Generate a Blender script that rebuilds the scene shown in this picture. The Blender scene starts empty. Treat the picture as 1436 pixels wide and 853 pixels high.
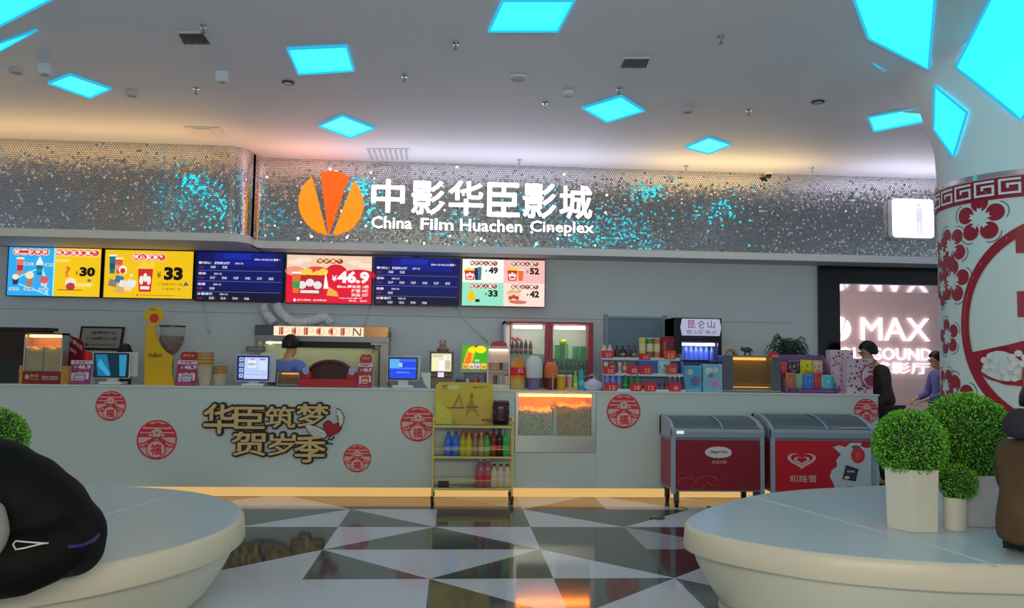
import bpy, bmesh, math, random
from mathutils import Vector, Matrix
from math import sin, cos, pi, radians as R
random.seed(7)
SC = bpy.context.scene
COL = SC.collection
IW, IH = 1436, 853
# ---------------------------------------------------------------- camera
FPX, YAW, PITCH, ROLL, EYE = 1140.0, R(4.0), R(3.8), R(.85), Vector((0, 0, 1.5))
fwd = Vector((sin(YAW)*cos(PITCH), cos(YAW)*cos(PITCH), sin(PITCH)))
rt0 = Vector((cos(YAW), -sin(YAW), 0)); up0 = rt0.cross(fwd)
rgt = rt0*cos(ROLL) + up0*sin(ROLL); upv = up0*cos(ROLL) - rt0*sin(ROLL)
cd = bpy.data.cameras.new('camera'); cam = bpy.data.objects.new('camera', cd); COL.objects.link(cam)
cam.matrix_world = Matrix(((rgt.x, upv.x, -fwd.x, EYE.x), (rgt.y, upv.y, -fwd.y, EYE.y), (rgt.z, upv.z, -fwd.z, EYE.z), (0, 0, 0, 1)))
cd.sensor_width = 36; cd.sensor_fit = 'HORIZONTAL'; cd.lens = 36*FPX/IW; cd.clip_end = 200
SC.camera = cam
def ray(x, y): return fwd + rgt*((x-IW/2)/FPX) - upv*((y-IH/2)/FPX)
def at(x, y, Y): d = ray(x, y); return EYE + d*(Y/d.y)          # point of the plane at depth Y
def atz(x, y, z): d = ray(x, y); return EYE + d*((z-EYE.z)/d.z)  # point of the level plane at height z
def bxp(x0, y0, x1, y1, Y):                                      # upright rectangle at depth Y
    ym, xm = (y0+y1)/2, (x0+x1)/2
    return at(x0, ym, Y).x, at(x1, ym, Y).x, at(xm, y1, Y).z, at(xm, y0, Y).z
# ---------------------------------------------------------------- world, lights, exposure
def lin(c): return tuple(((v/255)/12.92 if v/255 <= .04045 else ((v/255+.055)/1.055)**2.4) for v in c)
w = bpy.data.worlds.new('world'); SC.world = w; w.use_nodes = True
w.node_tree.nodes['Background'].inputs[0].default_value = (.80, .93, 1, 1)
w.node_tree.nodes['Background'].inputs[1].default_value = .40
SC.view_settings.view_transform = 'Standard'; SC.view_settings.look = 'None'
SC.view_settings.exposure = 0; SC.view_settings.gamma = 1; SC.view_settings.use_curve_mapping = False
SC.cycles.use_denoising = True
SC.cycles.sample_clamp_indirect = 4
SC.cycles.max_bounces = 8
def area(name, loc, to, sx, sy, power, color, shape='RECTANGLE'):
    l = bpy.data.lights.new(name, 'AREA'); l.shape = shape; l.size = sx; l.size_y = sy; l.energy = power; l.color = color
    o = bpy.data.objects.new(name, l); COL.objects.link(o); o.location = loc
    o.rotation_euler = (Vector(to)-Vector(loc)).to_track_quat('-Z', 'Y').to_euler(); return o
area('lobby_light', (.5, -.5, 2.4), (.3, 6, .3), 4, .8, 92, (1, .87, .64))
area('cove_light_left', (-4.7, 8.45, 3.16), (-4.7, 8.35, 3.77), 4.8, .3, 17, (1, .58, .20))
area('lettering_glow_fill', (.3, 8.96, 3.14), (.3, 8.80, 3.77), 3.4, .3, 11, (.93, .86, 1))  # added lamp, no fixture: wash of the white lettering on the ceiling
area('cove_light_amber', (3.1, 8.98, 3.24), (3.1, 8.9, 3.77), 1.9, .25, 10, (1, .66, .28))
area('restroom_sign_glow_fill', (5.5, 8.98, 3.2), (5.5, 8.88, 3.77), 2.0, .25, 8, (.95, .86, 1))  # added lamp, no fixture: wash of the restroom sign on the ceiling
area('emblem_glow_fill', (-1.75, 8.98, 3.2), (-1.75, 8.9, 3.77), .7, .25, 4, (1, .42, .26))  # added lamp, no fixture: glow of the orange emblem on the ceiling
area('portal_hall_light', (6.2, 11.3, 2.95), (6.2, 12.6, 1.5), 2.0, .4, 15, (1, .84, .82))
# ---------------------------------------------------------------- materials
MATS = {}
KD = .37
def P(rgb, rough=.55, metal=0, emit=0, trans=0, raw=False, spec=.5, coat=0, noise=0, nscale=30):
    key = (tuple(rgb), rough, metal, emit, trans, raw, spec, coat, noise, nscale)
    if key in MATS: return MATS[key]
    m = bpy.data.materials.new('material_%d' % len(MATS)); m.use_nodes = True
    nt = m.node_tree; b = nt.nodes['Principled BSDF']; l = lin(rgb)
    if not raw and not emit and not trans and not metal: q = .86/max(.86, max(l)/KD); l = tuple(v/KD*q for v in l)
    b.inputs['Base Color'].default_value = (*l, 1); b.inputs['Roughness'].default_value = rough
    b.inputs['Metallic'].default_value = metal; b.inputs['Specular IOR Level'].default_value = spec
    b.inputs['Coat Weight'].default_value = coat
    if trans: b.inputs['Transmission Weight'].default_value = trans; b.inputs['IOR'].default_value = 1.45
    if emit:
        b.inputs['Base Color'].default_value = (*(v*.15 for v in l), 1)
        b.inputs['Emission Color'].default_value = (*l, 1); b.inputs['Emission Strength'].default_value = emit
    if noise:
        tc = nt.nodes.new('ShaderNodeTexCoord'); n = nt.nodes.new('ShaderNodeTexNoise'); n.inputs['Scale'].default_value = nscale
        n.inputs['Detail'].default_value = 4
        mx = nt.nodes.new('ShaderNodeMix'); mx.data_type = 'RGBA'
        mx.inputs['A'].default_value = (*(v*(1-noise) for v in l), 1); mx.inputs['B'].default_value = (*(min(1, v*(1+noise)) for v in l), 1)
        nt.links.new(tc.outputs['Object'], n.inputs['Vector']); nt.links.new(n.outputs['Fac'], mx.inputs['Factor'])
        nt.links.new(mx.outputs['Result'], b.inputs['Base Color'])
        bp = nt.nodes.new('ShaderNodeBump'); bp.inputs['Strength'].default_value = .08
        nt.links.new(n.outputs['Fac'], bp.inputs['Height']); nt.links.new(bp.outputs['Normal'], b.inputs['Normal'])
    MATS[key] = m; return m
def E(rgb, s=1.0): return P(rgb, emit=s)
def GLASS(tint=(235, 245, 245), alpha=.12, rough=.05):
    key = ('glass', tint, alpha, rough)
    if key in MATS: return MATS[key]
    m = bpy.data.materials.new('clear_glass'); m.use_nodes = True; nt = m.node_tree
    b = nt.nodes['Principled BSDF']; out = nt.nodes['Material Output']
    b.inputs['Base Color'].default_value = (*lin(tint), 1); b.inputs['Roughness'].default_value = rough
    t = nt.nodes.new('ShaderNodeBsdfTransparent'); t.inputs[0].default_value = (*(.35+.65*v for v in lin(tint)), 1)
    mx = nt.nodes.new('ShaderNodeMixShader'); mx.inputs[0].default_value = alpha
    nt.links.new(t.outputs[0], mx.inputs[1]); nt.links.new(b.outputs[0], mx.inputs[2]); nt.links.new(mx.outputs[0], out.inputs[0])
    MATS[key] = m; return m
WHITE = P((150, 154, 152), .5); BLACK = P((12, 12, 14), .4, raw=True); STEEL = P((165, 168, 170), .32, 1); GOLD = P((206, 190, 104), .25, spec=.8)
CHROME = P((205, 208, 212), .12, 1); RED = P((120, 18, 30), .4); DGREY = P((48, 52, 58), .5)
# ---------------------------------------------------------------- mesh building
_TXT = {}
def text_data(body, bold=0.0):
    k = (body, bold)
    if k not in _TXT:
        fat = max(0, -bold); bold = max(0, bold)
        c = bpy.data.curves.new('lettering', 'FONT'); c.body = body; c.resolution_u = 2; c.offset = bold; c.fill_mode = 'FRONT'
        o = bpy.data.objects.new('lettering', c); COL.objects.link(o)
        dg = bpy.context.evaluated_depsgraph_get(); me = bpy.data.meshes.new_from_object(o.evaluated_get(dg))
        vs = [(v.co.x, v.co.y) for v in me.vertices]; fs = [tuple(p.vertices) for p in me.polygons]
        bpy.data.objects.remove(o); bpy.data.curves.remove(c); bpy.data.meshes.remove(me)
        x0 = min(v[0] for v in vs); x1 = max(v[0] for v in vs); y0 = min(v[1] for v in vs); y1 = max(v[1] for v in vs)
        if fat:
            n = len(vs); vv = []; ff = []
            for q in range(9):
                dx, dy = (0, 0) if q == 8 else (fat*cos(pi*q/4), fat*sin(pi*q/4)); vv += [(a+dx, b+dy) for a, b in vs]; ff += [tuple(i+q*n for i in f) for f in fs]
            vs, fs = vv, ff; x0 -= fat; x1 += fat; y0 -= fat; y1 += fat
        _TXT[k] = ([((a-x0)/(x1-x0), (b-y0)/(y1-y0)) for a, b in vs], fs)
    return _TXT[k]
class MB:
    def __init__(s): s.v = []; s.f = []; s.mi = []; s.mats = []; s.X = None
    def m(s, mat):
        if mat not in s.mats: s.mats.append(mat)
        return s.mats.index(mat)
    def add(s, vs, fs, mat):
        n = len(s.v); i = s.m(mat)
        s.v += [tuple(s.X(*p)) if s.X else tuple(p) for p in vs]
        for f in fs: s.f.append(tuple(n+k for k in f)); s.mi.append(i)
        return s
    def box(s, x0, x1, y0, y1, z0, z1, mat):
        vs = [(x, y, z) for z in (z0, z1) for y in (y0, y1) for x in (x0, x1)]
        return s.add(vs, [(0, 2, 3, 1), (4, 5, 7, 6), (0, 1, 5, 4), (2, 6, 7, 3), (0, 4, 6, 2), (1, 3, 7, 5)], mat)
    def lathe(s, prof, mat, cx=0, cy=0, n=20, a0=0, a1=2*pi, cap=True):
        full = abs(a1-a0-2*pi) < 1e-6; k = n if full else n+1; vs = []; fs = []
        for r, z in prof:
            for i in range(k):
                a = a0+(a1-a0)*i/n; vs.append((cx+r*cos(a), cy+r*sin(a), z))
        for j in range(len(prof)-1):
            for i in range(n):
                i2 = (i+1) % k; fs.append((j*k+i, j*k+i2, (j+1)*k+i2, (j+1)*k+i))
        if cap and full:
            if prof[0][0] > 1e-4: fs.append(tuple(range(k))[::-1])
            if prof[-1][0] > 1e-4: fs.append(tuple((len(prof)-1)*k+i for i in range(k)))
        return s.add(vs, fs, mat)
    def cyl(s, cx, cy, z0, z1, r, mat, n=16, r1=None): return s.lathe([(r, z0), (r1 or r, z1)], mat, cx, cy, n)
    def tube(s, pts, r, mat, n=8, closed=False):
        pts = [Vector(p) for p in pts]; vs = []; fs = []; N = len(pts); up = Vector((0, 0, 1))
        for i, p in enumerate(pts):
            d = (pts[(i+1) % N]-pts[i-1]) if closed else (pts[min(i+1, N-1)]-pts[max(i-1, 0)])
            d.normalize(); a = d.cross(up if abs(d.z) < .95 else Vector((1, 0, 0))).normalized(); b = d.cross(a)
            rr = r(i/(N-1)) if callable(r) else r
            for k in range(n): t = 2*pi*k/n; vs.append(tuple(p+(a*cos(t)+b*sin(t))*rr))
        for i in range(N if closed else N-1):
            for k in range(n): j = (i+1) % N; fs.append((i*n+k, i*n+(k+1) % n, j*n+(k+1) % n, j*n+k))
        if not closed: fs += [tuple(range(n))[::-1], tuple((N-1)*n+k for k in range(n))]
        return s.add(vs, fs, mat)
    def prism(s, poly, y0, y1, mat):           # outline in x,z pulled along y
        n = len(poly); vs = [(x, y0, z) for x, z in poly]+[(x, y1, z) for x, z in poly]
        return s.add(vs, [tuple(range(n)), tuple(range(n, 2*n))[::-1]]+[(i, i+n, (i+1) % n+n, (i+1) % n) for i in range(n)], mat)
    def prismx(s, poly, x0, x1, mat):          # outline in y,z pulled along x
        n = len(poly); vs = [(x0, y, z) for y, z in poly]+[(x1, y, z) for y, z in poly]
        return s.add(vs, [tuple(range(n)), tuple(range(n, 2*n))[::-1]]+[(i, i+n, (i+1) % n+n, (i+1) % n) for i in range(n)], mat)
    def prismz(s, poly, z0, z1, mat):
        n = len(poly); vs = [(x, y, z0) for x, y in poly]+[(x, y, z1) for x, y in poly]
        return s.add(vs, [tuple(range(n))[::-1], tuple(range(n, 2*n))]+[(i, (i+1) % n, (i+1) % n+n, i+n) for i in range(n)], mat)
    def sph(s, c, r, mat, nu=14, nv=9):
        r = (r, r, r) if not hasattr(r, '__len__') else r; vs = [(c[0], c[1], c[2]-r[2])]; fs = []
        for j in range(1, nv):
            t = -pi/2+pi*j/nv
            for i in range(nu): a = 2*pi*i/nu; vs.append((c[0]+r[0]*cos(t)*cos(a), c[1]+r[1]*cos(t)*sin(a), c[2]+r[2]*sin(t)))
        vs.append((c[0], c[1], c[2]+r[2])); L = len(vs)-1
        for i in range(nu):
            fs.append((0, 1+(i+1) % nu, 1+i)); fs.append((L, L-nu+i, L-nu+(i+1) % nu))
            for j in range(nv-2): a = 1+j*nu; fs.append((a+i, a+(i+1) % nu, a+nu+(i+1) % nu, a+nu+i))
        return s.add(vs, fs, mat)
    def letters(s, body, x0, x1, z0, z1, y, depth, mat, bold=0.02, side=None):   # solid letters facing -y
        vs, fs = text_data(body, bold); n = len(vs); ec = {}
        k9 = n//9 if bold < 0 else n; P0 = [(x0+(x1-x0)*a, y-depth-.0003*(i//k9), z0+(z1-z0)*b) for i, (a, b) in enumerate(vs)]; P1 = [(p[0], y, p[2]) for p in P0]
        for f in fs:
            for i in range(len(f)):
                e = (f[i], f[(i+1) % len(f)])
                if (e[1], e[0]) in ec: ec.pop((e[1], e[0]))
                else: ec[e] = 1
        if side: s.add(P0, fs, mat); return s.add(P0+P1, [(a, a+n, b+n, b) for a, b in ec], side)
        return s.add(P0+P1, list(fs)+[(a, a+n, b+n, b) for a, b in ec], mat)
    def build(s, name, parent=None, smooth=None, bevel=0, mods=None, fix=True, wn=False):
        me = bpy.data.meshes.new(name); off = Vector((0, 0, 0)); p = parent
        while p is not None: off += p.location; p = p.parent
        me.from_pydata([tuple(Vector(v)-off) for v in s.v], [], s.f)
        for mt in s.mats: me.materials.append(mt)
        me.polygons.foreach_set('material_index', s.mi)
        if fix:
            b = bmesh.new(); b.from_mesh(me); bmesh.ops.recalc_face_normals(b, faces=b.faces); b.to_mesh(me); b.free()
        if smooth is not None:
            me.polygons.foreach_set('use_smooth', [True]*len(me.polygons))
            if smooth > 0: me.set_sharp_from_angle(angle=R(smooth))
        me.update(); o = bpy.data.objects.new(name, me); COL.objects.link(o)
        if parent is not None: o.parent = parent
        if bevel:
            md = o.modifiers.new('edge', 'BEVEL'); md.width = bevel; md.segments = 2; md.limit_method = 'ANGLE'; md.angle_limit = R(40)
        return o
class Flat:                                     # flat print, layer over layer
    def __init__(s, mb, fn, step=.0007): s.mb = mb; s.fn = fn; s.d = 0; s.step = step
    def lay(s): s.d += s.step
    def poly(s, pts, mat): s.lay(); s.mb.add([s.fn(u, v, s.d) for u, v in pts], [tuple(range(len(pts)))], mat); return s
    def rect(s, u0, v0, u1, v1, mat, n=1):
        s.lay(); vs = []; fs = []
        for i in range(n+1):
            u = u0+(u1-u0)*i/n; vs += [s.fn(u, v0, s.d), s.fn(u, v1, s.d)]
        for i in range(n): fs.append((2*i, 2*i+2, 2*i+3, 2*i+1))
        s.mb.add(vs, fs, mat); return s
    def disc(s, cu, cv, ru, rv, mat, n=24, a0=0, a1=2*pi, hole=0):
        s.lay(); vs = []; fs = []
        rings = [max(hole, .0), 1.0] if hole else [0.0, .5, 1.0]
        for k in rings:
            for i in range(n+1): a = a0+(a1-a0)*i/n; vs.append(s.fn(cu+ru*k*cos(a), cv+rv*k*sin(a), s.d))
        for j in range(len(rings)-1):
            for i in range(n): b = j*(n+1)+i; fs.append((b, b+1, b+n+2, b+n+1))
        s.mb.add(vs, fs, mat); return s
    def text(s, body, u0, v0, u1, v1, mat, bold=.012):
        s.lay(); vs, fs = text_data(body, bold); s.mb.add([s.fn(u0+(u1-u0)*a, v0+(v1-v0)*b, s.d) for a, b in vs], fs, mat); return s
def plane(x0, x1, z0, z1, y): return lambda u, v, d: (x0+(x1-x0)*u, y-d, z0+(z1-z0)*v)
def tag(o, label, cat, group=None):
    o['label'] = label; o['category'] = cat
    if group: o['group'] = group
    return o
def thing(name, label, cat, loc=(0, 0, 0), rz=0, group=None):
    o = bpy.data.objects.new(name, None); COL.objects.link(o); o.empty_display_size = .05
    o.location = loc; o.rotation_euler = (0, 0, rz); return tag(o, label, cat, group)
def dup(root, loc, rz=None, label=None, group=None, scale=None):
    r = root.copy(); COL.objects.link(r); r.location = loc
    if rz is not None: r.rotation_euler = (0, 0, rz)
    if scale: r.scale = scale if hasattr(scale, '__len__') else (scale,)*3
    if label: r['label'] = label
    if group: r['group'] = group
    for ch in list(root.children):
        c = ch.copy(); COL.objects.link(c); c.parent = r
        for g in list(ch.children): d = g.copy(); COL.objects.link(d); d.parent = c
    return r
def struct(o): o['kind'] = 'structure'; return o
def rrect(x0, x1, z0, z1, r, n=5):
    p = []
    for cx, cz, a in ((x1-r, z0+r, -pi/2), (x1-r, z1-r, 0), (x0+r, z1-r, pi/2), (x0+r, z0+r, pi)):
        p += [(cx+r*cos(a+pi/2*i/n), cz+r*sin(a+pi/2*i/n)) for i in range(n+1)]
    return p
# ================================================================ THE SETTING
CZ, WY, FY, LY, CY0, CY1 = 3.765, 9.9, 9.45, 8.95, 8.78, 9.22   # ceiling, back wall, fascia, fascia left lobe, counter front and back
ZC = at(720, 547, CY0).z
# floor of triangle-split tiles
def floor_tiles():
    m = MB()
    light = P((150, 155, 166), .09, spec=.45); mid = P((104, 109, 116), .09, spec=.6); dark = P((50, 54, 55), .08, spec=.7); dk2 = P((32, 33, 36), .08, spec=.7)
    S, X0, Y0 = .8455, -.985, 8.17
    L, D, N, G = light, dark, mid, dk2
    known = {(-1, 0): ('\\', L, D), (0, 0): ('\\', D, D), (1, 0): ('\\', D, N), (2, 0): ('/', L, D), (3, 0): ('\\', L, D), (-2, 0): ('/', D, L),
             (-1, 1): ('/', D, L), (0, 1): ('\\', D, L), (1, 1): ('\\', D, D), (2, 1): ('\\', L, D), (3, 1): ('/', D, L),
             (-1, 2): ('/', G, G), (0, 2): ('/', L, D), (1, 2): ('\\', D, L), (2, 2): ('/', D, D), (3, 2): ('\\', N, G),
             (-1, 3): ('/', G, L), (0, 3): ('\\', D, L), (1, 3): ('/', L, D), (2, 3): ('\\', L, D), (3, 3): ('/', G, L),
             (-1, 4): ('/', L, L), (0, 4): ('\\', L, L), (1, 4): ('\\', D, L), (2, 4): ('/', D, L), (3, 4): ('\\', D, L)}
    rnd = random.Random(3)
    for i in range(-9, 13):
        for j in range(-6, 16):
            x0, x1 = X0+S*i, X0+S*(i+1); y1, y0 = Y0-S*(j-1), Y0-S*j
            k, a, b = known.get((i, j)) or (rnd.choice('/\\'), *rnd.choice([(L, D), (D, L), (L, D), (D, D), (L, L)]))
            if k == '/':   # a = far-left half, b = near-right half
                m.add([(x0, y0, 0), (x0, y1, 0), (x1, y1, 0)], [(0, 2, 1)], a); m.add([(x0, y0, 0), (x1, y0, 0), (x1, y1, 0)], [(0, 1, 2)], b)
            else:          # a = near-left half, b = far-right half
                m.add([(x0, y0, 0), (x0, y1, 0), (x1, y0, 0)], [(0, 2, 1)], a); m.add([(x1, y0, 0), (x1, y1, 0), (x0, y1, 0)], [(0, 1, 2)], b)
    o = m.build('floor', fix=False); return struct(o)
floor_tiles()
CEIL = P((150, 153, 160), .6)
WALLM = P((144, 151, 156), .6)
struct(MB().box(-9, 11, -5, 14, CZ, CZ+.1, CEIL).build('ceiling'))
PX0 = at(1147, 480, WY).x; PX1 = at(1176, 480, WY).x; PXR = PX0+3.1
# back wall with panel joints (left of the portal) and the wall beyond the portal
m = MB().box(-9, PX0, WY, WY+.15, 0, CZ, WALLM)
for a, b in (((-9, 2.02), (PX0, 2.02)),): m.box(a[0], 4.2, WY-.0015, WY, 1.985, 1.992, P((96, 102, 104)))
for x, z0, z1, dx in ((at(155, 445, WY).x, 2.0, 2.14, .12), (at(985, 390, WY).x, 2.52, 2.66, .2)):
    m.add([(x-dx, WY-.001, z0), (x-dx+.008, WY-.001, z0), (x+.008+dx*.4, WY-.001, z1), (x+dx*.4, WY-.001, z1)], [(0, 1, 2, 3)], P((104, 110, 112)))
struct(m.build('wall_back'))
struct(MB().box(PX0, PXR, WY, WY+.15, 2.95, CZ, WALLM).build('wall_above_portal'))
struct(MB().box(PXR, 11, WY, WY+.15, 0, CZ, WALLM).build('wall_right'))
struct(MB().box(PX0-.3, PXR+.6, 13.2, 13.3, 0, CZ, P((190, 164, 160), .55)).build('wall_hall'))
# fascia of round sequins
def sequin():
    m = bpy.data.materials.new('round_sequins'); m.use_nodes = True; nt = m.node_tree; N = nt.nodes; Lk = nt.links; b = N['Principled BSDF']
    def math_(op, a, c=None):
        n = N.new('ShaderNodeMath'); n.operation = op
        for i, q in enumerate((a, c)):
            if q is None: continue
            if isinstance(q, (int, float)): n.inputs[i].default_value = q
            else: Lk.new(q, n.inputs[i])
        return n.outputs[0]
    uv = N.new('ShaderNodeUVMap'); sp = N.new('ShaderNodeSeparateXYZ'); Lk.new(uv.outputs[0], sp.inputs[0])
    s = .027; v = math_('DIVIDE', sp.outputs[1], s*.866); row = math_('FLOOR', v)
    u = math_('ADD', math_('DIVIDE', sp.outputs[0], s), math_('MULTIPLY', math_('MODULO', row, 2), .5)); cl = math_('FLOOR', u)
    lu = math_('SUBTRACT', math_('FRACT', u), .5); lv = math_('MULTIPLY', math_('SUBTRACT', math_('FRACT', v), .5), .866)
    dist = math_('SQRT', math_('ADD', math_('MULTIPLY', lu, lu), math_('MULTIPLY', lv, lv)))
    disc = math_('LESS_THAN', dist, .45)
    cb = N.new('ShaderNodeCombineXYZ'); Lk.new(cl, cb.inputs[0]); Lk.new(row, cb.inputs[1])
    wn = N.new('ShaderNodeTexWhiteNoise'); wn.noise_dimensions = '2D'; Lk.new(cb.outputs[0], wn.inputs['Vector'])
    sub = N.new('ShaderNodeVectorMath'); sub.operation = 'SUBTRACT'; Lk.new(wn.outputs['Color'], sub.inputs[0]); sub.inputs[1].default_value = (.5, .5, .5)
    sc = N.new('ShaderNodeVectorMath'); sc.operation = 'SCALE'; Lk.new(sub.outputs[0], sc.inputs[0]); w2 = N.new('ShaderNodeTexWhiteNoise'); w2.noise_dimensions = '3D'; Lk.new(wn.outputs['Color'], w2.inputs['Vector'])
    tl = math_('ADD', .05, math_('MULTIPLY', math_('POWER', w2.outputs['Value'], 6), .45)); Lk.new(tl, sc.inputs['Scale'])
    ge = N.new('ShaderNodeNewGeometry'); ad = N.new('ShaderNodeVectorMath'); Lk.new(ge.outputs['Normal'], ad.inputs[0]); Lk.new(sc.outputs[0], ad.inputs[1])
    nm = N.new('ShaderNodeVectorMath'); nm.operation = 'NORMALIZE'; Lk.new(ad.outputs[0], nm.inputs[0]); Lk.new(nm.outputs[0], b.inputs['Normal'])
    mx = N.new('ShaderNodeMix'); mx.data_type = 'RGBA'; mx.inputs['A'].default_value = (.05, .042, .035, 1); mx.inputs['B'].default_value = (.84, .83, .82, 1)
    Lk.new(disc, mx.inputs['Factor']); Lk.new(mx.outputs['Result'], b.inputs['Base Color']); Lk.new(disc, b.inputs['Metallic'])
    b.inputs['Roughness'].default_value = .07
    return m
SEQ = sequin()
def fascia_path():
    p = [(-9, LY), (-2.52, LY)]
    for i in range(1, 9): a = -pi/2+pi/2*i/8; p.append((-2.52+.22*cos(a), LY+.22+.22*sin(a)))
    q0 = (p[-1][0], FY-.12)
    for i in range(0, 7): a = pi-pi/2*i/6; p.append((q0[0]+.12+.12*cos(a), FY-.12+.12*sin(a)))
    p.append((9.5, FY)); return p
FP = fascia_path(); FZ0 = 2.80
def strip(name, path, z0, z1, mat, uv=True):
    vs = []; fs = []; acc = 0; uvs = []
    for i, (x, y) in enumerate(path):
        if i: acc += math.hypot(x-path[i-1][0], y-path[i-1][1])
        vs += [(x, y, z0), (x, y, z1)]; uvs.append(acc)
    for i in range(len(path)-1): fs.append((2*i, 2*i+2, 2*i+3, 2*i+1))
    n = len(vs); vs += [(x, y+.06, z) for x, y, z in vs]      # a board with thickness
    fs += [(n+2*i, n+2*i+1, n+2*i+3, n+2*i+2) for i in range(len(path)-1)]
    fs += [(2*i, n+2*i, n+2*i+2, 2*i+2) for i in range(len(path)-1)]
    me = bpy.data.meshes.new(name); me.from_pydata(vs, [], fs); me.materials.append(mat)
    ul = me.uv_layers.new(name='UVMap')
    for lp in me.loops:
        k = lp.vertex_index % n; ul.data[lp.index].uv = (uvs[k//2], vs[k][2])
    me.polygons.foreach_set('use_smooth', [True]*len(me.polygons)); me.set_sharp_from_angle(angle=R(35))
    o = bpy.data.objects.new(name, me); COL.objects.link(o); return struct(o)
strip('wall_fascia', FP, FZ0, CZ-.004, SEQ)
# white ledge under the sequins with its soffit
TP = [(x+(.03 if i > 1 and i < 10 else 0), y-.03) for i, (x, y) in enumerate(FP)]
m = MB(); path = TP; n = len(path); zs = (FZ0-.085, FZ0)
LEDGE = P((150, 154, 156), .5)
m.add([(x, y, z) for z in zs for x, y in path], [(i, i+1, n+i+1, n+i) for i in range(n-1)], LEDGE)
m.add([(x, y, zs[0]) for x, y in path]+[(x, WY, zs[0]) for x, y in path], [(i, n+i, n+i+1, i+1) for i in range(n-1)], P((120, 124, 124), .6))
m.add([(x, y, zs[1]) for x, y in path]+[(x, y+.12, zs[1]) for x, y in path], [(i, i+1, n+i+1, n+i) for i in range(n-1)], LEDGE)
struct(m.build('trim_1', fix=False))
# counter
CM = P((140, 148, 146), .34, spec=.4); cxL, cxR = -6.6, at(1232, 600, CY0).x
PD = bxp(722, 549, 836, 635, CY0)       # the popcorn bay in the counter front
ct = thing('service_counter', 'long white service counter with a glowing amber plinth in front of the menu screens', 'counter', (0, (CY0+CY1)/2, 0))
zk = .112
m = MB()
m.box(cxL, PD[0], CY0, CY1, zk, ZC-.02, CM); m.box(PD[1], cxR, CY0, CY1, zk, ZC-.02, CM); m.box(PD[0], PD[1], CY0, CY1, zk, PD[2], CM)
m.box(PD[0], PD[1], CY1-.03, CY1, PD[2], ZC-.02, CM)
m.build('body', ct, bevel=.004)
MB().box(cxL, cxR+.012, CY0-.012, CY1, ZC-.02, ZC, P((150, 160, 158), .25)).build('counter_top', ct, bevel=.003)
MB().box(cxL, cxR-.05, 8.87, CY1-.02, 0, zk, P((150, 120, 80), .4)).build('plinth', ct)
MB().box(cxL, cxR-.06, 8.862, 8.87, .004, zk-.012, E((240, 192, 118), .8)).build('light_strip', ct)
# ================================================================ portal to the hall
PT = bxp(1147, 372, 1176, 398, WY-.05); zlin, zpt = PT[2], PT[3]
pt = thing('hall_portal', 'black glossy portal framing the way into the hall with the glowing lettering', 'portal', (PX0+1.5, WY, 0))
GB = P((10, 11, 22), .14, raw=True)
m = MB(); m.box(PX0, PX1, WY-.05, WY+.95, 0, zpt, GB).build('jamb', pt); MB().box(PXR-.3, PXR, WY-.05, WY+.95, 0, zpt, GB).build('jamb', pt)
MB().box(PX1, PXR-.3, WY-.05, WY+.95, zlin+.01, zpt, GB).build('lintel', pt)
MB().box(PX1, PXR-.3, WY-.03, WY+.95, zlin, zlin+.01, P((170, 165, 170), .06, 1)).build('mirror_soffit', pt)
HY = 13.18
hs = thing('hall_sign', 'glowing white wall lettering seen through the black portal', 'sign', (6.4, HY, 1.5))
LW = E((250, 240, 255), 1.5)
x0, x1, z0, z1 = bxp(1207, 446, 1303, 478, HY); MB().letters('MAX', x0, x1, z0, z1, HY, .03, LW, 0).build('lettering', hs)
x0, x1, z0, z1 = bxp(1160, 488, 1306, 505, HY); MB().letters('HOLOSOUND', x0, x1, z0, z1, HY, .03, LW, .004).build('lettering', hs)
x0, x1, z0, z1 = bxp(1166, 508, 1303, 524, HY); MB().letters('沉浸式影厅', x0, x1, z0, z1, HY, .03, LW, 0).build('lettering', hs)
def fan_logo(name, parent, cx, cz, r, y, d, mats):
    def wedge(a0, a1, foot, mat, rr=1.0):
        p = [(cx+r*foot[0], cz+r*foot[1])]
        p += [(cx+r*rr*cos(a0+(a1-a0)*i/12), cz+r*rr*sin(a0+(a1-a0)*i/12)) for i in range(13)]
        return MB().prism(p, y-d, y, mat)
    wedge(R(270), R(128), (-.12, -.98), mats[0]).build('left_blade', parent)
    wedge(R(110), R(59), (-.06, -.97), mats[1]).build('middle_blade', parent)
    wedge(R(46), R(-80), (.10, -.98), mats[0]).build('right_blade', parent)
x0, x1, z0, z1 = bxp(1153, 445, 1198, 478, HY); fan_logo('logo', hs, (x0+x1)/2, (z0+z1)/2, (z1-z0)/2*1.05, HY, .03, (LW, LW))
# ================================================================ tree columns
CCY = 5.75; CC = at(1442, 480, CCY); CR = .582
PROF = [(.503, CR), (2.95, CR), (3.17, .595), (3.35, .65), (3.5, .69), (3.6, .74), (3.68, .79), (3.725, .86), (3.748, 1.0), (3.758, 1.22), (3.764, 1.6)]
def prof_r(z):
    for (a, ra), (b, rb) in zip(PROF, PROF[1:]):
        if a <= z <= b: return ra+(rb-ra)*(z-a)/(b-a)
    return 9
def flare_hit(x, y, c):
    d = ray(x, y); t = 2.0
    while t < 9:
        p = EYE+d*t
        if p.z >= CZ or math.hypot(p.x-c.x, p.y-c.y) <= prof_r(p.z): return p
        t += .004
    return p
FLM = P((150, 153, 158), .5)
def tree_column(c, num):
    m = MB().lathe([(r, z) for z, r in PROF], FLM, c.x, c.y, 72, cap=False)
    return struct(m.build('wall_column_%s' % num, smooth=50))
tree_column(CC, 'right'); LC = Vector((-4.5, 5.6, 0)); tree_column(LC, 'left')
CYAN = E((36, 234, 250), 2.2); CYR = P((40, 150, 185), .4); CYED = E((40, 190, 235), .9)
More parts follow.
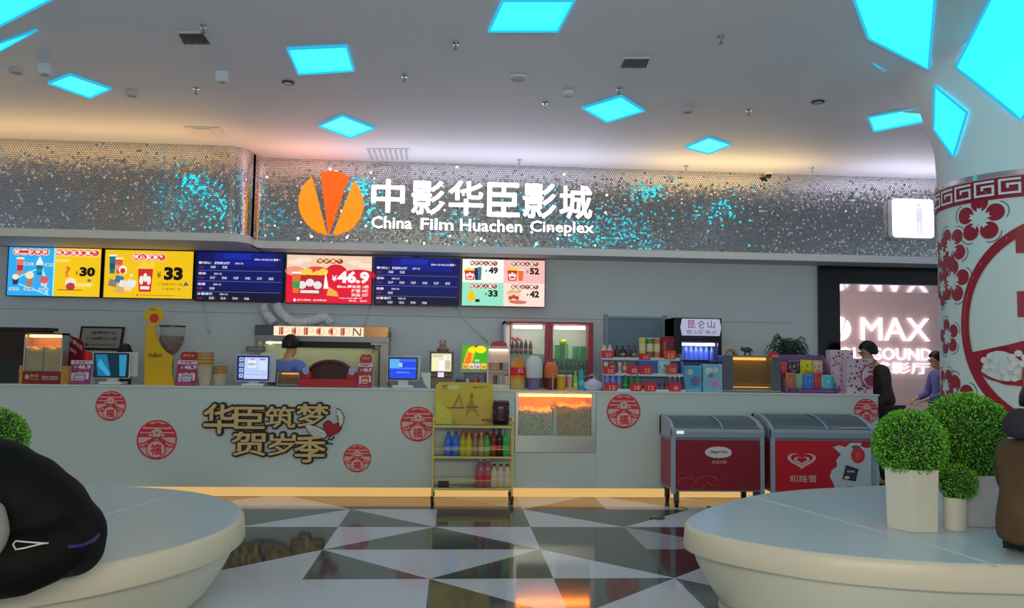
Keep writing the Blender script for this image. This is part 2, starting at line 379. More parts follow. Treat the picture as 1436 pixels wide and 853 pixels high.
def flare_panel(px, c, label, n=9):
    g = [[None]*(n+1) for _ in range(n+1)]
    for i in range(n+1):
        for j in range(n+1):
            u, v = i/n, j/n
            X = px[0][0]*(1-u)*(1-v)+px[1][0]*u*(1-v)+px[2][0]*u*v+px[3][0]*(1-u)*v
            Y = px[0][1]*(1-u)*(1-v)+px[1][1]*u*(1-v)+px[2][1]*u*v+px[3][1]*(1-u)*v
            p = flare_hit(X, Y, c); rd = Vector((c.x-p.x, c.y-p.y, 0)).normalized()
            g[i][j] = p-ray(X, Y).normalized()*.03
    ctr = sum((g[i][j] for i in range(n+1) for j in range(n+1)), Vector())/(n+1)**2
    t = thing('light_panel', label, 'ceiling light', ctr, 0, 'cyan light panels of the tree columns')
    m = MB(); m.add([tuple(g[i][j]) for i in range(n+1) for j in range(n+1)], [(i*(n+1)+j, (i+1)*(n+1)+j, (i+1)*(n+1)+j+1, i*(n+1)+j+1) for i in range(n) for j in range(n)], CYAN)
    m.build('diffuser', t, fix=False, smooth=0)
    rim = [g[i][0] for i in range(n)]+[g[n][j] for j in range(n)]+[g[i][n] for i in range(n, 0, -1)]+[g[0][j] for j in range(n, 0, -1)]
    MB().tube(rim, .010, CYED, 6, True).build('rim', t, smooth=0)
flare_panel([(1178, -55), (1316, -55), (1302, 97), (1218, 54)], CC, 'large cyan light panel high on the left of the red and white column flare')
flare_panel([(1424, -70), (1520, 30), (1432, 168), (1341, 94)], CC, 'largest cyan light panel on the front of the right column flare')
flare_panel([(1311, 121), (1356, 158), (1337, 220), (1310, 182)], CC, 'small diamond cyan light panel just above the metal ring of the right column')
flare_panel([(-70, -30), (128, -30), (0, 36), (-90, 78)], LC, 'cyan light panel cut by the top left corner of the photo')
# cyan ceiling panels
def ceil_panel(px, label):
    q = [atz(x, y, CZ-.02) for x, y in px]; c = sum(q, Vector())/4
    t = thing('light_panel', label, 'ceiling light', c, 0, 'cyan light panels in the ceiling')
    ins = [c+(p-c)*.94 for p in q]; ins = [(p.x, p.y) for p in ins]; out = [(p.x, p.y) for p in q]
    m = MB(); n = 4
    vs = [(*p, CZ-.02) for p in out]+[(*p, CZ-.02) for p in ins]+[(*p, CZ+.0) for p in out]+[(*p, CZ+.0) for p in ins]
    m.add(vs, [(i, (i+1) % 4, 4+(i+1) % 4, 4+i) for i in range(4)]+[(i, 8+i, 8+(i+1) % 4, (i+1) % 4) for i in range(4)]+[(4+i, 4+(i+1) % 4, 12+(i+1) % 4, 12+i) for i in range(4)], CYED); m.build('rim', t)
    MB().add([(*p, CZ-.008) for p in ins], [(0, 1, 2, 3)], CYAN).build('diffuser', t)
for px, lb in (([(704, 2), (807, 2), (783, 46), (684, 46)], 'cyan trapezoid light panel at the top middle of the ceiling'),
               ([(402, 70), (487, 66), (497, 101), (418, 106)], 'cyan light panel left of middle in front of the round downlight'),
               ([(98, 106), (156, 126), (126, 139), (67, 118)], 'cyan diamond light panel on the left above the sequin wall'),
               ([(480, 163), (526, 181), (492, 195), (446, 178)], 'cyan diamond light panel above the orange fan emblem'),
               ([(871, 136), (904, 157), (851, 173), (816, 153)], 'cyan diamond light panel behind the dark ceiling vent right of middle'),
               ([(994, 194), (1026, 204), (994, 217), (960, 208)], 'smallest cyan diamond light panel nearest the sequin wall on the right'),
               ([(1217, 166), (1300, 149), (1306, 170), (1225, 186)], 'cyan bar light panel on the ceiling left of the patterned column'),
               ([(1224, 90), (1262, 108), (1296, 142), (1270, 124)], 'sliver of a cyan light panel half hidden by the column flare'),
               ([(52, 44), (0, 62), (-60, 90), (-20, 84)], 'sliver of a cyan light panel at the left edge of the photo')):
    ceil_panel(px, lb)
# ceiling vents, sprinklers, downlights
def vent(px, label, body, slatm, n):
    q = [atz(x, y, CZ) for x, y in px]; c = sum(q, Vector())/4; t = thing('ceiling_vent', label, 'vent', c, 0, 'air vents in the ceiling')
    MB().prismz([(p.x, p.y) for p in q], CZ-.012, CZ, body).build('frame', t)
    m = MB()
    for i in range(n):
        a, b = (i+.25)/n, (i+.72)/n
        f = lambda u, v: (q[0]*(1-u)*(1-v)+q[1]*u*(1-v)+q[2]*u*v+q[3]*(1-u)*v)
        m.prismz([(f(a, .07).x, f(a, .07).y), (f(b, .07).x, f(b, .07).y), (f(b, .93).x, f(b, .93).y), (f(a, .93).x, f(a, .93).y)], CZ-.02, CZ-.011, slatm)
    m.build('slats', t)
DK = P((14, 15, 20), .5, raw=True)
vent([(250, 44), (285, 44), (296, 60), (258, 60)], 'dark slatted ceiling vent at the upper left', P((128, 134, 142)), DK, 12)
vent([(876, 80), (911, 80), (906, 93), (870, 93)], 'dark slatted ceiling vent right of middle', P((128, 134, 142)), DK, 12)
vent([(513, 208), (573, 208), (575, 223), (520, 223)], 'pale slatted air grille against the sequin wall near the emblem', P((150, 152, 158)), P((116, 116, 122)), 8)
vent([(258, 177), (308, 178), (318, 192), (272, 190)], 'pale blank ceiling hatch above the left sequin lobe', P((140, 140, 144)), P((138, 138, 142)), 1)
def sprinkler(x, y, label, base):
    p = atz(x, y, CZ); t = thing('sprinkler', label, 'sprinkler', p, 0, 'sprinklers under the ceiling')
    MB().lathe([(.03, p.z-.004), (.026, p.z-.010), (.009, p.z-.012), (.008, p.z-.03)], CHROME, p.x, p.y, 12).build('body', t, smooth=40)
    MB().lathe([(.004, p.z-.03), (.004, p.z-.047), (.016, p.z-.048), (.016, p.z-.051)], P((70, 72, 78), .4), p.x, p.y, 12).build('deflector', t)
for x, y, lb in ((285, 36, 'sprinkler head beside the upper left dark vent'), (639, 60, 'sprinkler head left of the top middle light panel'), (567, 106, 'faint sprinkler head between two cyan panels'),
                 (764, 144, 'sprinkler head below the flat round downlight'), (868, 124, 'sprinkler head just above the diamond panel right of middle'), (1011, 51, 'sprinkler head alone at the upper right'),
                 (1050, 154, 'sprinkler head between two round fittings on the right'), (275, 124, 'small dark sprinkler head on the left'), (728, 224, 'sprinkler head at the sequin wall above the lettering'),
                 (962, 232, 'sprinkler head at the sequin wall left of the small camera'), (1139, 235, 'sprinkler head at the sequin wall right of the small camera')):
    sprinkler(x, y, lb, None)
def fitting(x, y, r, label, cat, m1, m2, name, h=.012):
    p = atz(x, y, CZ); t = thing(name, label, cat, p)
    MB().lathe([(r, p.z), (r, p.z-h), (r*.72, p.z-h-.003)], m1, p.x, p.y, 24, cap=False).build('rim', t, smooth=30)
    MB().lathe([(r*.73, p.z-h-.001), (r*.3, p.z-h+.002), (.001, p.z-h+.003)], m2, p.x, p.y, 24, cap=False).build('lens', t)
fitting(404, 115, .05, 'dark rimmed downlight left of middle under the ceiling', 'downlight', P((60, 30, 26)), P((150, 150, 155)), 'downlight')
fitting(1147, 142, .055, 'dark rimmed downlight on the right near the column', 'downlight', P((30, 32, 38)), P((120, 125, 130)), 'downlight')
fitting(727, 109, .085, 'large flat round ceiling speaker in the middle', 'speaker', P((160, 160, 165)), P((120, 122, 130)), 'ceiling_speaker')
fitting(797, 129, .05, 'white round smoke detector right of the flat speaker', 'smoke detector', P((180, 182, 186)), P((150, 152, 156)), 'smoke_detector', .03)
fitting(964, 152, .05, 'grey round smoke detector behind the vent on the right', 'smoke detector', P((130, 130, 134)), P((100, 100, 106)), 'smoke_detector', .035)
fitting(185, 129, .05, 'grey round smoke detector right of the left diamond panel', 'smoke detector', P((130, 130, 134)), P((110, 110, 116)), 'smoke_detector', .035)
fitting(23, 98, .05, 'grey round smoke detector at the far left', 'smoke detector', P((130, 130, 134)), P((112, 112, 116)), 'smoke_detector', .025)
for x, y, lb in ((64, 89, 'small white spotlight box left on the ceiling'), (312, 100, 'small white spotlight box under the left vent')):
    p = atz(x, y, CZ); t = thing('spotlight', lb, 'spotlight', p)
    MB().box(p.x-.05, p.x+.05, p.y-.03, p.y+.03, CZ-.09, CZ, P((150, 158, 165))).build('housing', t, bevel=.01)
    MB().lathe([(.025, CZ-.091), (.02, CZ-.1)], P((90, 110, 110)), p.x, p.y, 12).build('lens', t)
p = at(1077, 239, FY-.06); t = thing('security_camera', 'small black dome camera at the top of the sequin wall', 'camera', p)
MB().lathe([(.05, CZ), (.05, CZ-.03)], P((160, 150, 130)), p.x, p.y-.02, 16).build('mount', t); MB().sph((p.x, p.y-.02, CZ-.04), .035, DK).build('dome', t, smooth=0)
# ================================================================ cinema sign on the sequins
SY = FY-.012
cs = thing('cinema_sign', 'large glowing cinema name in white characters with an orange fan emblem on the sequin wall', 'sign', (at(625, 290, SY).x, SY, 3.2))
SW = E((255, 250, 255), 2.2); SDE = P((150, 146, 156), .4)
LY_, LZ = None, None
e0 = at(465, 285.5, SY); er = (at(510, 285.5, SY).x-at(420, 285.5, SY).x)/2
fan_logo('emblem', cs, e0.x, e0.z, er, SY, .07, (E((255, 150, 18), 1.0), E((255, 98, 8), 1.0)))
for ch, (a, b, t, bt) in zip('中影华臣影城', ((521, 568, 252, 299), (577, 624, 254, 302), (629, 678, 254, 303), (683, 729, 257, 305), (733, 780, 258, 307), (784, 830, 261, 308))):
    x0, x1, z0, z1 = bxp(a, t, b, bt, SY); MB().letters(ch, x0, x1, z0, z1, SY, .03, SW, -.022, SDE).build('character', cs)
for wd, (a, b, t, bt) in (('China', (521, 578, 304.5, 321.5)), ('Film', (590, 636, 307, 323.5)), ('Huachen', (645, 732, 308.5, 326)), ('Cineplex', (743, 832, 311, 331.5))):
    x0, x1, z0, z1 = bxp(a, t, b, bt, SY); MB().letters(wd, x0, x1, z0, z1, SY, .03, SW, -.02, SDE).build('word', cs)
# toilet light box
x0, x1, z0, z1 = bxp(1249, 279, 1309, 335, FY-.07)
ts = thing('restroom_sign', 'glowing white light box with faint restroom figures on the sequin wall by the column', 'sign', ((x0+x1)/2, FY, (z0+z1)/2))
MB().prism(rrect(x0, x1, z0, z1, .05), FY-.09, FY-.006, P((150, 150, 160), .3)).build('housing', ts)
m = MB(); m.prism(rrect(x0+.012, x1-.012, z0+.012, z1-.012, .045), FY-.096, FY-.09, E((252, 246, 255), 2.0))
F = Flat(m, plane(x0, x1, z0, z1, FY-.0965)); g = E((215, 208, 228), 1.15)
for u, mat in ((.64, g), (.16, E((238, 232, 246), 1.6))):
    F.disc(u, .84, .055, .055, mat); F.rect(u-.075, .42, u+.075, .76, mat); F.rect(u-.06, .12, u-.01, .42, mat); F.rect(u+.01, .12, u+.06, .42, mat)
m.build('face', ts)
# ================================================================ menu screens
SCY = 9.80
def screen(px, label):                      # px: four corners of the picture
    xl = (at(*px[0], SCY).x+at(*px[3], SCY).x)/2; xr = (at(*px[1], SCY).x+at(*px[2], SCY).x)/2
    zt = (at(*px[0], SCY).z+at(*px[1], SCY).z)/2; zb = (at(*px[2], SCY).z+at(*px[3], SCY).z)/2
    t = thing('menu_screen', label, 'screen', ((xl+xr)/2, SCY+.05, (zt+zb)/2), 0, 'menu screens under the soffit')
    b = .008; m = MB(); y0 = SCY+.008
    m.box(xl-b, xr+b, y0, SCY+.06, zb-b, zt+b, P((14, 12, 14), .35, raw=True)); m.build('casing', t, bevel=.003)
    m = MB()
    for a, c, d, e in ((xl-b, xr+b, zt, zt+b), (xl-b, xr+b, zb-b, zb), (xl-b, xl, zb, zt), (xr, xr+b, zb, zt)): m.box(a, c, SCY-.004, y0, d, e, P((16, 12, 14), .3, raw=True))
    m.build('bezel', t)
    m = MB(); m.box((xl+xr)/2-.05, (xl+xr)/2+.05, SCY+.03, SCY+.08, zt+.01, FZ0-.085, P((40, 42, 46), .5)); m.build('bracket', t)
    m = MB(); return t, m, Flat(m, plane(xl, xr, zb, zt, SCY+.006))
RDD = E((225, 40, 40), .95); WHT = E((250, 248, 245), 1.0); YEL = E((246, 202, 22), .95); BLK = E((18, 14, 10), .6); ORG = E((238, 120, 40), .9); CRM = E((250, 232, 200), .95); BRN = E((120, 66, 24), .9)
def bub_title(F, txt, u0, v0, u1, v1, fg=WHT, bg=RDD, edge=CRM):
    n = len(txt); w = (u1-u0)/n; cv = (v0+v1)/2; h = (v1-v0)/2
    for i in range(n): F.disc(u0+w*(i+.5), cv, w*.62, h*1.35, edge, 14)
    for i in range(n): F.disc(u0+w*(i+.5), cv, w*.52, h*1.12, bg, 14)
    for i, ch in enumerate(txt): F.text(ch, u0+w*(i+.14), v0+h*.2, u0+w*(i+.86), v1-h*.2, fg, .03)
def cup_pic(F, u, v, w, h, body, lid, band=None):
    F.poly([(u-w*.36, v), (u+w*.36, v), (u+w*.5, v+h), (u-w*.5, v+h)], body)
    if band: F.poly([(u-w*.4, v+h*.25), (u+w*.4, v+h*.25), (u+w*.45, v+h*.6), (u-w*.45, v+h*.6)], band)
    F.rect(u-w*.55, v+h, u+w*.55, v+h*1.1, lid)
def bucket_pic(F, u, v, w, h, a=E((215, 40, 40), .9), b=E((248, 240, 232), .95), pop=E((250, 214, 70), .95)):
    for k in range(6): F.disc(u-w*.42+w*.17*k, v+h*(.98+.1*((k*37) % 3)), w*.15, h*.16, pop, 10)
    F.poly([(u-w*.4, v), (u+w*.4, v), (u+w*.5, v+h), (u-w*.5, v+h)], a)
    for k in range(3): F.disc(u+w*(-.25+.25*k), v+h*(.5+.12*(k % 2)), w*.14, h*.2, b, 10)
    F.rect(u-w*.3, v+h*.1, u+w*.3, v+h*.24, b)
# 1: blue and yellow
t, m, F = screen([(8, 346), (139, 349.5), (143, 416), (14, 415)], 'menu screen with a blue half and a yellow half priced 30, farthest left')
F.rect(0, 0, 1, 1, E((48, 170, 236), 1)); F.poly([(.49, 0), (1, 0), (1, 1), (.49, 1)], YEL); F.rect(.485, 0, .5, 1, E((150, 240, 250), 1))
LC_ = E((150, 236, 250), 1)
for a, b in (((.11, .38), (.33, .57)), ((.36, .57), (.40, .40)), ((.12, .24), (.45, .02)), ((.36, .62), (.43, .05))):
    dx, dy = b[0]-a[0], b[1]-a[1]; L = math.hypot(dx, dy); nx, ny = -dy/L*.012, dx/L*.012; F.poly([(a[0]+nx, a[1]+ny), (b[0]+nx, b[1]+ny), (b[0]-nx, b[1]-ny), (a[0]-nx, a[1]-ny)], LC_)
bub_title(F, '第二份半价', .05, .85, .43, .96); bub_title(F, '哈根达斯套餐', .51, .85, .98, .96)
cup_pic(F, .14, .43, .075, .32, E((235, 120, 96), .95), WHT, E((190, 50, 46), .9)); cup_pic(F, .35, .43, .075, .2, E((24, 110, 150), .9), WHT, E((40, 150, 170), .9)); F.poly([(.31, .66), (.39, .66), (.35, .82)], WHT)
cup_pic(F, .1, .22, .07, .14, E((28, 60, 110), .9), WHT); F.disc(.1, .38, .035, .06, CRM, 12)
cup_pic(F, .25, .18, .08, .2, E((180, 130, 110), .9), WHT); F.disc(.25, .42, .045, .08, CRM, 12); cup_pic(F, .41, .2, .08, .12, E((240, 220, 220), .9), RDD); F.disc(.41, .33, .05, .08, E((220, 100, 110), .9), 12)
for u, v, s_ in ((.2, .62, '橙汁'), (.43, .61, '蓝莓'), (.06, .10, '圣代'), (.22, .10, '甜筒'), (.38, .10, '冰淇淋')): F.rect(u-.02, v, u+.085, v+.06, E((190, 225, 240), .95)); F.text(s_, u-.01, v+.01, u+.075, v+.05, E((60, 110, 160), .8))
F.text('?', .63, .40, .69, .62, ORG, .03); F.text('¥', .745, .44, .775, .53, E((130, 120, 20), .8)); F.text('30', .79, .41, .96, .61, BLK, .06)
F.disc(.70, .28, .06, .10, CRM, 16); F.disc(.70, .2, .05, .08, E((190, 60, 90), .9), 16); F.rect(.745, .2, .93, .27, E((250, 228, 130), .95)); F.rect(.56, .12, .82, .135, BRN); F.disc(.9, .33, .02, .03, E((90, 130, 150), .8)); F.rect(.53, .70, .68, .76, E((252, 226, 120), .95))
m.build('picture', t, fix=False)
# 2: yellow 33
t, m, F = screen([(145.5, 350), (269, 353), (272, 419.5), (147, 417)], 'yellow menu screen priced 33 with a striped popcorn bucket')
F.rect(0, 0, 1, 1, E((244, 196, 20), .97)); bub_title(F, '随心配套餐', .31, .80, .68, .92)
cup_pic(F, .09, .5, .075, .36, E((40, 120, 140), .9), WHT, E((24, 90, 110), .9)); cup_pic(F, .165, .5, .08, .3, E((230, 90, 60), .9), WHT, E((240, 150, 130), .9)); F.disc(.21, .58, .045, .09, WHT, 12); F.disc(.21, .56, .03, .06, RDD, 12)
for k, (u, v, c) in enumerate(((.1, .3, (150, 130, 120)), (.17, .38, (60, 120, 180)), (.22, .28, (240, 240, 240)), (.27, .22, (250, 230, 200)), (.18, .16, (220, 180, 120)), (.31, .3, (240, 240, 245)))): F.poly([(u-.05, v-.05), (u+.04, v-.09), (u+.06, v+.05), (u-.03, v+.09)], E(c, .9))
F.text('+', .295, .43, .325, .50, WHT, .02); bucket_pic(F, .47, .13, .17, .48); F.text('¥', .60, .42, .65, .56, E((120, 110, 20), .8)); F.text('33', .68, .38, .895, .66, BLK, .06)
F.text('任选爆米花小桶', .61, .27, .89, .32, E((170, 120, 20), .8)); F.text('任意饮料一杯', .67, .17, .88, .22, E((170, 120, 20), .8)); F.poly([(.90, .26), (.97, .28), (.93, .36)], E((90, 110, 130), .8)); F.disc(.39, .06, .01, .02, RDD); F.rect(.42, .05, .8, .065, E((200, 150, 30), .8))
m.build('picture', t, fix=False)
# session boards
def board(px, label):
    t, m, F = screen(px, label); F.rect(0, 0, 1, 1, E((12, 16, 92), 1)); F.rect(0, .0, 1, .22, E((14, 14, 46), 1)); F.rect(.2, .72, .9, 1, E((16, 26, 128), 1)); F.rect(.3, .86, .62, .98, E((24, 42, 160), 1))
    w_ = E((235, 238, 250), 1); r_ = E((170, 40, 60), .9)
    F.text('2020-1-20 20:21:24 星期一', .66, .84, .96, .89, w_)
    for k, (v, n, tt) in enumerate(((.70, 2, '影讯2：囧妈2厅'), (.48, 6, '误杀'), (.26, 1, '宠爱'), (.06, 4, '冰雪奇缘'))):
        F.text(tt, .02, v+.05, .02+.045*len(tt), v+.10, w_, .02); F.text('2020-1-20', .12+.04*len(tt), v+.055, .21+.04*len(tt), v+.09, w_); F.text('2D 国语', .02, v-.04, .08, v+.01, r_)
        for i in range(n): F.text('%02d:%02d' % (13+i*2, (k*17+i*25) % 60), .16+.135*i, v-.035, .215+.135*i, v+.015, w_, .02); F.rect(.10+.135*i, v-.03, .103+.135*i, v+.01, E((60, 80, 170), .8))
        if k < 3: F.rect(.02, v-.085, .98, v-.075, E((90, 110, 190), .9))
    m.build('picture', t, fix=False)
board([(274, 352.5), (396, 356), (398, 424), (277, 421)], 'dark blue film session board between the yellow screen and the red screen')
t, m, F = screen([(401, 357), (521, 360), (521, 426.5), (402, 424.5)], 'red menu screen with a popcorn combo priced 46.9')
F.rect(0, 0, 1, 1, E((240, 205, 180), 1)); F.rect(0, 0, 1, .62, E((226, 18, 52), 1)); F.disc(.35, .55, .2, .22, E((232, 70, 60), 1), 20); F.disc(.58, .60, .14, .22, E((222, 16, 50), 1), 20); F.disc(.85, .60, .2, .12, E((222, 16, 50), 1), 20); F.disc(.1, .66, .12, .1, E((240, 150, 130), 1), 20)
for u, v in ((.1, .84), (.2, .9), (.8, .86), (.92, .8)): F.disc(u, v, .09, .05, E((250, 224, 205), 1), 14)
bub_title(F, '贺岁套餐', .35, .83, .66, .93, E((250, 210, 120), 1), E((150, 40, 20), .9)); bucket_pic(F, .28, .16, .36, .42, E((196, 40, 44), .9), E((235, 225, 225), 1)); cup_pic(F, .12, .2, .1, .4, E((235, 120, 50), .9), WHT, E((60, 160, 80), .9))
F.poly([(.44, .3), (.5, .3), (.46, .66)], WHT); F.poly([(.48, .16), (.62, .14), (.6, .24), (.5, .34)], E((245, 180, 70), .95)); F.text('¥', .535, .46, .595, .58, WHT, .03); F.text('46.9', .60, .42, .975, .68, WHT, .05)
F.text('85oz 爆米花 1桶', .60, .32, .97, .385, WHT, .02); F.text('烤肠 2根', .77, .235, .97, .30, WHT, .02); F.text('饮品 2份', .77, .15, .97, .215, WHT, .02); F.text('图片仅供参考，请以实物为准', .14, .04, .48, .075, WHT, .02); F.text('*46.9元套餐', .62, .095, .9, .125, WHT); F.text('单点、加价', .74, .04, .96, .075, WHT); F.disc(.11, .055, .015, .03, WHT)
m.build('picture', t, fix=False)
board([(525.5, 360.5), (644, 363), (644, 429.5), (525.5, 427)], 'dark blue film session board between the red screen and the four price screen')
t, m, F = screen([(648, 363.5), (764.5, 365.5), (763, 430.5), (648.5, 428.5)], 'menu screen split into four pale fields with prices 49, 52, 33 and 42')
for (u0, v0, c) in ((0, .5, (250, 248, 244)), (.5, .5, (250, 190, 186)), (0, 0, (150, 232, 200)), (.5, 0, (252, 226, 214))): F.rect(u0, v0, u0+.5, v0+.5, E(c, .97))
for u, v, pr, tt in ((.0, .5, '49', '哈根达人套餐'), (.5, .5, '52', '梦龙达人套餐'), (0, 0, '33', '哈根达人套餐'), (.5, 0, '42', '情侣小食套餐')):
    bub_title(F, tt, u+.09, v+.37, u+.42, v+.46, WHT, E((150, 40, 30), .9), CRM); F.text('¥', u+.275, v+.22, u+.30, v+.28, BLK); F.text(pr, u+.315, v+.19, u+.43, v+.335, BLK, .05)
bucket_pic(F, .09, .54, .13, .2); cup_pic(F, .17, .54, .05, .26, E((30, 40, 50), .9), WHT); cup_pic(F, .205, .54, .05, .28, E((60, 130, 170), .9), WHT); bucket_pic(F, .6, .54, .12, .22); cup_pic(F, .7, .54, .07, .22, E((240, 120, 40), .9), WHT)
F.disc(.11, .17, .05, .09, YEL, 14); F.disc(.11, .27, .03, .05, YEL, 14); F.rect(.16, .07, .21, .13, BLK); bucket_pic(F, .62, .06, .16, .22, E((235, 215, 190), .9), RDD, E((230, 190, 110), .9)); F.disc(.68, .08, .1, .04, E((220, 120, 100), .9), 14)
m.build('picture', t, fix=False)
# loose cables below the screens
for pts, lb in (([(285, 425), (289, 450), (294, 468)], 'white cable hanging below the first session board'), ([(520, 428), (514, 446), (509, 462)], 'white cable running down to the popcorn machine top'), ([(637, 430), (655, 452), (684, 480)], 'white cable slanting down towards the red fridge')):
    q = [at(x, y, 9.885) for x, y in pts]; tag(MB().tube(q, .010, P((200, 202, 198)), 6).build('cable', smooth=0), lb, 'cable', 'cables below the menu screens')
# ================================================================ counter front: stickers and lettering
SR = P((158, 34, 44), .5); SP = P((176, 148, 142), .5)
def sticker_print(F, red, pale, solid=True, k=1, strokes=((.62, .80, .58), (.39, .55, .82), (.13, .33, .915)), sw=None):
    if solid: F.disc(0, 0, .97, .97, pale, 40)
    F.disc(0, 0, 1, 1, red, 48*k, hole=.915)
    for v0, v1, hw in strokes: F.rect(-hw, v0, hw, v1, red, 12)
    F.poly([(-.2, .80), (0, .90), (.2, .80)], red)
    for a in (1, -1):
        F.poly([(a*q[0], q[1]) for q in (sw or ((.06, .2), (.34, .02), (.62, -.13), (.92, -.20), (.90, -.36), (.66, -.40), (.46, -.36), (.30, -.16), (.06, .02)))], red)
        for u, v, r_ in () if sw else ((.5, -.2, .07), (.66, -.27, .08), (.8, -.28, .05)): F.disc(a*u, v, r_, r_*.8, pale, 10); F.disc(a*u, v, r_*.4, r_*.35, red, 8)
    F.disc(0, .26, .30, .2, red, 16)
    for i in range(5): a = pi/2+2*pi*i/5; F.disc(.16*cos(a), .36+.15*sin(a), .105, .1, pale, 12)
    F.disc(0, .36, .05, .05, red, 10)
    for a in (1, -1): F.poly([(a*.14, .2), (a*.42, .2), (a*.34, .33)], pale)
    F.disc(0, -.47, .48, .45, red, 32); F.disc(0, -.47, .43, .40, pale, 32); F.text('福', -.28, -.76, .28, -.2, red, .03)
for x, y, r_, lb in ((155.5, 569.5, 20, 'red round fortune sticker on the counter below the white monitor, upper of the left pair'), (220, 617, 26.5, 'larger red round fortune sticker on the counter left of the carved lettering'),
                     (501, 643, 19, 'small red round fortune sticker lowest on the counter right of the carved lettering'), (586, 595, 24, 'red round fortune sticker half behind the gold trolley'),
                     (874.5, 577, 24, 'red round fortune sticker beneath the drinks rack'), (1214.5, 577, 18, 'red round fortune sticker at the right counter end above the freezer')):
    c = at(x, y, CY0); rr = r_/FPX*CY0*1.005
    m = MB(); F = Flat(m, lambda u, v, d: (c.x+u*rr, CY0-.001-d, c.z+v*rr), .0005); sticker_print(F, SR, SP)
    tag(m.build('fortune_sticker', fix=False), lb, 'sticker', 'fortune stickers on the counter')
# carved lettering
cl = thing('carved_lettering', 'brown and tan cut-out lettering board with a winged red heart on the counter front', 'lettering', (at(380, 605, CY0).x, CY0, at(380, 605, CY0).z))
BKB = P((30, 24, 22), .5); TAN = P((150, 128, 88), .4); BRW = P((70, 30, 28), .5); LPK = P((190, 160, 160), .5)
def cpx(pts, y=CY0): return [(at(px, py, y).x, at(px, py, y).z) for px, py in pts]
zf = lambda X, Y: (260+X/4.787, 550+Y/4.787)
back = [(125, 70), (190, 68), (225, 85), (340, 92), (430, 100), (560, 98), (745, 95), (970, 70), (970, 120), (945, 190), (1000, 300), (990, 345), (945, 365), (945, 425), (880, 430), (850, 465), (770, 480), (720, 460), (715, 430), (480, 410), (380, 432), (310, 425), (302, 385), (350, 350), (350, 262), (285, 262), (275, 290), (240, 288), (230, 255), (150, 258), (140, 210), (150, 200), (118, 150)]
def zt(X0, Y0, X1, Y1): a = zf(X0, Y0); b = zf(X1, Y1); return bxp(a[0], a[1], b[0], b[1], CY0)
for ch, q in zip('华臣筑梦', ((128, 78, 345, 280), (335, 98, 540, 245), (540, 95, 745, 240), (750, 78, 965, 232))):
    x0, x1, z0, z1 = zt(*q); MB().letters(ch, x0-.022, x1+.022, z0-.022, z1+.022, CY0-.002, .018, BKB, -.075).build('character_edge', cl); MB().letters(ch, x0, x1, z0, z1, CY0-.032, .014, TAN, -.016).build('character', cl)
for ch, q in zip('贺岁季', ((315, 265, 545, 425), (560, 275, 745, 425), (735, 290, 945, 470))):
    x0, x1, z0, z1 = zt(*q); MB().letters(ch, x0-.022, x1+.022, z0-.022, z1+.022, CY0-.002, .018, BKB, -.075).build('character_edge', cl); MB().letters(ch, x0, x1, z0, z1, CY0-.032, .014, TAN, -.016).build('character', cl)
hp = []
for i in range(28): a = 2*pi*i/28; hp.append((16*sin(a)**3, 13*cos(a)-5*cos(2*a)-2*cos(3*a)-cos(4*a)))
def heart(s_, cx, cz, rot=-.25): return [(cx+s_*(x*cos(rot)-z*sin(rot)), cz+s_*(x*sin(rot)+z*cos(rot))) for x, z in hp]
hc = at(*zf(985, 245), CY0)
MB().prism(heart(.0062, hc.x, hc.z), CY0-.035, CY0-.001, BKB).build('heart_edge', cl); MB().prism(heart(.0055, hc.x, hc.z), CY0-.05, CY0-.035, P((120, 22, 34), .25)).build('heart', cl, bevel=.004)
wl = [(800, 212), (850, 222), (905, 240), (940, 262), (955, 290), (930, 305), (880, 300), (845, 285), (830, 262)]; wr = [(1018, 112), (1045, 125), (1065, 165), (1060, 205), (1040, 235), (1030, 200), (1028, 170), (1020, 145)]
for wg in (wl, wr):
    c0 = (sum(p[0] for p in wg)/len(wg), sum(p[1] for p in wg)/len(wg))
    MB().prism(cpx([zf(c0[0]+(p[0]-c0[0])*1.12, c0[1]+(p[1]-c0[1])*1.12) for p in wg]), CY0-.03, CY0-.001, BKB).build('wing_edge', cl)
    m = MB(); m.prism(cpx([zf(*p) for p in wg]), CY0-.038, CY0-.03, P((196, 190, 190), .5))
    for k in (1, 2, 3):
        a = wg[0]; b = wg[len(wg)//2+k-1]; q = cpx([zf(a[0]+(b[0]-a[0])*.35, a[1]+(b[1]-a[1])*.35+6*k), zf(a[0]+(b[0]-a[0])*.9, a[1]+(b[1]-a[1])*.9)]); m.tube([(q[0][0], CY0-.039, q[0][1]), (q[1][0], CY0-.039, q[1][1])], .002, BKB, 5)
    m.build('wing', cl)
tp = [zf(1000, 300), zf(985, 320), zf(960, 315), zf(955, 345), zf(990, 350)]; MB().tube([(*((v := at(*p, CY0-.02)).x, v.y), v.z) for p in tp], .008, BKB, 6).build('tail', cl)
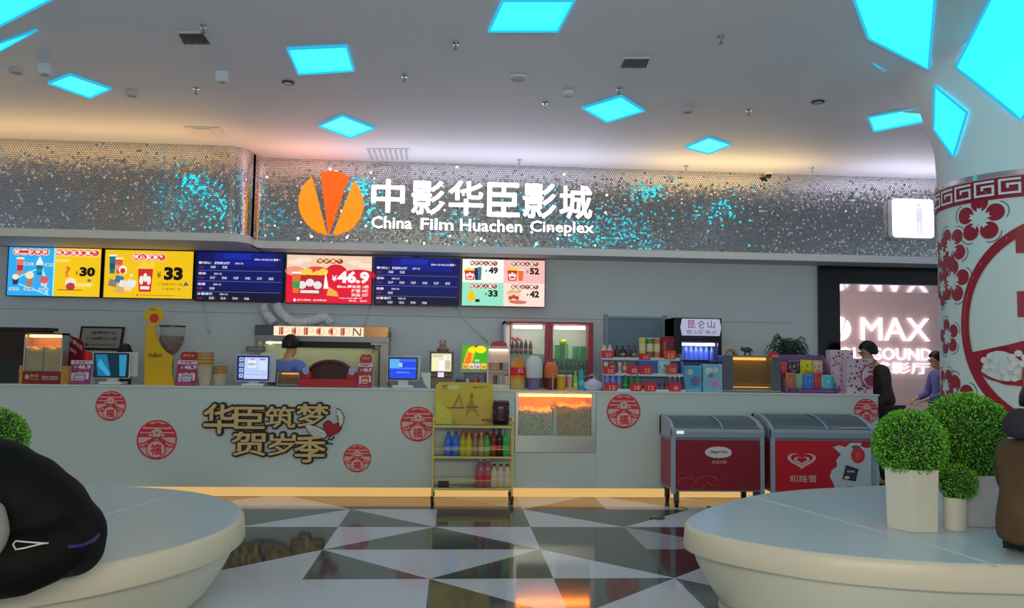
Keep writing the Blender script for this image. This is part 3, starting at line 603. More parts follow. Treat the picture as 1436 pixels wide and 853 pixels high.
# ================================================================ popcorn bay in the counter
x0, x1, z0, z1 = PD[0]+.003, PD[1]-.003, PD[2]+.003, ZC-.024
pb = thing('popcorn_warmer_bay', 'built-in popcorn warmer in the counter front with two heaps under orange light', 'popcorn warmer', ((x0+x1)/2, CY0, z0))
SS = P((190, 196, 192), .3, .9)
zgl = at(780, 611, CY0).z; xa, xb = at(727, 580, CY0).x, at(829, 580, CY0).x
m = MB(); m.box(x0, x1, CY0-.008, CY0+.02, z0, zgl, SS); m.box(x0, xa, CY0-.008, CY0+.02, zgl, z1, SS); m.box(xb, x1, CY0-.008, CY0+.02, zgl, z1, SS); m.box(xa, xb, CY0-.008, CY0+.02, z1-.012, z1, SS); m.build('front_frame', pb, bevel=.002)
m = MB(); m.box(x0+.005, x1-.005, CY1-.05, CY1-.032, z0+.03, z1-.02, P((200, 150, 90), .4, noise=.05)); m.box(x0+.005, xa, CY0+.02, CY1-.05, zgl, z1-.02, SS); m.box(xb, x1-.005, CY0+.02, CY1-.05, zgl, z1-.02, SS); m.box(x0+.005, x1-.005, CY0+.02, CY1-.05, zgl-.03, zgl-.01, SS); m.build('bin', pb)
xd = at(779, 580, CY0).x
m = MB(); m.prism([(xd-.028, zgl), (xd+.028, zgl), (xd+.014, zgl+.30), (xd-.014, zgl+.30)], CY0+.03, CY1-.06, SS); m.build('divider', pb)
MB().box(xa, xb, CY0+.03, CY0+.06, z1-.045, z1-.02, E((255, 130, 40), 34)).build('heat_lamp', pb)
MB().box(xa, xb, CY0-.002, CY0+.002, zgl, z1-.012, GLASS()).build('glass', pb)
for i in (0, 1): xx = x0+(x1-x0)*(.33+.3*i); MB().lathe([(.008, 0), (.008, .012)], CHROME, 0, 0, 10)
def popcorn(name, parent, bx0, bx1, by0, by1, bz, top, mat, n, rnd, size=.014):
    m = MB(); nx, ny = 14, 6; g = []
    for i in range(nx+1):
        for j in range(ny+1):
            u, v = i/nx, j/ny; g.append((bx0+(bx1-bx0)*u, by0+(by1-by0)*v, top(u, v)))
    fs = [(i*(ny+1)+j, (i+1)*(ny+1)+j, (i+1)*(ny+1)+j+1, i*(ny+1)+j+1) for i in range(nx) for j in range(ny)]
    k = len(g); g += [(bx0+(bx1-bx0)*i/nx, by0, bz) for i in range(nx+1)]; fs += [(i*(ny+1), k+i, k+i+1, (i+1)*(ny+1)) for i in range(nx)]
    m.add(g, fs, mat[0])
    for q in range(n):
        u = rnd.random(); x = bx0+(bx1-bx0)*u
        if rnd.random() < .28: v = rnd.random(); p = (x, by0+(by1-by0)*v, top(u, v)+.004)
        else: p = (x, by0-.003, bz+(top(u, 0)-bz)*rnd.random())
        r_ = size*rnd.uniform(.6, 1.15); o = [rnd.uniform(.6, 1.3)*r_ for _ in range(6)]
        m.add([(p[0]-o[0], p[1], p[2]), (p[0]+o[1], p[1], p[2]), (p[0], p[1]-o[2]*.7, p[2]), (p[0], p[1]+o[3], p[2]), (p[0], p[1], p[2]-o[4]), (p[0], p[1], p[2]+o[5])], [(0, 2, 5), (2, 1, 5), (1, 3, 5), (3, 0, 5), (2, 0, 4), (1, 2, 4), (3, 1, 4), (0, 3, 4)], rnd.choice(mat))
    o = m.build(name, parent, fix=False); return o
rn = random.Random(5)
PC1 = (P((168, 160, 136), .8), P((196, 186, 160), .8), P((120, 112, 92), .8)); PC2 = (P((170, 134, 86), .8), P((196, 156, 100), .8), P((126, 94, 56), .8))
hL = at(750, 577, CY0).z; hR = at(800, 571, CY0).z
def loose(o, label, group=None): tag(o, label, 'popcorn', group); o['kind'] = 'stuff'; return o
loose(popcorn('popcorn', None, xa+.004, xd-.03, CY0+.02, CY1-.08, zgl, lambda u, v: hL+.02*sin(u*7)*.4+.03*v, PC1, 620, rn, .011), 'pale popcorn heap in the left half of the counter warmer bay')
loose(popcorn('popcorn', None, xd+.03, xb-.004, CY0+.02, CY1-.08, zgl, lambda u, v: hR+.012*sin(u*9)+.03*v, PC2, 620, rn, .011), 'brown popcorn heap in the right half of the counter warmer bay')
# ================================================================ things on and behind the counter
def ob(px0, ytop, px1, Y, z0=None):
    a = at(px0, 525, Y).x; b = at(px1, 525, Y).x; return a, b, (ZC if z0 is None else z0), at((px0+px1)/2, ytop, Y).z
# black cabinet at the far left
x0, x1, z0, z1 = ob(-60, 459, 68, 9.05)
t = thing('display_cabinet', 'black glass display cabinet at the left end of the counter behind the popcorn warmer', 'cabinet', ((x0+x1)/2, 9.1, ZC))
MB().box(x0, x1+.01, 8.98, 9.2, z1-.035, z1, P((16, 15, 16), .4, raw=True)).build('top', t, bevel=.003)
m = MB(); m.box(x0, x1-.04, 9.17, 9.2, z0, z1-.035, P((52, 36, 26), .4, raw=True)); m.box(x0, x1-.04, 9.0, 9.2, z0, z0+.02, BLACK); m.box(x1-.06, x1-.04, 9.0, 9.2, z0, z1-.035, BLACK); m.build('body', t)
MB().box(x0, x1-.05, 8.995, 9.0, z0, z0+.26, P((20, 18, 20), .15, raw=True)).build('lower_door', t)
MB().box(x0, x1-.05, 8.994, 8.999, z0+.26, z1-.035, GLASS((120, 100, 90), .25)).build('glass_pane', t)
# popcorn warmer
Y = 8.81; x0, x1, z0, z1 = ob(27, 467, 95, Y)
t = thing('popcorn_warmer', 'red based glass popcorn warmer at the left end of the counter', 'popcorn warmer', ((x0+x1)/2, Y+.1, ZC))
zb = at(60, 521, Y).z; d0, d1 = Y, Y+.16; xs = at(33, 500, Y).x; xe = at(87, 500, Y).x
m = MB(); m.box(xs, xe, d0, d1, z0, zb, P((92, 14, 24), .35)); F = Flat(m, plane(xs, xe, z0, zb, d0))
F.disc(.12, .55, .06, .2, P((150, 120, 80)), 12); F.text('爆米花', .2, .5, .42, .78, P((150, 120, 80)), .02); F.text('POPCORN', .2, .32, .42, .44, P((150, 120, 80))); F.text('现做现卖香脆可口', .5, .46, .93, .64, P((160, 150, 150)), .01); F.rect(.5, .36, .93, .40, P((160, 150, 150))); m.build('base', t, bevel=.004)
m = MB(); m.box(xs, xe, d0, d1, z1-.02, z1, P((90, 60, 40), .4)); m.box(xs, xs+.012, d0, d1, zb, z1, SS); m.box(xe-.012, xe, d0, d1, zb, z1, SS); m.box(xs, xe, d1-.012, d1, zb, z1, P((120, 70, 30), .5)); m.build('frame', t)
MB().box((xs+xe)/2-.006, (xs+xe)/2+.006, d0+.01, d1-.02, zb, zb+.26, GLASS((200, 190, 160), .35)).build('divider', t)
MB().box(xs+.04, xe-.01, d0+.02, d0+.06, z1-.045, z1-.02, E((255, 190, 90), 12)).build('lamp', t)
MB().box(xs+.012, xe-.012, d0+.001, d0+.004, zb, z1-.02, GLASS()).build('glass', t)
PB = P((140, 96, 48), .6, noise=.6, nscale=60)
for a, b, zt_ in ((x0, xs, .19), (xe, x1, .19)): MB().box(a, b, d0-.006, d1, z0, z0+zt_, PB).build('side_panel', t)
PCW = (P((190, 150, 80), .8), P((206, 172, 104), .8), P((140, 112, 62), .8))
loose(popcorn('popcorn', None, xs+.014, (xs+xe)/2-.008, d0+.02, d1-.02, zb+.002, lambda u, v: zb+.235+.012*sin(u*8), PCW, 420, rn, .011), 'popcorn heap in the left half of the red based warmer')
loose(popcorn('popcorn', None, (xs+xe)/2+.008, xe-.014, d0+.02, d1-.02, zb+.002, lambda u, v: zb+.245+.012*sin(u*6+2), PCW, 420, rn, .011), 'popcorn heap in the right half of the red based warmer')
# dark red board and framed notice behind
x0, x1, z0, z1 = ob(86, 468, 119, 9.18)
t = thing('menu_board', 'dark red board with slanting white writing right of the popcorn warmer', 'board', ((x0+x1)/2, 9.19, ZC))
zc_ = lambda y: at(100, y, 9.18).z
m = MB(); m.prism([(x0, ZC), (x1, ZC), (x1, zc_(500)), (x1-.04, zc_(478)), (x0+.02, zc_(468)), (x0, zc_(470))], 9.18, 9.2, P((84, 18, 26), .4)); m.build('panel', t)
m = MB(); F = Flat(m, lambda u, v, d: (x0+(x1-x0)*(u), 9.179-d, zc_(500)+(zc_(468)-zc_(500))*(v-.75*u+.25)))
F.text('焦糖爆米花', .15, .62, .85, .84, P((170, 150, 150)), .02); F.text('奶油味', .15, .25, .6, .43, P((170, 150, 150)), .02); m.build('lettering', t, fix=False)
x0, x1, z0, z1 = ob(107, 458, 171, 9.86, at(139, 491, 9.86).z)
t = thing('framed_notice', 'black framed grey notice board hung tilted on the wall behind the white monitor', 'notice', ((x0+x1)/2, WY, z0))
sk = at(113, 470, 9.86).x-x0
def trap(i, j): return [(x0+i, z0+i), (x1-sk-i, z0+i), (x1-i, z1-i), (x0+sk+i, z1-i)]
MB().prism(trap(0, 0), 9.862, 9.895, P((24, 20, 20), .4, raw=True)).build('frame', t)
m = MB(); m.add([(x, 9.861, z) for x, z in trap(.022, 0)], [(0, 1, 2, 3)], P((106, 104, 102), .4)); F = Flat(m, lambda u, v, d: (x0+sk*v+(x1-x0-sk)*u, 9.8605-d, z0+(z1-z0)*v))
F.text('温馨提示', .25, .66, .85, .80, P((50, 46, 46)), .02); F.text('3.18M影厅上映', .16, .42, .88, .56, P((50, 46, 46)), .02); F.text('请排队购票谢谢合作', .3, .18, .86, .26, P((60, 56, 56))); F.disc(.2, .22, .05, .06, P((50, 46, 46)), 12); m.build('sheet', t, fix=False)
x0, x1, z0, z1 = ob(115, 494, 128, 9.1)
tag(MB().lathe([(.05, ZC), (.05, ZC+.06), (.045, z1-.02), (.03, z1), (.0, z1+.002)], P((170, 18, 34), .3), (x0+x1)/2, 9.1, 18).build('canister', smooth=40), 'small bright red canister behind the left price sign', 'canister')
x0, x1, z0, z1 = ob(165, 481, 182, 9.12)
tag(MB().lathe([(.075, ZC), (.085, z1-.16), (.08, z1-.09), (.05, z1-.02), (0, z1)], P((14, 13, 15), .5, raw=True), (x0+x1)/2, 9.12, 20).build('black_canister', smooth=40), 'black rounded canister behind the white monitor on the left', 'canister')
# price signs
def price_sign(px0, px1, ytop, ybot, Y, label, header, base, photo):
    x0, x1, z0, z1 = ob(px0, ytop, px1, Y); t = thing('price_sign', label, 'price sign', ((x0+x1)/2, Y, ZC), 0, 'combo price signs reading 46.9 on the counter')
    zh = z1-(z1-z0)*.25 if header else z1
    m = MB(); m.prismx([(Y, ZC), (Y+.012, ZC), (Y+.07, zh), (Y+.06, zh)], x0, x1, P((150, 150, 150), .3)); m.prismx([(Y+.10, ZC), (Y+.11, ZC), (Y+.07, zh), (Y+.062, zh)], x0, x1, P((150, 150, 150), .3)); m.build('stand', t)
    m = MB(); sl = .06/(zh-ZC); F = Flat(m, lambda u, v, d: (x0+(x1-x0)*u, Y-.001-d+.06*v, ZC+(zh-ZC)*v)); W_ = P((178, 172, 174), .5)
    F.rect(0, 0, 1, 1, base); F.rect(.02, .83, .98, .98, W_); F.text('新春套餐', .14, .85, .86, .96, base, .02); F.text('46.9', .34, .63, .92, .80, W_, .05); F.text('¥', .18, .65, .29, .76, W_)
    bucket_pic(F, .52, .14, .55, .28, photo[0], photo[1], photo[2]); cup_pic(F, .2, .14, .16, .3, photo[1], W_); F.poly([(.8, .2), (.92, .22), (.9, .48), (.8, .48)], W_); F.rect(.08, .04, .9, .09, P((120, 60, 90)))
    m.build('print', t, fix=False)
    if header:
        m = MB(); m.prism([(x0+(x1-x0)*a, zh+(z1-zh)*b) for a, b in ((.14, 0), (.86, 0), (.92, .4), (.86, .92), (.7, 1), (.55, .9), (.4, 1), (.2, .92), (.1, .5))], Y+.06, Y+.07, P((124, 22, 30), .4)); F = Flat(m, plane(x0, x1, zh, z1, Y+.06)); F.text('春节快乐', .24, .35, .78, .7, P((180, 130, 70)), .03); m.build('header', t, fix=False)
PUR = P((112, 30, 72), .4); PH = (P((112, 100, 130)), P((150, 140, 160)), P((150, 130, 110)))
price_sign(95, 127, 505, 541, 8.86, 'purple price sign reading 46.9 left of the white monitor', False, P((104, 44, 92), .4), PH)
price_sign(246, 276, 493, 541, 8.86, 'magenta price sign with red crest between the yellow dispenser and the buckets', True, PUR, PH)
price_sign(501, 522, 497, 542, 8.86, 'narrow red price sign with crest right of the red display stand', True, P((116, 24, 40), .4), (P((150, 40, 44)), P((170, 150, 150)), P((150, 110, 70))))
# monitors
def monitor(q, Y, label, content, bez, rear=None, tilt=.0):
    px0, y0, px1, y1 = q; x0, x1, z0, z1 = bxp(px0, y0, px1, y1, Y); cx = (x0+x1)/2; t = thing('cashier_monitor', label, 'monitor', (cx, Y+.08, ZC), 0, 'cashier monitors on the counter')
    PW = P((172, 178, 182), .35); MB().prism(rrect(x0, x1, z0, z1, .012), Y, Y+.035, PW).build('casing', t, bevel=.003)
    m = MB(); m.prism(rrect(x0+.008, x1-.008, z0+.008, z1-.008, .008), Y-.004, Y, bez); b = .026
    F = Flat(m, plane(x0+b, x1-b, z0+b, z1-b, Y-.0042)); content(F); m.build('display', t, fix=False)
    m = MB(); m.prismx([(Y+.02, ZC+.02), (Y+.09, ZC+.02), (Y+.06, z0+.1), (Y+.035, z0+.1)], cx-.05, cx+.06, PW); m.build('neck', t, bevel=.004)
    m = MB(); m.prism(rrect(cx-.11, cx+.12, ZC+.002, ZC+.03, .012), Y-.03, Y+.16, PW); m.build('foot', t, bevel=.004)
    if rear:
        a, b2 = at(rear[0], 515, Y+.12).x, at(rear[1], 515, Y+.12).x; zt = at(rear[0], rear[2], Y+.12).z; zb_ = at(rear[0], rear[3], Y+.12).z
        MB().prism(rrect(a, b2, zb_, zt, .01), Y+.10, Y+.13, PW).build('customer_display', t, bevel=.003)
def c1(F): F.rect(0, 0, 1, 1, E((14, 44, 66), .8)); F.poly([(0, 1), (.36, 1), (.5, 0), (.1, 0)], E((30, 110, 150), .9)); F.poly([(.74, 1), (.98, 1), (.96, 0), (.78, 0)], E((40, 140, 180), .9)); F.poly([(.06, .5), (.16, .8), (.5, .1), (.4, 0)], E((50, 160, 200), .9))
def c2(F):
    F.rect(0, 0, 1, 1, E((190, 205, 246), 1)); F.rect(0, 0, .2, 1, E((50, 66, 120), .9))
    for k in range(4): F.rect(.03, .06+.25*k, .17, .24+.25*k, E((170, 196, 240), 1)); F.text('扫码取票'[k], .06, .09+.25*k, .14, .2+.25*k, E((40, 60, 130), .8), .02)
    F.rect(.32, .52, .6, .86, E((225, 232, 250), 1)); F.text('扫码支付', .34, .62, .58, .74, E((60, 70, 110), .9), .02); F.rect(.7, .42, .95, .84, E((210, 222, 250), 1)); F.rect(.24, .2, .96, .215, E((120, 140, 200), .9)); F.rect(.24, .35, .96, .36, E((120, 140, 200), .9)); F.rect(.74, .88, .92, .94, E((120, 130, 170), .9)); F.rect(.42, .9, .54, .95, E((140, 120, 150), .9))
def c3(F): F.rect(0, 0, 1, 1, E((30, 74, 232), 1)); F.rect(0, .52, .36, .98, E((92, 176, 240), 1)); F.rect(.36, .52, 1, .54, E((110, 160, 245), 1)); F.rect(0, .49, 1, .505, E((120, 170, 250), 1)); F.rect(.36, .86, 1, .98, E((56, 110, 240), 1)); F.rect(.34, .58, .48, .8, E((150, 205, 245), 1)); F.rect(.5, .58, .58, .72, E((40, 60, 160), 1)); F.text('欢迎光临 Welcome', .26, .26, .76, .34, E((140, 180, 255), 1), .02)
monitor((130, 494, 182, 531), 8.9, 'white cashier monitor with a dark cyan screen left of the yellow dispenser', c1, P((30, 34, 40), .3), (176, 194, 494, 528))
monitor((331, 498, 379, 535), 8.9, 'cashier monitor with a pale blue screen beside the small oven', c2, E((26, 34, 110), .8), (366, 387, 495, 536))
monitor((543, 500, 587, 534), 8.9, 'cashier monitor with a bright blue screen right of the popcorn machine', c3, P((14, 16, 50), .3, raw=True), (570, 590, 499, 530))
# chocolate dispenser
Y = 8.9; x0, x1, z0, z1 = ob(202, 458, 247, Y); x2 = at(258, 480, Y).x
t = thing('candy_dispenser', 'tall yellow chocolate bean dispenser with a clear hopper on the counter', 'dispenser', ((x0+x1)/2, Y+.05, ZC))
px = lambda X, YY: (at(190+X/6.562, 420+YY/6.562, Y).x, at(190+X/6.562, 420+YY/6.562, Y).z)
YB = P((238, 190, 20), .4, raw=True)
m = MB(); m.prism([px(80, 803), px(85, 500), px(95, 240), px(180, 238), px(192, 330), px(225, 420), px(290, 490), px(345, 520), px(330, 600), px(335, 700), px(365, 803)], Y, Y+.02, YB); F = Flat(m, lambda u, v, d: (px(u, v)[0], Y-d, px(u, v)[1])); F.text('m&m', 120, 535, 245, 490, P((60, 36, 22)), .02); m.build('board', t)
c = px(168, 150); rr = abs(px(78, 150)[0]-c[0]); m = MB(); m.prism([(c[0]+rr*cos(2*pi*i/24), c[1]+rr*sin(2*pi*i/24)) for i in range(24)], Y+.002, Y+.018, P((240, 196, 30), .4, raw=True)); F = Flat(m, plane(c[0]-rr, c[0]+rr, c[1]-rr, c[1]+rr, Y+.002)); F.disc(.52, .36, .24, .24, P((150, 34, 34)), 18); F.text('m&m', .22, .78, .6, .9, P((90, 66, 20)), .01); m.build('sign_disc', t)
hx, hr = (px(300, 0)[0]+px(150, 0)[0])/2+.02, .085; hz0, hz1 = px(0, 510)[1], px(0, 245)[1]; hx = (px(190, 300)[0]+px(420, 300)[0])/2; hr = (px(420, 300)[0]-px(190, 300)[0])/2
MB().lathe([(.03, hz0), (hr*.55, hz0+.05), (hr, hz0+.16), (hr, hz1)], GLASS((225, 230, 225), .2), hx, Y+.12, 24, cap=False).build('hopper', t, smooth=40)
MB().lathe([(hr+.006, hz1), (hr+.006, hz1+.015), (0, hz1+.016)], P((18, 18, 20), .3, raw=True), hx, Y+.12, 24).build('lid', t, smooth=40)
MB().lathe([(.05, ZC), (.05, ZC+.02), (.022, ZC+.03), (.022, hz0), (.0, hz0)], P((90, 84, 60), .3), hx, Y+.12, 16).build('column', t, smooth=40)
m = MB(); cm = [P(c_, .3) for c_ in ((90, 60, 34), (120, 40, 30), (40, 70, 50), (60, 50, 90), (120, 100, 40), (50, 36, 26))]
for k in range(330):
    zz = rn.uniform(hz0+.03, hz1-.1); f = min(1, max(.3, .55+.45*(zz-hz0-.05)/.11)); a = rn.uniform(pi, 2*pi); r_ = hr*f*.93
    m.sph((hx+r_*cos(a), Y+.12+r_*sin(a), zz), (.009, .006, .009), rn.choice(cm), 6, 4)
m.lathe([(.02, hz0+.01), (hr*.5, hz0+.05), (hr*.9, hz0+.16), (hr*.9, hz1-.1), (0, hz1-.095)], cm[0], hx, Y+.12, 16)
loose(m.build('chocolate_beans'), 'mixed coloured chocolate beans in the clear hopper of the yellow dispenser')['category'] = 'sweets'
# paper buckets: every bucket of a stack
def bucket_stack(cx_px, Y, bot, n_plain, n_print, r, h, step, where):
    cx = at(cx_px, 530, Y).x; z = ZC
    for k in range(n_plain+n_print):
        pr = k >= n_plain; mt = P((150, 110, 60), .5, noise=.55, nscale=40) if pr else P((128, 122, 108), .6)
        nm = ['lowest', 'second', 'third', 'fourth', 'fifth', 'sixth', 'seventh', 'eighth'][k] if k < n_plain+n_print-1 else 'topmost'
        t = thing('paper_bucket', '%s %s paper bucket of the %s' % (nm, 'printed' if pr else 'plain', where), 'paper bucket', (cx, Y, z), 0, 'paper buckets in the '+where)
        rb = r*.74; m = MB(); m.lathe([(rb, z), (r, z+h), (r-.003, z+h), (rb-.003, z+.004), (0, z+.004)], mt, cx, Y, 22); m.build('wall', t, smooth=40, fix=False)
        MB().lathe([(r-.002, z+h-.004), (r+.004, z+h-.004), (r+.004, z+h+.002), (r-.002, z+h+.002)], P((96, 40, 30) if pr else (140, 136, 124), .5), cx, Y, 22, cap=False).build('rim', t, smooth=40)
        z += step if pr or k == n_plain-1 else .03
    return z
bucket_stack(287, 8.95, 541, 3, 4, .085, .145, .036, 'tall bucket stack left of the pale blue monitor')
bucket_stack(308, 8.99, 541, 2, 3, .075, .085, .03, 'short bucket stack left of the pale blue monitor')
# little oven
x0, x1, z0, z1 = ob(388, 521, 420, 8.88)
t = thing('snack_oven', 'small glass fronted snack oven glowing orange left of the red display stand', 'oven', ((x0+x1)/2, 9, ZC))
m = MB(); m.box(x0, x1, 8.9, 9.12, z1-.012, z1, P((60, 56, 54), .4)); m.box(x0, x1, 8.9, 9.12, z0+.01, z0+.03, P((90, 88, 84), .3)); m.box(x0, x0+.015, 8.9, 9.12, z0+.03, z1-.012, P((90, 88, 84), .3)); m.box(x1-.015, x1, 8.9, 9.12, z0+.03, z1-.012, P((90, 88, 84), .3)); m.box(x0, x1, 9.1, 9.12, z0+.03, z1, P((120, 90, 50), .4)); m.build('housing', t)
MB().box(x0+.03, x1-.03, 9.0, 9.03, z1-.035, z1-.018, E((255, 190, 120), 2.6)).build('lamp', t)
m = MB()
for k in range(4): xx = x0+.04+(x1-x0-.08)*k/3; m.tube([(xx, 8.94, z0+.08), (xx, 9.08, z0+.08)], .015, P((120, 50, 26), .4), 8)
loose(m.build('sausages', smooth=0), 'row of sausages grilling inside the small glass oven')['category'] = 'sausages'
MB().box(x0+.015, x1-.015, 8.898, 8.9, z0+.03, z1-.012, GLASS((200, 180, 150), .2)).build('glass', t)
for xx in (x0+.02, x1-.02): MB().cyl(xx, 8.93, ZC, ZC+.012, .012, BLACK, 10).build('foot', t)
# red display stand
x0, x1, z0, z1 = ob(418, 511, 503, 8.9)
t = thing('display_stand', 'red arched display stand with two round blue dials beside the small oven', 'display stand', ((x0+x1)/2, 9, ZC))
RD = P((122, 18, 30), .4); zb = ZC+.09
MB().prism([(x0, ZC), (x1, ZC), (x1-.02, zb), (x0+.02, zb)], 8.87, 9.12, RD).build('base', t, bevel=.003)
m = MB(); cx = (x0+x1)/2; ar = (x1-x0)*.33; arch = [(cx+ar*cos(pi*i/16), at(460, 523, 8.9).z+ar*.55*sin(pi*i/16)) for i in range(17)]
m.prism([(cx+ar, zb)]+arch+[(cx-ar, zb)], 9.06, 9.1, P((44, 14, 20), .4)); m.build('back_panel', t)
m = MB(); o2 = [(cx+(ar+.02)*cos(pi*i/16), arch[0][1]+(ar*.55+.025)*sin(pi*i/16)) for i in range(17)]
m.prism(arch+o2[::-1], 8.95, 9.1, P((60, 16, 22), .4)); m.build('arch', t)
for sx in (-1, 1):
    a = cx+sx*(x1-x0)*.38; zt = z1-.08; MB().prism(rrect(a-.055, a+.055, zb, zt, .006), 8.93, 9.08, RD).build('pillar', t, bevel=.003)
    m = MB(); m.prism([(a+.034*cos(2*pi*i/20), zb+.085+.042*sin(2*pi*i/20)) for i in range(20)], 8.922, 8.93, P((150, 156, 186), .4)); F = Flat(m, plane(a-.034, a+.034, zb+.045, zb+.125, 8.922)); F.disc(.5, .5, .32, .32, P((104, 116, 160)), 16); F.rect(.46, .5, .54, .76, P((180, 180, 190))); F.rect(.5, .46, .7, .54, P((180, 180, 190))); m.build('dial', t)
    MB().box(a-.03, a+.03, 8.94, 9.05, zt, zt+.012, GOLD).build('cap', t)
m = MB()
for k in (-.05, .03): F = m.prism([(cx+k+.02+.014*cos(2*pi*i/12), ZC+.045+.014*sin(2*pi*i/12)) for i in range(12)], 8.872, 8.882, P((150, 50, 60), .4))
m.build('buttons', t)
# popcorn machine against the wall
MY0, MY1 = 9.57, 9.885; mx0, mx1 = at(357, 465, MY0).x, at(545, 470, MY0).x; mz1 = at(450, 457, MY0).z; mzh = at(450, 479, MY0).z
t = thing('popcorn_machine', 'large stainless popcorn machine with a lit sign band against the back wall', 'popcorn machine', ((mx0+mx1)/2, 9.7, 0))
ST = P((150, 152, 154), .35, .6); sx0, sx1 = at(384, 465, MY0).x, at(510, 465, MY0).x; szt, szb = at(450, 458.5, MY0).z, at(450, 471.5, MY0).z
m = MB(); m.box(mx0, sx0, MY0, MY1, mzh, mz1, P((96, 100, 110), .3, .5)); m.box(sx1, mx1, MY0, MY1, mzh, mz1, P((170, 130, 90), .25, .9)); m.box(sx0, sx1, MY0+.02, MY1, mzh, mz1, ST); m.build('hood', t, bevel=.004)
MB().box(mx0, mx1+.01, MY0-.015, MY0+.05, mzh-.005, szb, ST).build('hood_rail', t, bevel=.003)
m = MB()
for k in range(5): z = mzh+.02+.022*k; m.box(mx1-.02, mx1+.012, MY0-.004, MY1-.1, z, z+.008, DGREY)
m.build('louvre_slats', t)
m = MB(); m.box(sx0, sx1, MY0-.006, MY0+.02, szb, szt, E((255, 232, 200), 1.0)); F = Flat(m, plane(sx0, sx1, szb, szt, MY0-.006)); R_ = E((190, 66, 36), .85); S2 = E((255, 250, 244), 1.1)
w_ = 1/8.4
for k, ch in enumerate('POPCORN'):
    u = .05+w_*k*1.15+.01
    if ch in 'PR': F.rect(u, .1, u+.015, .9, R_); F.rect(u+.02, .1, u+.045, .9, R_); F.disc(u+.075, .62, .035, .28, E((225, 190, 150), .95), 18, hole=.8)
    elif ch in 'OC': F.disc(u+.05, .5, .05, .42, R_, 20, pi/2, pi*1.5); F.disc(u+.055, .5, .045, .4, E((225, 190, 150), .95), 20, hole=.82)
    else: F.rect(u, .1, u+.012, .9, E((110, 60, 40), .9)); F.poly([(u, .9), (u+.02, .9), (u+.09, .1), (u+.07, .1)], E((110, 60, 40), .9)); F.rect(u+.08, .1, u+.092, .9, E((110, 60, 40), .9))
m.build('sign_band', t, fix=False)
m = MB(); m.box(mx1-.09, mx1, MY0+.01, MY1, 0, mzh, ST); m.box(mx0, mx0+.05, MY0+.01, MY1, 0, mzh, ST); m.build('side_post', t)
m = MB(); m.box(mx0+.05, mx1-.09, MY1-.03, MY1, ZC-.1, mzh, P((196, 200, 166), .5)); m.box(mx0+.05, mx1-.09, MY0+.05, MY1, 0, ZC-.15, ST); m.build('cooking_bay', t)
MB().box(at(400, 480, MY0).x, at(525, 480, MY0).x, MY0+.03, MY0+.1, at(450, 488, MY0).z, mzh, P((14, 12, 14), .4, raw=True)).build('dark_valance', t)
MB().box(mx0+.12, mx1-.2, 9.62, 9.7, mzh-.03, mzh-.012, E((250, 255, 214), 2.2)).build('bay_lamp', t)
q = bxp(520, 479.5, 534, 484, MY0-.005); MB().box(q[0], q[1], MY0+.0, MY0+.012, q[2], q[3], P((190, 186, 186))).build('notice_label', t)
q = bxp(345, 486, 372, 493, MY0); m = MB(); m.box(q[0], q[1], MY0-.01, MY0+.01, q[2], q[3], P((70, 74, 74), .4)); F = Flat(m, plane(*q, MY0-.011)); F.text('ABCDE', .1, .25, .9, .75, P((120, 124, 120))); m.build('control_plate', t)
for q in ((359, 476, 365, 483), (376, 476, 382, 483)): q = bxp(*q, MY1-.05); MB().box(q[0], q[1], MY1-.06, MY1-.04, q[2], q[3], E((235, 245, 210), 1.2)).build('bay_light', t)
fx = at(529, 500, MY0+.05).x; fz = at(529, 500, MY0).z
tag(MB().tube([(fx+.03, MY0-.025, 0.8), (fx+.03, MY0-.025, fz+.03), (fx+.025, MY0-.03, fz+.075), (fx, MY0-.05, fz+.09), (fx-.035, MY0-.08, fz+.08), (fx-.045, MY0-.08, fz+.04)], .008, P((60, 60, 62), .3), 8).build('water_tap', smooth=0), 'dark gooseneck water tap in front of the popcorn machine right post', 'tap')
def duct(pts, r, label):
    d = []; P_ = [at(x, y, Y_) for x, y, Y_ in pts]
    for i in range(len(P_)-1):
        p0, p1, p2, p3 = P_[max(i-1, 0)], P_[i], P_[i+1], P_[min(i+2, len(P_)-1)]
        for k in range(14):
            u = k/14; d.append(.5*((2*p1)+(p2-p0)*u+(2*p0-5*p1+4*p2-p3)*u*u+(3*p1-p0-3*p2+p3)*u**3))
    d.append(P_[-1]); N = len(d); tag(MB().tube(d, lambda u: r*(1+.14*sin(u*N*2.2)), P((160, 164, 168), .35), 12).build('exhaust_duct', smooth=30), label, 'duct', 'silver exhaust ducts on the popcorn machine')
duct([(369, 428, 9.83), (373, 440, 9.8), (380, 449, 9.74), (385, 455, 9.72)], .055, 'short silver corrugated duct at the left of the popcorn machine top')
duct([(388, 428, 9.82), (395, 440, 9.78), (412, 452, 9.72), (436, 451, 9.72), (455, 446, 9.72), (464, 455, 9.73)], .055, 'long curved silver corrugated duct on top of the popcorn machine')
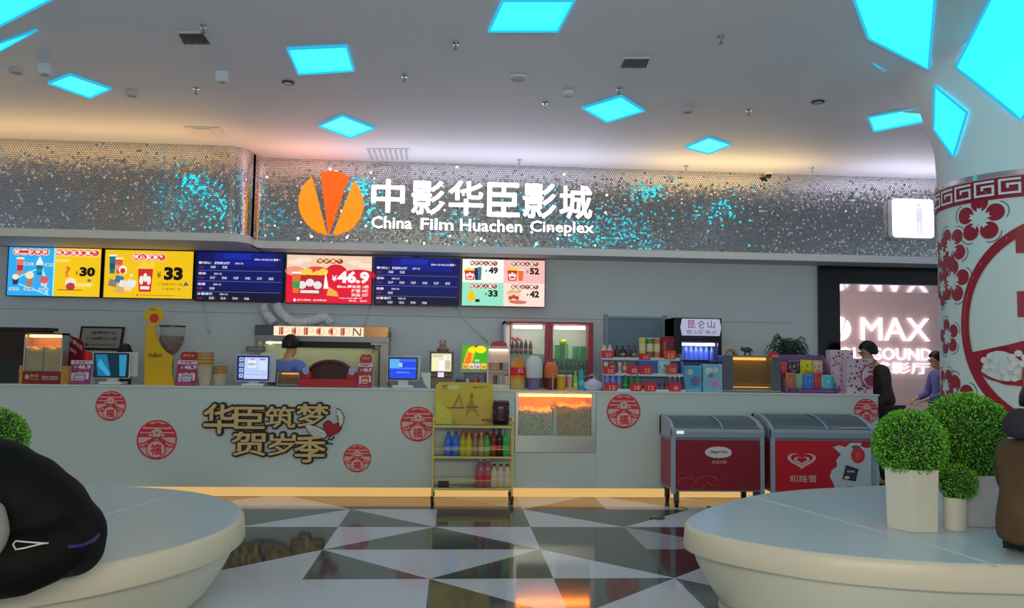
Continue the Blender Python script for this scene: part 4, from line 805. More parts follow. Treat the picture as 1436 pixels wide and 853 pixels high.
# paper holder, kiosk, juice machine, acrylic cabinet
x0, x1, z0, z1 = ob(590, 523, 604, 8.95)
m = MB(); m.prism([(x0, z1), (x1, z1+.003), (x1, ZC), (x1-.03, ZC), (x0+.03, z1-.09)], 8.93, 9.0, P((190, 200, 188), .5)); tag(m.build('receipt_printer', bevel=.004), 'small white receipt printer right of the bright blue monitor', 'printer')
x0, x1, z0, z1 = ob(602, 493, 636, 8.98)
t = thing('ticket_kiosk', 'dark framed kiosk with a bright cream screen and a small toy on top', 'kiosk', ((x0+x1)/2, 9.06, ZC))
MB().box(x0, x1, 8.99, 9.16, ZC, z1, P((84, 76, 66), .45)).build('body', t, bevel=.004)
q = bxp(603, 494, 634, 530, 8.98); MB().prism(rrect(*q, .012), 8.972, 8.99, P((20, 16, 22), .3, raw=True)).build('bezel', t)
m = MB(); F = Flat(m, plane(*bxp(605, 496, 633, 521, 8.972), 8.971)); F.rect(0, 0, 1, 1, E((232, 226, 190), 1)); F.rect(.05, .1, .35, .75, E((244, 240, 190), 1)); F.rect(.38, .05, .65, .62, E((252, 246, 244), 1)); F.rect(.62, .66, .95, .84, E((250, 244, 238), 1)); F.rect(.7, .1, .95, .6, E((200, 190, 160), 1)); F.rect(.05, .8, .55, .95, E((205, 205, 160), 1)); F.rect(.8, .72, .85, .78, E((110, 80, 60), .8)); m.build('screen', t, fix=False)
m = MB(); F = Flat(m, plane(*bxp(603, 521, 634, 530, 8.972), 8.971)); F.rect(.35, .1, .63, .85, E((236, 214, 240), 1))
for u in (.1, .24, .74, .9): F.disc(u, .45, .04, .12, P((120, 110, 120)), 10)
m.build('button_panel', t, fix=False)
cx = at(621, 487, 9.05).x
toy = MB(); toy.lathe([(.05, z1), (.062, z1+.02), (.045, z1+.05), (.03, z1+.07)], P((104, 78, 70), .5), cx, 9.06, 16); toy.sph((cx, 9.06, z1+.085), (.042, .035, .032), P((120, 100, 96), .5), 14, 8)
for s_ in (-1, 1): toy.sph((cx+s_*.024, 9.05, z1+.112), .013, P((96, 76, 72), .5), 8, 6); toy.sph((cx+s_*.05, 9.04, z1+.02), (.02, .025, .018), P((90, 60, 54), .5), 8, 6)
tag(toy.build('toy', smooth=0), 'small brown frog-like toy sitting on the dark kiosk', 'toy')
x0, x1, z0, z1 = ob(645, 483, 687, 9.04)
t = thing('juice_machine', 'drinks machine with a vivid green and yellow screen behind the small cans', 'drinks machine', ((x0+x1)/2, 9.12, ZC))
q = bxp(645, 483, 687, 523, 9.04); MB().prism(rrect(*q, .012), 9.04, 9.2, P((126, 124, 104), .4)).build('head', t, bevel=.004)
MB().box(x0+.04, x1-.02, 9.1, 9.2, ZC, q[2], P((74, 80, 92), .4)).build('base', t)
m = MB(); F = Flat(m, plane(*bxp(648.5, 485, 683, 518, 9.04), 9.039)); F.rect(0, 0, 1, 1, E((60, 178, 24), 1)); F.poly([(.05, .28), (.2, .85), (.45, 1), (.55, .8), (.4, .28)], E((250, 180, 20), 1)); F.poly([(.1, .28), (.22, .7), (.38, .7), (.34, .28)], E((245, 120, 16), 1)); F.disc(.4, .82, .16, .14, E((252, 226, 20), 1), 16); F.disc(.74, .84, .22, .16, E((246, 232, 20), 1), 16); F.rect(.52, .95, .6, 1, E((70, 60, 20), .9)); F.text('鲜橙', .5, .32, .7, .42, E((220, 250, 180), 1), .02)
for k, c_ in enumerate(((246, 190, 60), (250, 214, 204), (190, 210, 240), (240, 206, 60))): F.rect(.01+.25*k, .02, .23+.25*k, .26, E(c_, .95)); F.rect(.05+.25*k, .06, .19+.25*k, .14, E((220, 120, 60), .9))
F.rect(0, .265, 1, .285, E((150, 60, 20), .9)); m.build('screen', t, fix=False)
def can(px, Y, h, r, cols, label, name='drink_can', cat='can', group=None, z=None):
    cx = at(px, 535, Y).x; z = ZC if z is None else z; t = thing(name, label, cat, (cx, Y, z), 0, group); m = MB()
    m.lathe([(r*.8, z), (r, z+h*.06), (r, z+h*.5), (r, z+h*.9)], cols[0], cx, Y, 16); m.lathe([(r*1.01, z+h*.3), (r*1.01, z+h*.62)], cols[1], cx, Y, 16, cap=False); m.build('body', t, smooth=40)
    MB().lathe([(r, z+h*.9), (r*.8, z+h), (r*.75, z+h), (r*.72, z+h*.985), (0, z+h*.985)], P((150, 152, 154), .3, .8), cx, Y, 16).build('lid', t, smooth=40); return t
g_ = 'small cans in front of the green juice screen'
can(642.5, 8.96, .115, .03, (P((38, 36, 44), .3), P((110, 108, 104))), 'black can left of the red can in front of the juice machine', group=g_)
can(650, 8.98, .105, .022, (P((60, 58, 84), .3), P((100, 96, 120))), 'slim violet can between the black can and the silver can', group=g_)
can(655.5, 8.96, .12, .016, (P((150, 150, 150), .2), P((170, 170, 170))), 'thin silver can just left of the red can', group=g_)
can(666.5, 8.94, .115, .027, (P((176, 30, 36), .3), P((196, 70, 70))), 'bright red can in front of the juice machine', group=g_)
can(675, 9.0, .13, .04, (P((66, 78, 92), .4), P((84, 96, 110))), 'wide slate grey can right of the red can', group=g_)
x0, x1, z0, z1 = ob(683, 477, 715, 8.95); zh = at(699, 486, 8.95).z
t = thing('acrylic_cabinet', 'lit acrylic cabinet of small cups left of the red fridge with a red crest', 'display case', ((x0+x1)/2, 9.05, ZC)); AW = P((170, 166, 168), .3)
m = MB(); e = .015
for a, b in ((x0, x0+e), (x1-e, x1)): m.box(a, b, 8.96, 8.98, ZC, zh, AW); m.box(a, b, 9.0, 9.02, ZC, zh, AW)
m.box(x0, x1, 8.955, 9.02, ZC, ZC+.05, P((160, 150, 130), .5, noise=.25, nscale=60)); m.box(x0, x1, 8.955, 9.02, zh-.03, zh, AW); m.box(x0, x1, 9.01, 9.02, ZC, zh, P((170, 150, 140), .5)); m.build('frame', t)
F_ = MB(); f2 = Flat(F_, plane(x0, x1, zh-.03, zh, 8.954)); f2.text('精美礼品展示', .1, .2, .9, .8, P((80, 76, 80)), .01); F_.build('lettering', t, fix=False)
for k, zz in enumerate((ZC+.05, ZC+.17, ZC+.205)): MB().box(x0+.01, x1-.01, 8.965, 9.01, zz, zz+.006, GLASS((220, 230, 230), .4)).build('shelf', t)
MB().box(x0+.02, x1-.02, 8.97, 9.0, zh-.04, zh-.03, E((255, 240, 206), 3.0)).build('lamp', t)
MB().prism([(x0+.03, zh), (x1-.03, zh), (x1-.04, z1-.03), ((x0+x1)/2+.03, z1), ((x0+x1)/2-.02, z1-.012), (x0+.05, z1-.02)], 9.0, 9.02, P((130, 40, 34), .5)).build('crest', t)
kinds = [P((170, 120, 110), .4), P((190, 180, 170), .4), P((60, 56, 60), .4), P((150, 90, 70), .4), P((120, 124, 134), .4)]; wd = ['pink', 'cream', 'dark', 'brown', 'grey']
for row, (zz, n) in enumerate(((ZC+.056, 4), (ZC+.211, 4))):
    for k in range(n):
        cx = x0+.035+(x1-x0-.07)*k/(n-1); j = (k*2+row*3) % 5; h_ = (.1, .085)[row]
        tt = thing('gift_cup', '%s gift cup, %s on the acrylic cabinet %s shelf' % (wd[j], ('far left', 'second from left', 'third from left', 'far right')[k], ('lower', 'upper')[row]), 'cup', (cx, 8.985, zz), 0, 'gift cups in the acrylic cabinet')
        MB().lathe([(.017, zz), (.022, zz+h_*.9), (.02, zz+h_*.9), (.016, zz+.005), (0, zz+.005)], kinds[j], cx, 8.985, 14).build('cup', tt, smooth=40); MB().lathe([(.023, zz+h_*.9), (.023, zz+h_*.95), (.012, zz+h_), (0, zz+h_)], kinds[(j+1) % 5], cx, 8.985, 14).build('lid', tt, smooth=40)
# ================================================================ bottles
def bottle(name, cx, cy, z, h, r, liquid, cap, label_m, label, cat='bottle', group=None, neck=.3):
    t = thing(name, label, cat, (cx, cy, z), 0, group); hb = h*(1-neck)
    MB().lathe([(r*.9, z), (r, z+h*.04), (r, z+hb*.55), (r*.94, z+hb*.62), (r, z+hb*.7), (r*.98, z+hb*.9), (r*.7, z+hb+h*.06), (r*.36, z+h*.86), (r*.36, z+h*.93)], liquid, cx, cy, 14).build('body', t, smooth=40)
    MB().lathe([(r*.42, z+h*.90), (r*.42, z+h), (0, z+h)], cap, cx, cy, 12).build('cap', t, smooth=40)
    if label_m: MB().lathe([(r*1.015, z+hb*.3), (r*1.015, z+hb*.56)], label_m, cx, cy, 14, cap=False).build('label_band', t, smooth=40)
    return t
def bag(name, x0, x1, z0, z1, y, d, mat, mat2, label, group=None, cat='snack bag'):
    t = thing(name, label, cat, ((x0+x1)/2, y, z0), 0, group); n = 8; m = MB(); vs = []; fs = []
    for s_ in (-1, 1):
        for i in range(n+1):
            for j in range(n+1):
                u, v = i/n, j/n; b = (1-(2*u-1)**4)*(1-(2*v-1)**6)*d/2; pin = 1-.10*(abs(2*v-1)**8); vs.append(((x0+x1)/2+(x1-x0)*(u-.5)*pin+.003*sin(v*30), y+s_*(b+.001), z0+(z1-z0)*v))
    k = (n+1)**2
    for s_ in (0, 1):
        for i in range(n):
            for j in range(n): a = s_*k+i*(n+1)+j; fs.append((a, a+n+1, a+n+2, a+1) if s_ == 0 else (a, a+1, a+n+2, a+n+1))
    m.add(vs, fs, mat); m.build('pouch', t, smooth=0, fix=False)
    m = MB(); F = Flat(m, lambda u, v, q: (x0+(x1-x0)*u, y-d/2*(1-(2*u-1)**4)*(1-(2*v-1)**6)-.002-q, z0+(z1-z0)*v)); F.poly([(.12, .42), (.5, .50), (.88, .62), (.88, .78), (.5, .68), (.12, .58)], mat2); F.rect(.3, .2, .7, .25, mat2, 4); F.rect(.22, .3, .5, .33, mat2, 3); F.rect(.02, .93, .98, .955, mat2, 8); m.build('print', t, fix=False); return t
# ================================================================ red double fridge
Y0 = 9.45; fx0, fx1 = at(707, 480, Y0).x, at(832, 480, Y0).x; fz1 = at(770, 451.5, Y0).z; X_ = lambda p, Y=Y0: at(p, 480, Y).x; Z_ = lambda p, Y=Y0, x=770: at(x, p, Y).z
RF = P((104, 14, 34), .35)
t = thing('drinks_fridge', 'tall dark red double door drinks fridge with lit glass doors behind the counter', 'fridge', ((fx0+fx1)/2, 9.67, 0))
m = MB(); m.box(fx0, fx0+.02, Y0+.03, WY-.01, 0, fz1, P((140, 146, 160), .4)); m.box(fx1-.02, fx1, Y0+.03, WY-.01, 0, fz1, RF); m.box(fx0, fx1, WY-.03, WY-.01, 0, fz1, P((190, 190, 182), .5)); m.box(fx0, fx1, Y0+.03, WY-.01, fz1-.03, fz1, RF); m.box(fx0, fx1, Y0+.03, WY-.01, 0, .7, RF); m.build('cabinet', t)
m = MB(); mid0, mid1 = X_(764.5), X_(775)
for a, b, lab in ((X_(715), mid0+(mid1-mid0)/2-.003, 'left'), (mid0+(mid1-mid0)/2+.003, fx1, 'right')):
    gx0 = a+(.012 if lab == 'left' else mid1-(mid0+mid1)/2); gx1 = b-((mid1-mid0)/2 if lab == 'left' else X_(832)-X_(825)); zt = Z_(454.5)
    m = MB(); m.box(a, gx0, Y0, Y0+.03, .7, fz1, RF); m.box(gx1, b, Y0, Y0+.03, .7, fz1, RF); m.box(gx0, gx1, Y0, Y0+.03, zt, fz1, RF); m.box(gx0, gx1, Y0, Y0+.03, .7, .8, RF); d = m.build('door', t, bevel=.003)
    MB().box(gx0, gx1, Y0+.01, Y0+.014, .8, zt, GLASS((225, 240, 235), .10)).build('glass', d)
    MB().box(gx1-.02 if lab == 'left' else gx0-.02, gx1+.0 if lab == 'left' else gx0, Y0-.03, Y0, 1.2, 1.45, P((60, 10, 20), .4)).build('handle', d)
    MB().box(gx0+.03, gx1-.03, Y0+.05, Y0+.09, zt-.055, zt-.02, E((250, 255, 246), 14)).build('lamp', t)
FS1, FS2 = Z_(497), Z_(503)
MB().box(fx0+.02, (mid0+mid1)/2, Y0+.06, WY-.03, FS1-.012, FS1, GLASS((210, 230, 220), .4)).build('shelf', t); MB().box((mid0+mid1)/2, fx1-.02, Y0+.06, WY-.03, FS2-.014, FS2, GLASS((150, 220, 170), .5)).build('shelf', t)
MB().box(fx0+.02, fx1-.02, Y0+.06, WY-.03, Z_(527)-.012, Z_(527), P((160, 170, 165), .4)).build('shelf', t); MB().box((mid0+mid1)/2-.01, (mid0+mid1)/2+.01, Y0+.06, WY-.03, .7, fz1-.03, P((180, 180, 176), .5)).build('partition', t)
COLA = P((40, 16, 22), .2); PINKL = P((140, 60, 90), .4); GB_ = 'bottles in the red fridge'
for k, p in enumerate((719, 725, 731, 737.5, 744)): bottle('cola_bottle', X_(p, 9.6), 9.6, FS1, .16+.01*(k % 2), .024, COLA, P((110, 40, 60), .4), PINKL, 'dark cola bottle, %s from left on the upper shelf of the red fridge' % ('first', 'second', 'third', 'fourth', 'fifth')[k], group=GB_)
for k, p in enumerate((720.5, 727.5)):
    c = at(p, 477, 9.55); tag(MB().tube([(c.x-.03, 9.55, c.z+.03), (c.x+.02, 9.55, c.z), (c.x+.05, 9.55, c.z-.045)], lambda u: .016, P((150, 40, 60), .4), 8).build('sausage_pack', smooth=0), '%s of two slanting red packs hanging above the fridge cola bottles' % ('left', 'right')[k], 'pack', 'red packs in the fridge')
GR = [P((60, 130, 60), .5), P((40, 100, 60), .5), P((96, 160, 70), .5), P((50, 120, 90), .5)]
for k, (a, b, tp) in enumerate(((778, 785, 484), (785, 791, 480), (791, 797, 483), (803, 809, 486), (809, 815, 486), (815, 822, 486))):
    q = bxp(a, tp, b, 502, 9.6); tag(MB().box(q[0]+.003, q[1]-.003, 9.56, 9.64, FS2, q[3], GR[k % 4]).build('juice_carton', bevel=.004), 'green juice carton %s on the right shelf of the red fridge' % ('farthest left', 'second from left', 'third from left', 'fourth from left', 'fifth from left', 'farthest right')[k], 'carton', 'green cartons in the red fridge')
q = at(790, 480, 9.58); tag(MB().sph((q.x, 9.57, q.z), (.045, .03, .035), P((196, 190, 40), .5), 12, 8).build('lemon_pack', smooth=0), 'small yellow round pack lying on the green cartons in the red fridge', 'pack')
Z3 = Z_(527); DG = P((46, 58, 54), .25)
for k, p in enumerate((782, 788, 794, 800, 806, 812, 818)): bottle('dark_bottle', X_(p, 9.6), 9.6, Z3, .17, .022, DG, P((24, 24, 26), .4), P((110, 120, 116), .5), 'dark green bottle, %d%s from left in the lower row of the red fridge' % (k+1, ('st', 'nd', 'rd', 'th', 'th', 'th', 'th')[k]), group='dark bottles low in the red fridge')
# grey door in the back wall
q = bxp(847, 444, 935, 500, WY-.03)
m = MB(); d_ = P((92, 110, 122), .5); m.box(q[0], q[0]+.05, WY-.05, WY, 0, q[3]+.02, d_); m.box(q[1]-.05, q[1], WY-.05, WY, 0, q[3]+.02, d_); m.box(q[0]+.05, q[1]-.05, WY-.035, WY, q[3]-.03, q[3], d_); m.box(q[0]+.05, q[1]-.05, WY-.025, WY, 0, q[3]-.03, P((76, 94, 108), .45)); struct(m.build('door_1', bevel=.003))
# black water fridge
Y0 = 9.40; wx0, wx1 = at(946, 480, Y0).x, at(1012, 480, Y0).x; wz1 = at(980, 446, Y0).z; BKF = P((22, 24, 36), .3, raw=True)
t = thing('water_fridge', 'black mineral water fridge with a lit white header sign and glowing blue bottles', 'fridge', ((wx0+wx1)/2, 9.64, 0))
zs0, zs1 = at(980, 472, Y0).z, at(980, 447, Y0).z; gz1 = at(980, 480, Y0).z; gx0, gx1 = at(956.5, 500, Y0).x, at(1007, 500, Y0).x
m = MB(); m.box(wx0, wx0+.03, Y0+.03, WY-.01, 0, wz1, BKF); m.box(wx1-.03, wx1, Y0+.03, WY-.01, 0, wz1, BKF); m.box(wx0, wx1, WY-.04, WY-.01, 0, wz1, P((120, 130, 170), .5)); m.box(wx0, wx1, Y0, WY-.01, zs0-.01, wz1, BKF); m.box(wx0, wx1, Y0+.03, WY-.01, 0, .6, BKF); m.build('cabinet', t, bevel=.004)
m = MB(); m.box(wx0, gx0, Y0, Y0+.03, .5, zs0-.012, BKF); m.box(gx1, wx1, Y0, Y0+.03, .5, zs0-.012, BKF); m.box(gx0, gx1, Y0, Y0+.03, gz1, zs0-.012, BKF); m.box(gx0, gx1, Y0, Y0+.03, .5, .7, BKF); d = m.build('door', t); MB().box(gx0, gx1, Y0+.01, Y0+.014, .7, gz1, GLASS((200, 215, 250), .1)).build('glass', d)
q = bxp(954, 447.5, 1011, 471, Y0); m = MB(); pl = [(q[0]+.02, q[2]), (q[1]-.02, q[2]), (q[1], (q[2]+q[3])/2), (q[1]-.02, q[3]), (q[0]+.02, q[3]), (q[0], (q[2]+q[3])/2)]
m.prism(pl, Y0-.012, Y0, E((176, 178, 204), .9)); F = Flat(m, plane(*q, Y0-.0122)); KR = E((120, 20, 70), .8)
F.text('昆', .18, .44, .36, .92, KR, .006); F.text('仑', .42, .44, .60, .92, E((50, 44, 90), .8), .006); F.text('山', .66, .46, .84, .92, KR, .006); F.text('雪山矿泉水', .14, .08, .9, .34, E((110, 106, 150), .8), .01); m.build('header_sign', t, fix=False)
MB().box(gx0+.02, gx1-.02, Y0+.06, Y0+.1, gz1-.04, gz1-.012, E((226, 232, 255), 15)).build('lamp', t)
zs = at(980, 505, Y0+.15).z; MB().box(gx0-.02, gx1+.02, Y0+.05, WY-.04, zs-.012, zs, P((150, 160, 190), .4)).build('shelf', t)
WB = P((120, 140, 220), .15); WC = P((170, 180, 230), .3)
for k, p in enumerate((962, 969, 976, 983, 990.5, 998)): bottle('water_bottle', at(p, 500, Y0+.14).x, Y0+.14, zs, .155, .025, WB, WC, P((90, 100, 170), .4), 'pale blue water bottle, %s from the left in the black fridge' % ('first', 'second', 'third', 'fourth', 'fifth', 'sixth')[k], group='water bottles in the black fridge')
# ================================================================ cups and bottles in front of the red fridge
x0, x1, z0, z1 = ob(716, 500, 737, 8.92); cx = (x0+x1)/2; r_ = (x1-x0)/2
t = thing('snack_tub', 'tall yellow and red snack tub with tapered top, just right of the acrylic cabinet', 'snack tub', (cx, 8.95, ZC)); h = z1-ZC
MB().lathe([(r_*.95, ZC), (r_, ZC+h*.06), (r_, ZC+h*.3)], P((150, 116, 60), .5, noise=.5, nscale=50), cx, 8.95, 20).build('base', t, smooth=40)
MB().lathe([(r_, ZC+h*.3), (r_, ZC+h*.68), (r_*.8, ZC+h*.78), (r_*.4, ZC+h*.92), (r_*.4, ZC+h), (0, ZC+h)], P((196, 120, 30), .4), cx, 8.95, 20).build('body', t, smooth=40)
MB().lathe([(r_*1.02, ZC+h*.42), (r_*1.02, ZC+h*.66)], P((176, 24, 30), .4), cx, 8.95, 20, cap=False).build('label_band', t, smooth=40)
m = MB(); a = at(730, 520, 8.87); m.letters('52', a.x-.025, a.x+.03, a.z-.02, a.z+.02, 8.95-r_*1.03, .003, P((190, 170, 170))); m.build('lettering', t)
def lidcup(p0, p1, top, mid, Y, body, lid, label, straw=None):
    x0, x1, z0, z1 = ob(p0, top, p1, Y); cx = (x0+x1)/2; r = (x1-x0)/2; zm = at((p0+p1)/2, mid, Y).z; t = thing('lidded_cup', label, 'cup', (cx, Y, ZC), 0, 'lidded cups before the red fridge')
    MB().lathe([(r*.62, ZC), (r*.8, zm)], body, cx, Y, 20).build('cup', t, smooth=40)
    MB().lathe([(r*.9, zm), (r, zm+.012), (r, zm+(z1-zm)*.55), (r*.8, zm+(z1-zm)*.86), (r*.4, z1), (0, z1)], lid, cx, Y, 20).build('lid', t, smooth=40)
    if straw: MB().tube([(cx+.01, Y-r*.9, ZC+.002), (cx+.012, Y-r*.92, zm+.05)], .005, P((190, 186, 180)), 6).build('straw', t, smooth=0)
lidcup(737, 761, 499, 530, 8.93, P((84, 72, 108), .35), P((150, 154, 156), .5), 'purple cup with a tall plain grey domed lid before the red fridge')
lidcup(763, 783, 508, 530, 8.95, P((80, 30, 28), .35), P((176, 92, 50), .5), 'dark red cup with a plain orange domed lid before the red fridge', True)
def tumbler(p0, p1, top, Y, mat, label): x0, x1, z0, z1 = ob(p0, top, p1, Y); r = (x1-x0)/2; t = thing('tumbler', label, 'cup', ((x0+x1)/2, Y, ZC), 0, 'coloured tumblers before the red fridge'); MB().lathe([(r*.8, ZC), (r, z1-.015), (r*.95, z1-.012)], mat, (x0+x1)/2, Y, 18).build('body', t, smooth=40); MB().lathe([(r*1.05, z1-.014), (r*1.05, z1), (0, z1+.004)], P((180, 176, 150), .4), (x0+x1)/2, Y, 18).build('lid', t, smooth=40)
tumbler(780, 794, 526, 8.93, P((190, 140, 24), .3), 'wide amber yellow tumbler right of the orange lidded cup'); tumbler(795, 803, 526, 8.95, P((160, 110, 120), .4), 'slim pinkish tumbler between the amber tumbler and the green bottle')
bottle('green_bottle', at(807, 535, 8.95).x, 8.95, ZC, .2, .026, P((90, 150, 50), .25), P((150, 160, 60), .4), P((170, 180, 90)), 'lime green bottle left of the tall teal bottle')
bottle('teal_bottle', at(815, 535, 8.93).x, 8.93, ZC, .27, .03, P((40, 110, 130), .2), P((20, 40, 50), .4), P((60, 140, 150)), 'tall teal bottle left of the white plastic bag')
q = ob(793, 543.5, 810, 8.82); tag(MB().box(q[0], q[1], 8.815, 8.825, ZC, q[3], P((210, 160, 60), .4)).build('price_strip', bevel=.002), 'low amber price strip standing at the counter edge above the popcorn bay', 'price strip')
x0, x1, z0, z1 = ob(820, 527, 846, 8.92); cx = (x0+x1)/2; m = MB(); n1, n2 = 18, 10; vs = []; fs = []
for j in range(n2+1):
    for i in range(n1): a = 2*pi*i/n1; u = j/n2; rr = (.115*sin(pi*min(1, .25+u*.8))**.7)*(1+.1*sin(5*a+j)+.06*sin(9*a-2*j)); vs.append((cx+rr*cos(a)*1.05, 8.95+rr*.75*sin(a), ZC+(z1-ZC)*.85*u))
for j in range(n2):
    for i in range(n1): fs.append((j*n1+i, j*n1+(i+1) % n1, (j+1)*n1+(i+1) % n1, (j+1)*n1+i))
fs += [tuple(range(n1))[::-1], tuple(n2*n1+i for i in range(n1))]; m.add(vs, fs, P((150, 150, 168), .35))
t = thing('plastic_bag', 'crumpled white plastic bag on the counter left of the drinks rack', 'bag', (cx, 8.95, ZC)); m.build('body', t, smooth=0)
MB().tube([(cx-.06, 8.95, z1-.06), (cx-.05, 8.95, z1), (cx-.01, 8.95, z1+.012), (cx+.02, 8.95, z1-.03)], .008, P((150, 150, 168), .35), 6).build('handle', t, smooth=0)
# ================================================================ drinks rack
t = thing('drinks_rack', 'three tier white drinks rack with red price tags on the right of the counter', 'rack', (at(900, 530, 9).x, 9.0, ZC)); RW = P((160, 166, 172), .35)
rx0, rx1 = at(845, 530, 8.95).x, at(957, 530, 8.95).x
RY = (9.10, 8.99, 8.88); RZ = (at(900, 503, 9.06).z, at(900, 525, 8.95).z, ZC+.012)
for Yr, zr in zip(RY, RZ): m = MB(); m.box(rx0, rx1, Yr-.055, Yr+.06, zr-.01, zr, RW); m.box(rx0, rx1, Yr-.058, Yr-.054, zr-.022 if zr > ZC+.03 else ZC, zr+.012, RW); m.build('shelf', t)
m = MB()
for x in (rx0-.012, rx1): m = MB(); m.prismx([(8.825, ZC), (9.16, ZC), (9.16, RZ[0]+.06), (9.05, RZ[0]+.06), (8.825, ZC+.06)], x, x+.012, GLASS((220, 226, 232), .35)); m.build('side_panel', t)
MB().box(rx0, rx1, 9.155, 9.165, ZC, RZ[0]+.02, P((90, 100, 116), .4)).build('back_panel', t)
def X3(p, k): return at(p, 525, RY[k]).x
TG = 0
def rtag(p0, p1, y0, y1, Y, num, label, col=P((150, 18, 36), .45)):
    q = bxp(p0, y0, p1, y1, Y); m = MB(); m.prism(rrect(*q, .008), Y, Y+.004, col); F = Flat(m, plane(*q, Y)); F.text(num, .36, .16, .84, .68, P((186, 150, 140)), .02); tag(m.build('price_tag', fix=False), label, 'price tag', 'red price tags on the drinks rack')
D0, D1, D2 = RY[0]-.062, RY[1]-.062, RY[2]-.062
rtag(843, 860, 492, 502, D0, '25', 'red price tag 25 at the left of the top rack shelf'); rtag(896, 912, 496, 505, D0, '20', 'red price tag 20 below the tall crisp tubes'); rtag(931, 948, 492, 504, D0, '12', 'orange red price tag 12 at the right of the top rack shelf', P((170, 60, 36), .45))
rtag(846, 863, 515, 525, D1, '25', 'red price tag 25 at the left of the middle rack shelf'); rtag(880, 896, 513, 525, D1, '8', 'red price tag 8 on the middle rack shelf'); rtag(897, 915, 513, 525, D1, '22', 'red price tag 22 on the middle rack shelf'); rtag(934, 950, 512, 525, D1, '10', 'orange red price tag 10 on the middle rack shelf', P((164, 50, 40), .45))
rtag(848, 866, 537, 549, D2, '15', 'red price tag 15 at the left of the bottom rack shelf'); rtag(884, 900, 537, 549, D2, '18', 'red price tag 18 on the bottom rack shelf'); rtag(903, 920, 537, 549, D2, '12', 'red price tag 12 on the bottom rack shelf'); rtag(938, 955, 537, 549, D2, '6', 'red price tag 6 at the right of the bottom rack shelf')
on = ('first', 'second', 'third', 'fourth', 'fifth', 'sixth')
for k, p in enumerate((847, 855)): bottle('milk_bottle', X3(p, 0), RY[0], RZ[0], .15, .03, P((160, 140, 140), .3), P((170, 160, 160), .4), P((150, 60, 70)), '%s white capped bottle of two at the left of the top rack shelf' % on[k], group='bottles on the top rack shelf')
for k, p in enumerate((864.5, 873, 881, 889)): bottle('coffee_bottle', X3(p, 0), RY[0], RZ[0], .145, .031, P((34, 30, 36), .2) if k < 2 else P((56, 54, 60), .2), P((20, 20, 22), .4), P((110, 104, 96)) if k % 2 else P((40, 36, 40)), 'dark bottle, %s from the left beside the crisp tubes on the top rack shelf' % on[k], group='bottles on the top rack shelf')
for p, c_, w_ in ((900.5, (150, 140, 50), 'yellow'), (911, (40, 100, 50), 'green'), (921, (140, 80, 50), 'orange brown')):
    cx = X3(p, 0); tt = thing('crisp_tube', 'tall %s crisp tube on the top rack shelf' % w_, 'crisp tube', (cx, RY[0], RZ[0]), 0, 'crisp tubes on the rack'); MB().cyl(cx, RY[0], RZ[0], RZ[0]+.225, .037, P(c_, .35), 18).build('tube', tt, smooth=40); MB().cyl(cx, RY[0], RZ[0]+.225, RZ[0]+.236, .039, P((170, 170, 150), .4), 18).build('lid', tt, smooth=40); MB().lathe([(.0376, RZ[0]+.08), (.0376, RZ[0]+.17)], P((170, 160, 130), .4), cx, RY[0], 18, cap=False).build('label_band', tt)
q = bxp(926, 472, 945, 503, RY[0]); bag('crisp_bag', q[0], q[1], RZ[0], q[3], RY[0], .06, P((100, 16, 30), .3), P((36, 20, 26), .4), 'red and black crisp bag at the right of the top rack shelf')
for p, c_, c2, w_ in ((849.5, (170, 160, 150), (150, 60, 50), 'white and red can farthest left'), (858.5, (156, 30, 40), (180, 150, 140), 'red can'), (869, (140, 136, 130), (120, 110, 96), 'slim silver can left'), (876, (136, 80, 66), (170, 150, 120), 'slim copper can')):
    cx_ = p; can(cx_, RY[1], .14, .029 if p < 865 else .024, (P(c_, .3), P(c2, .3)), '%s on the middle rack shelf' % w_, group='cans on the middle rack shelf', z=RZ[1])
q = bxp(896, 506, 921, 524, RY[1]); tag(MB().box(q[0], q[1], RY[1]-.02, RY[1]+.05, RZ[1], q[3], P((40, 66, 124), .4)).build('biscuit_box', bevel=.003), 'blue biscuit box in the middle of the middle rack shelf', 'box')
q = bxp(922, 505, 940, 524, RY[1]); bag('clear_bag', q[0], q[1], RZ[1]+.002, q[3], RY[1]-.01, .05, P((110, 150, 160), .25), P((60, 90, 96), .4), 'pale teal puffed bag on the right of the middle rack shelf')
for k, p in enumerate((851.5, 859.5, 868)): bottle('mineral_water_bottle', X3(p, 2), RY[2], RZ[2], .17, .031, P((90, 104, 170), .15), P((170, 176, 190), .4), P((130, 60, 90)), '%s blue white mineral water bottle on the bottom rack shelf' % on[k], group='bottles on the bottom rack shelf')
for k, p in enumerate((877, 885.5, 893.5)): bottle('green_tea_bottle', X3(p, 2), RY[2], RZ[2], .165, .032, P((30, 90, 50), .2), P((60, 110, 70), .4), P((40, 120, 60)), '%s green bottle on the bottom rack shelf' % on[k], group='bottles on the bottom rack shelf')
for k, p in enumerate((907, 914, 921, 928, 935)): bottle('yoghurt_bottle', X3(p, 2), RY[2], RZ[2], .10, .026, P((64, 44, 74), .3), P((96, 60, 84), .4), P((110, 70, 90)), '%s small purple bottle on the bottom rack shelf' % on[k], group='bottles on the bottom rack shelf', neck=.25)
for k, p in enumerate((940, 947, 953)): bottle('pattern_bottle', X3(p, 2), RY[2]+.01, RZ[2], .15, .024, P((70, 66, 76), .3), P((150, 140, 144), .4), P((160, 150, 150)), '%s dark and white patterned bottle at the right end of the rack bottom' % on[k], group='bottles on the bottom rack shelf')
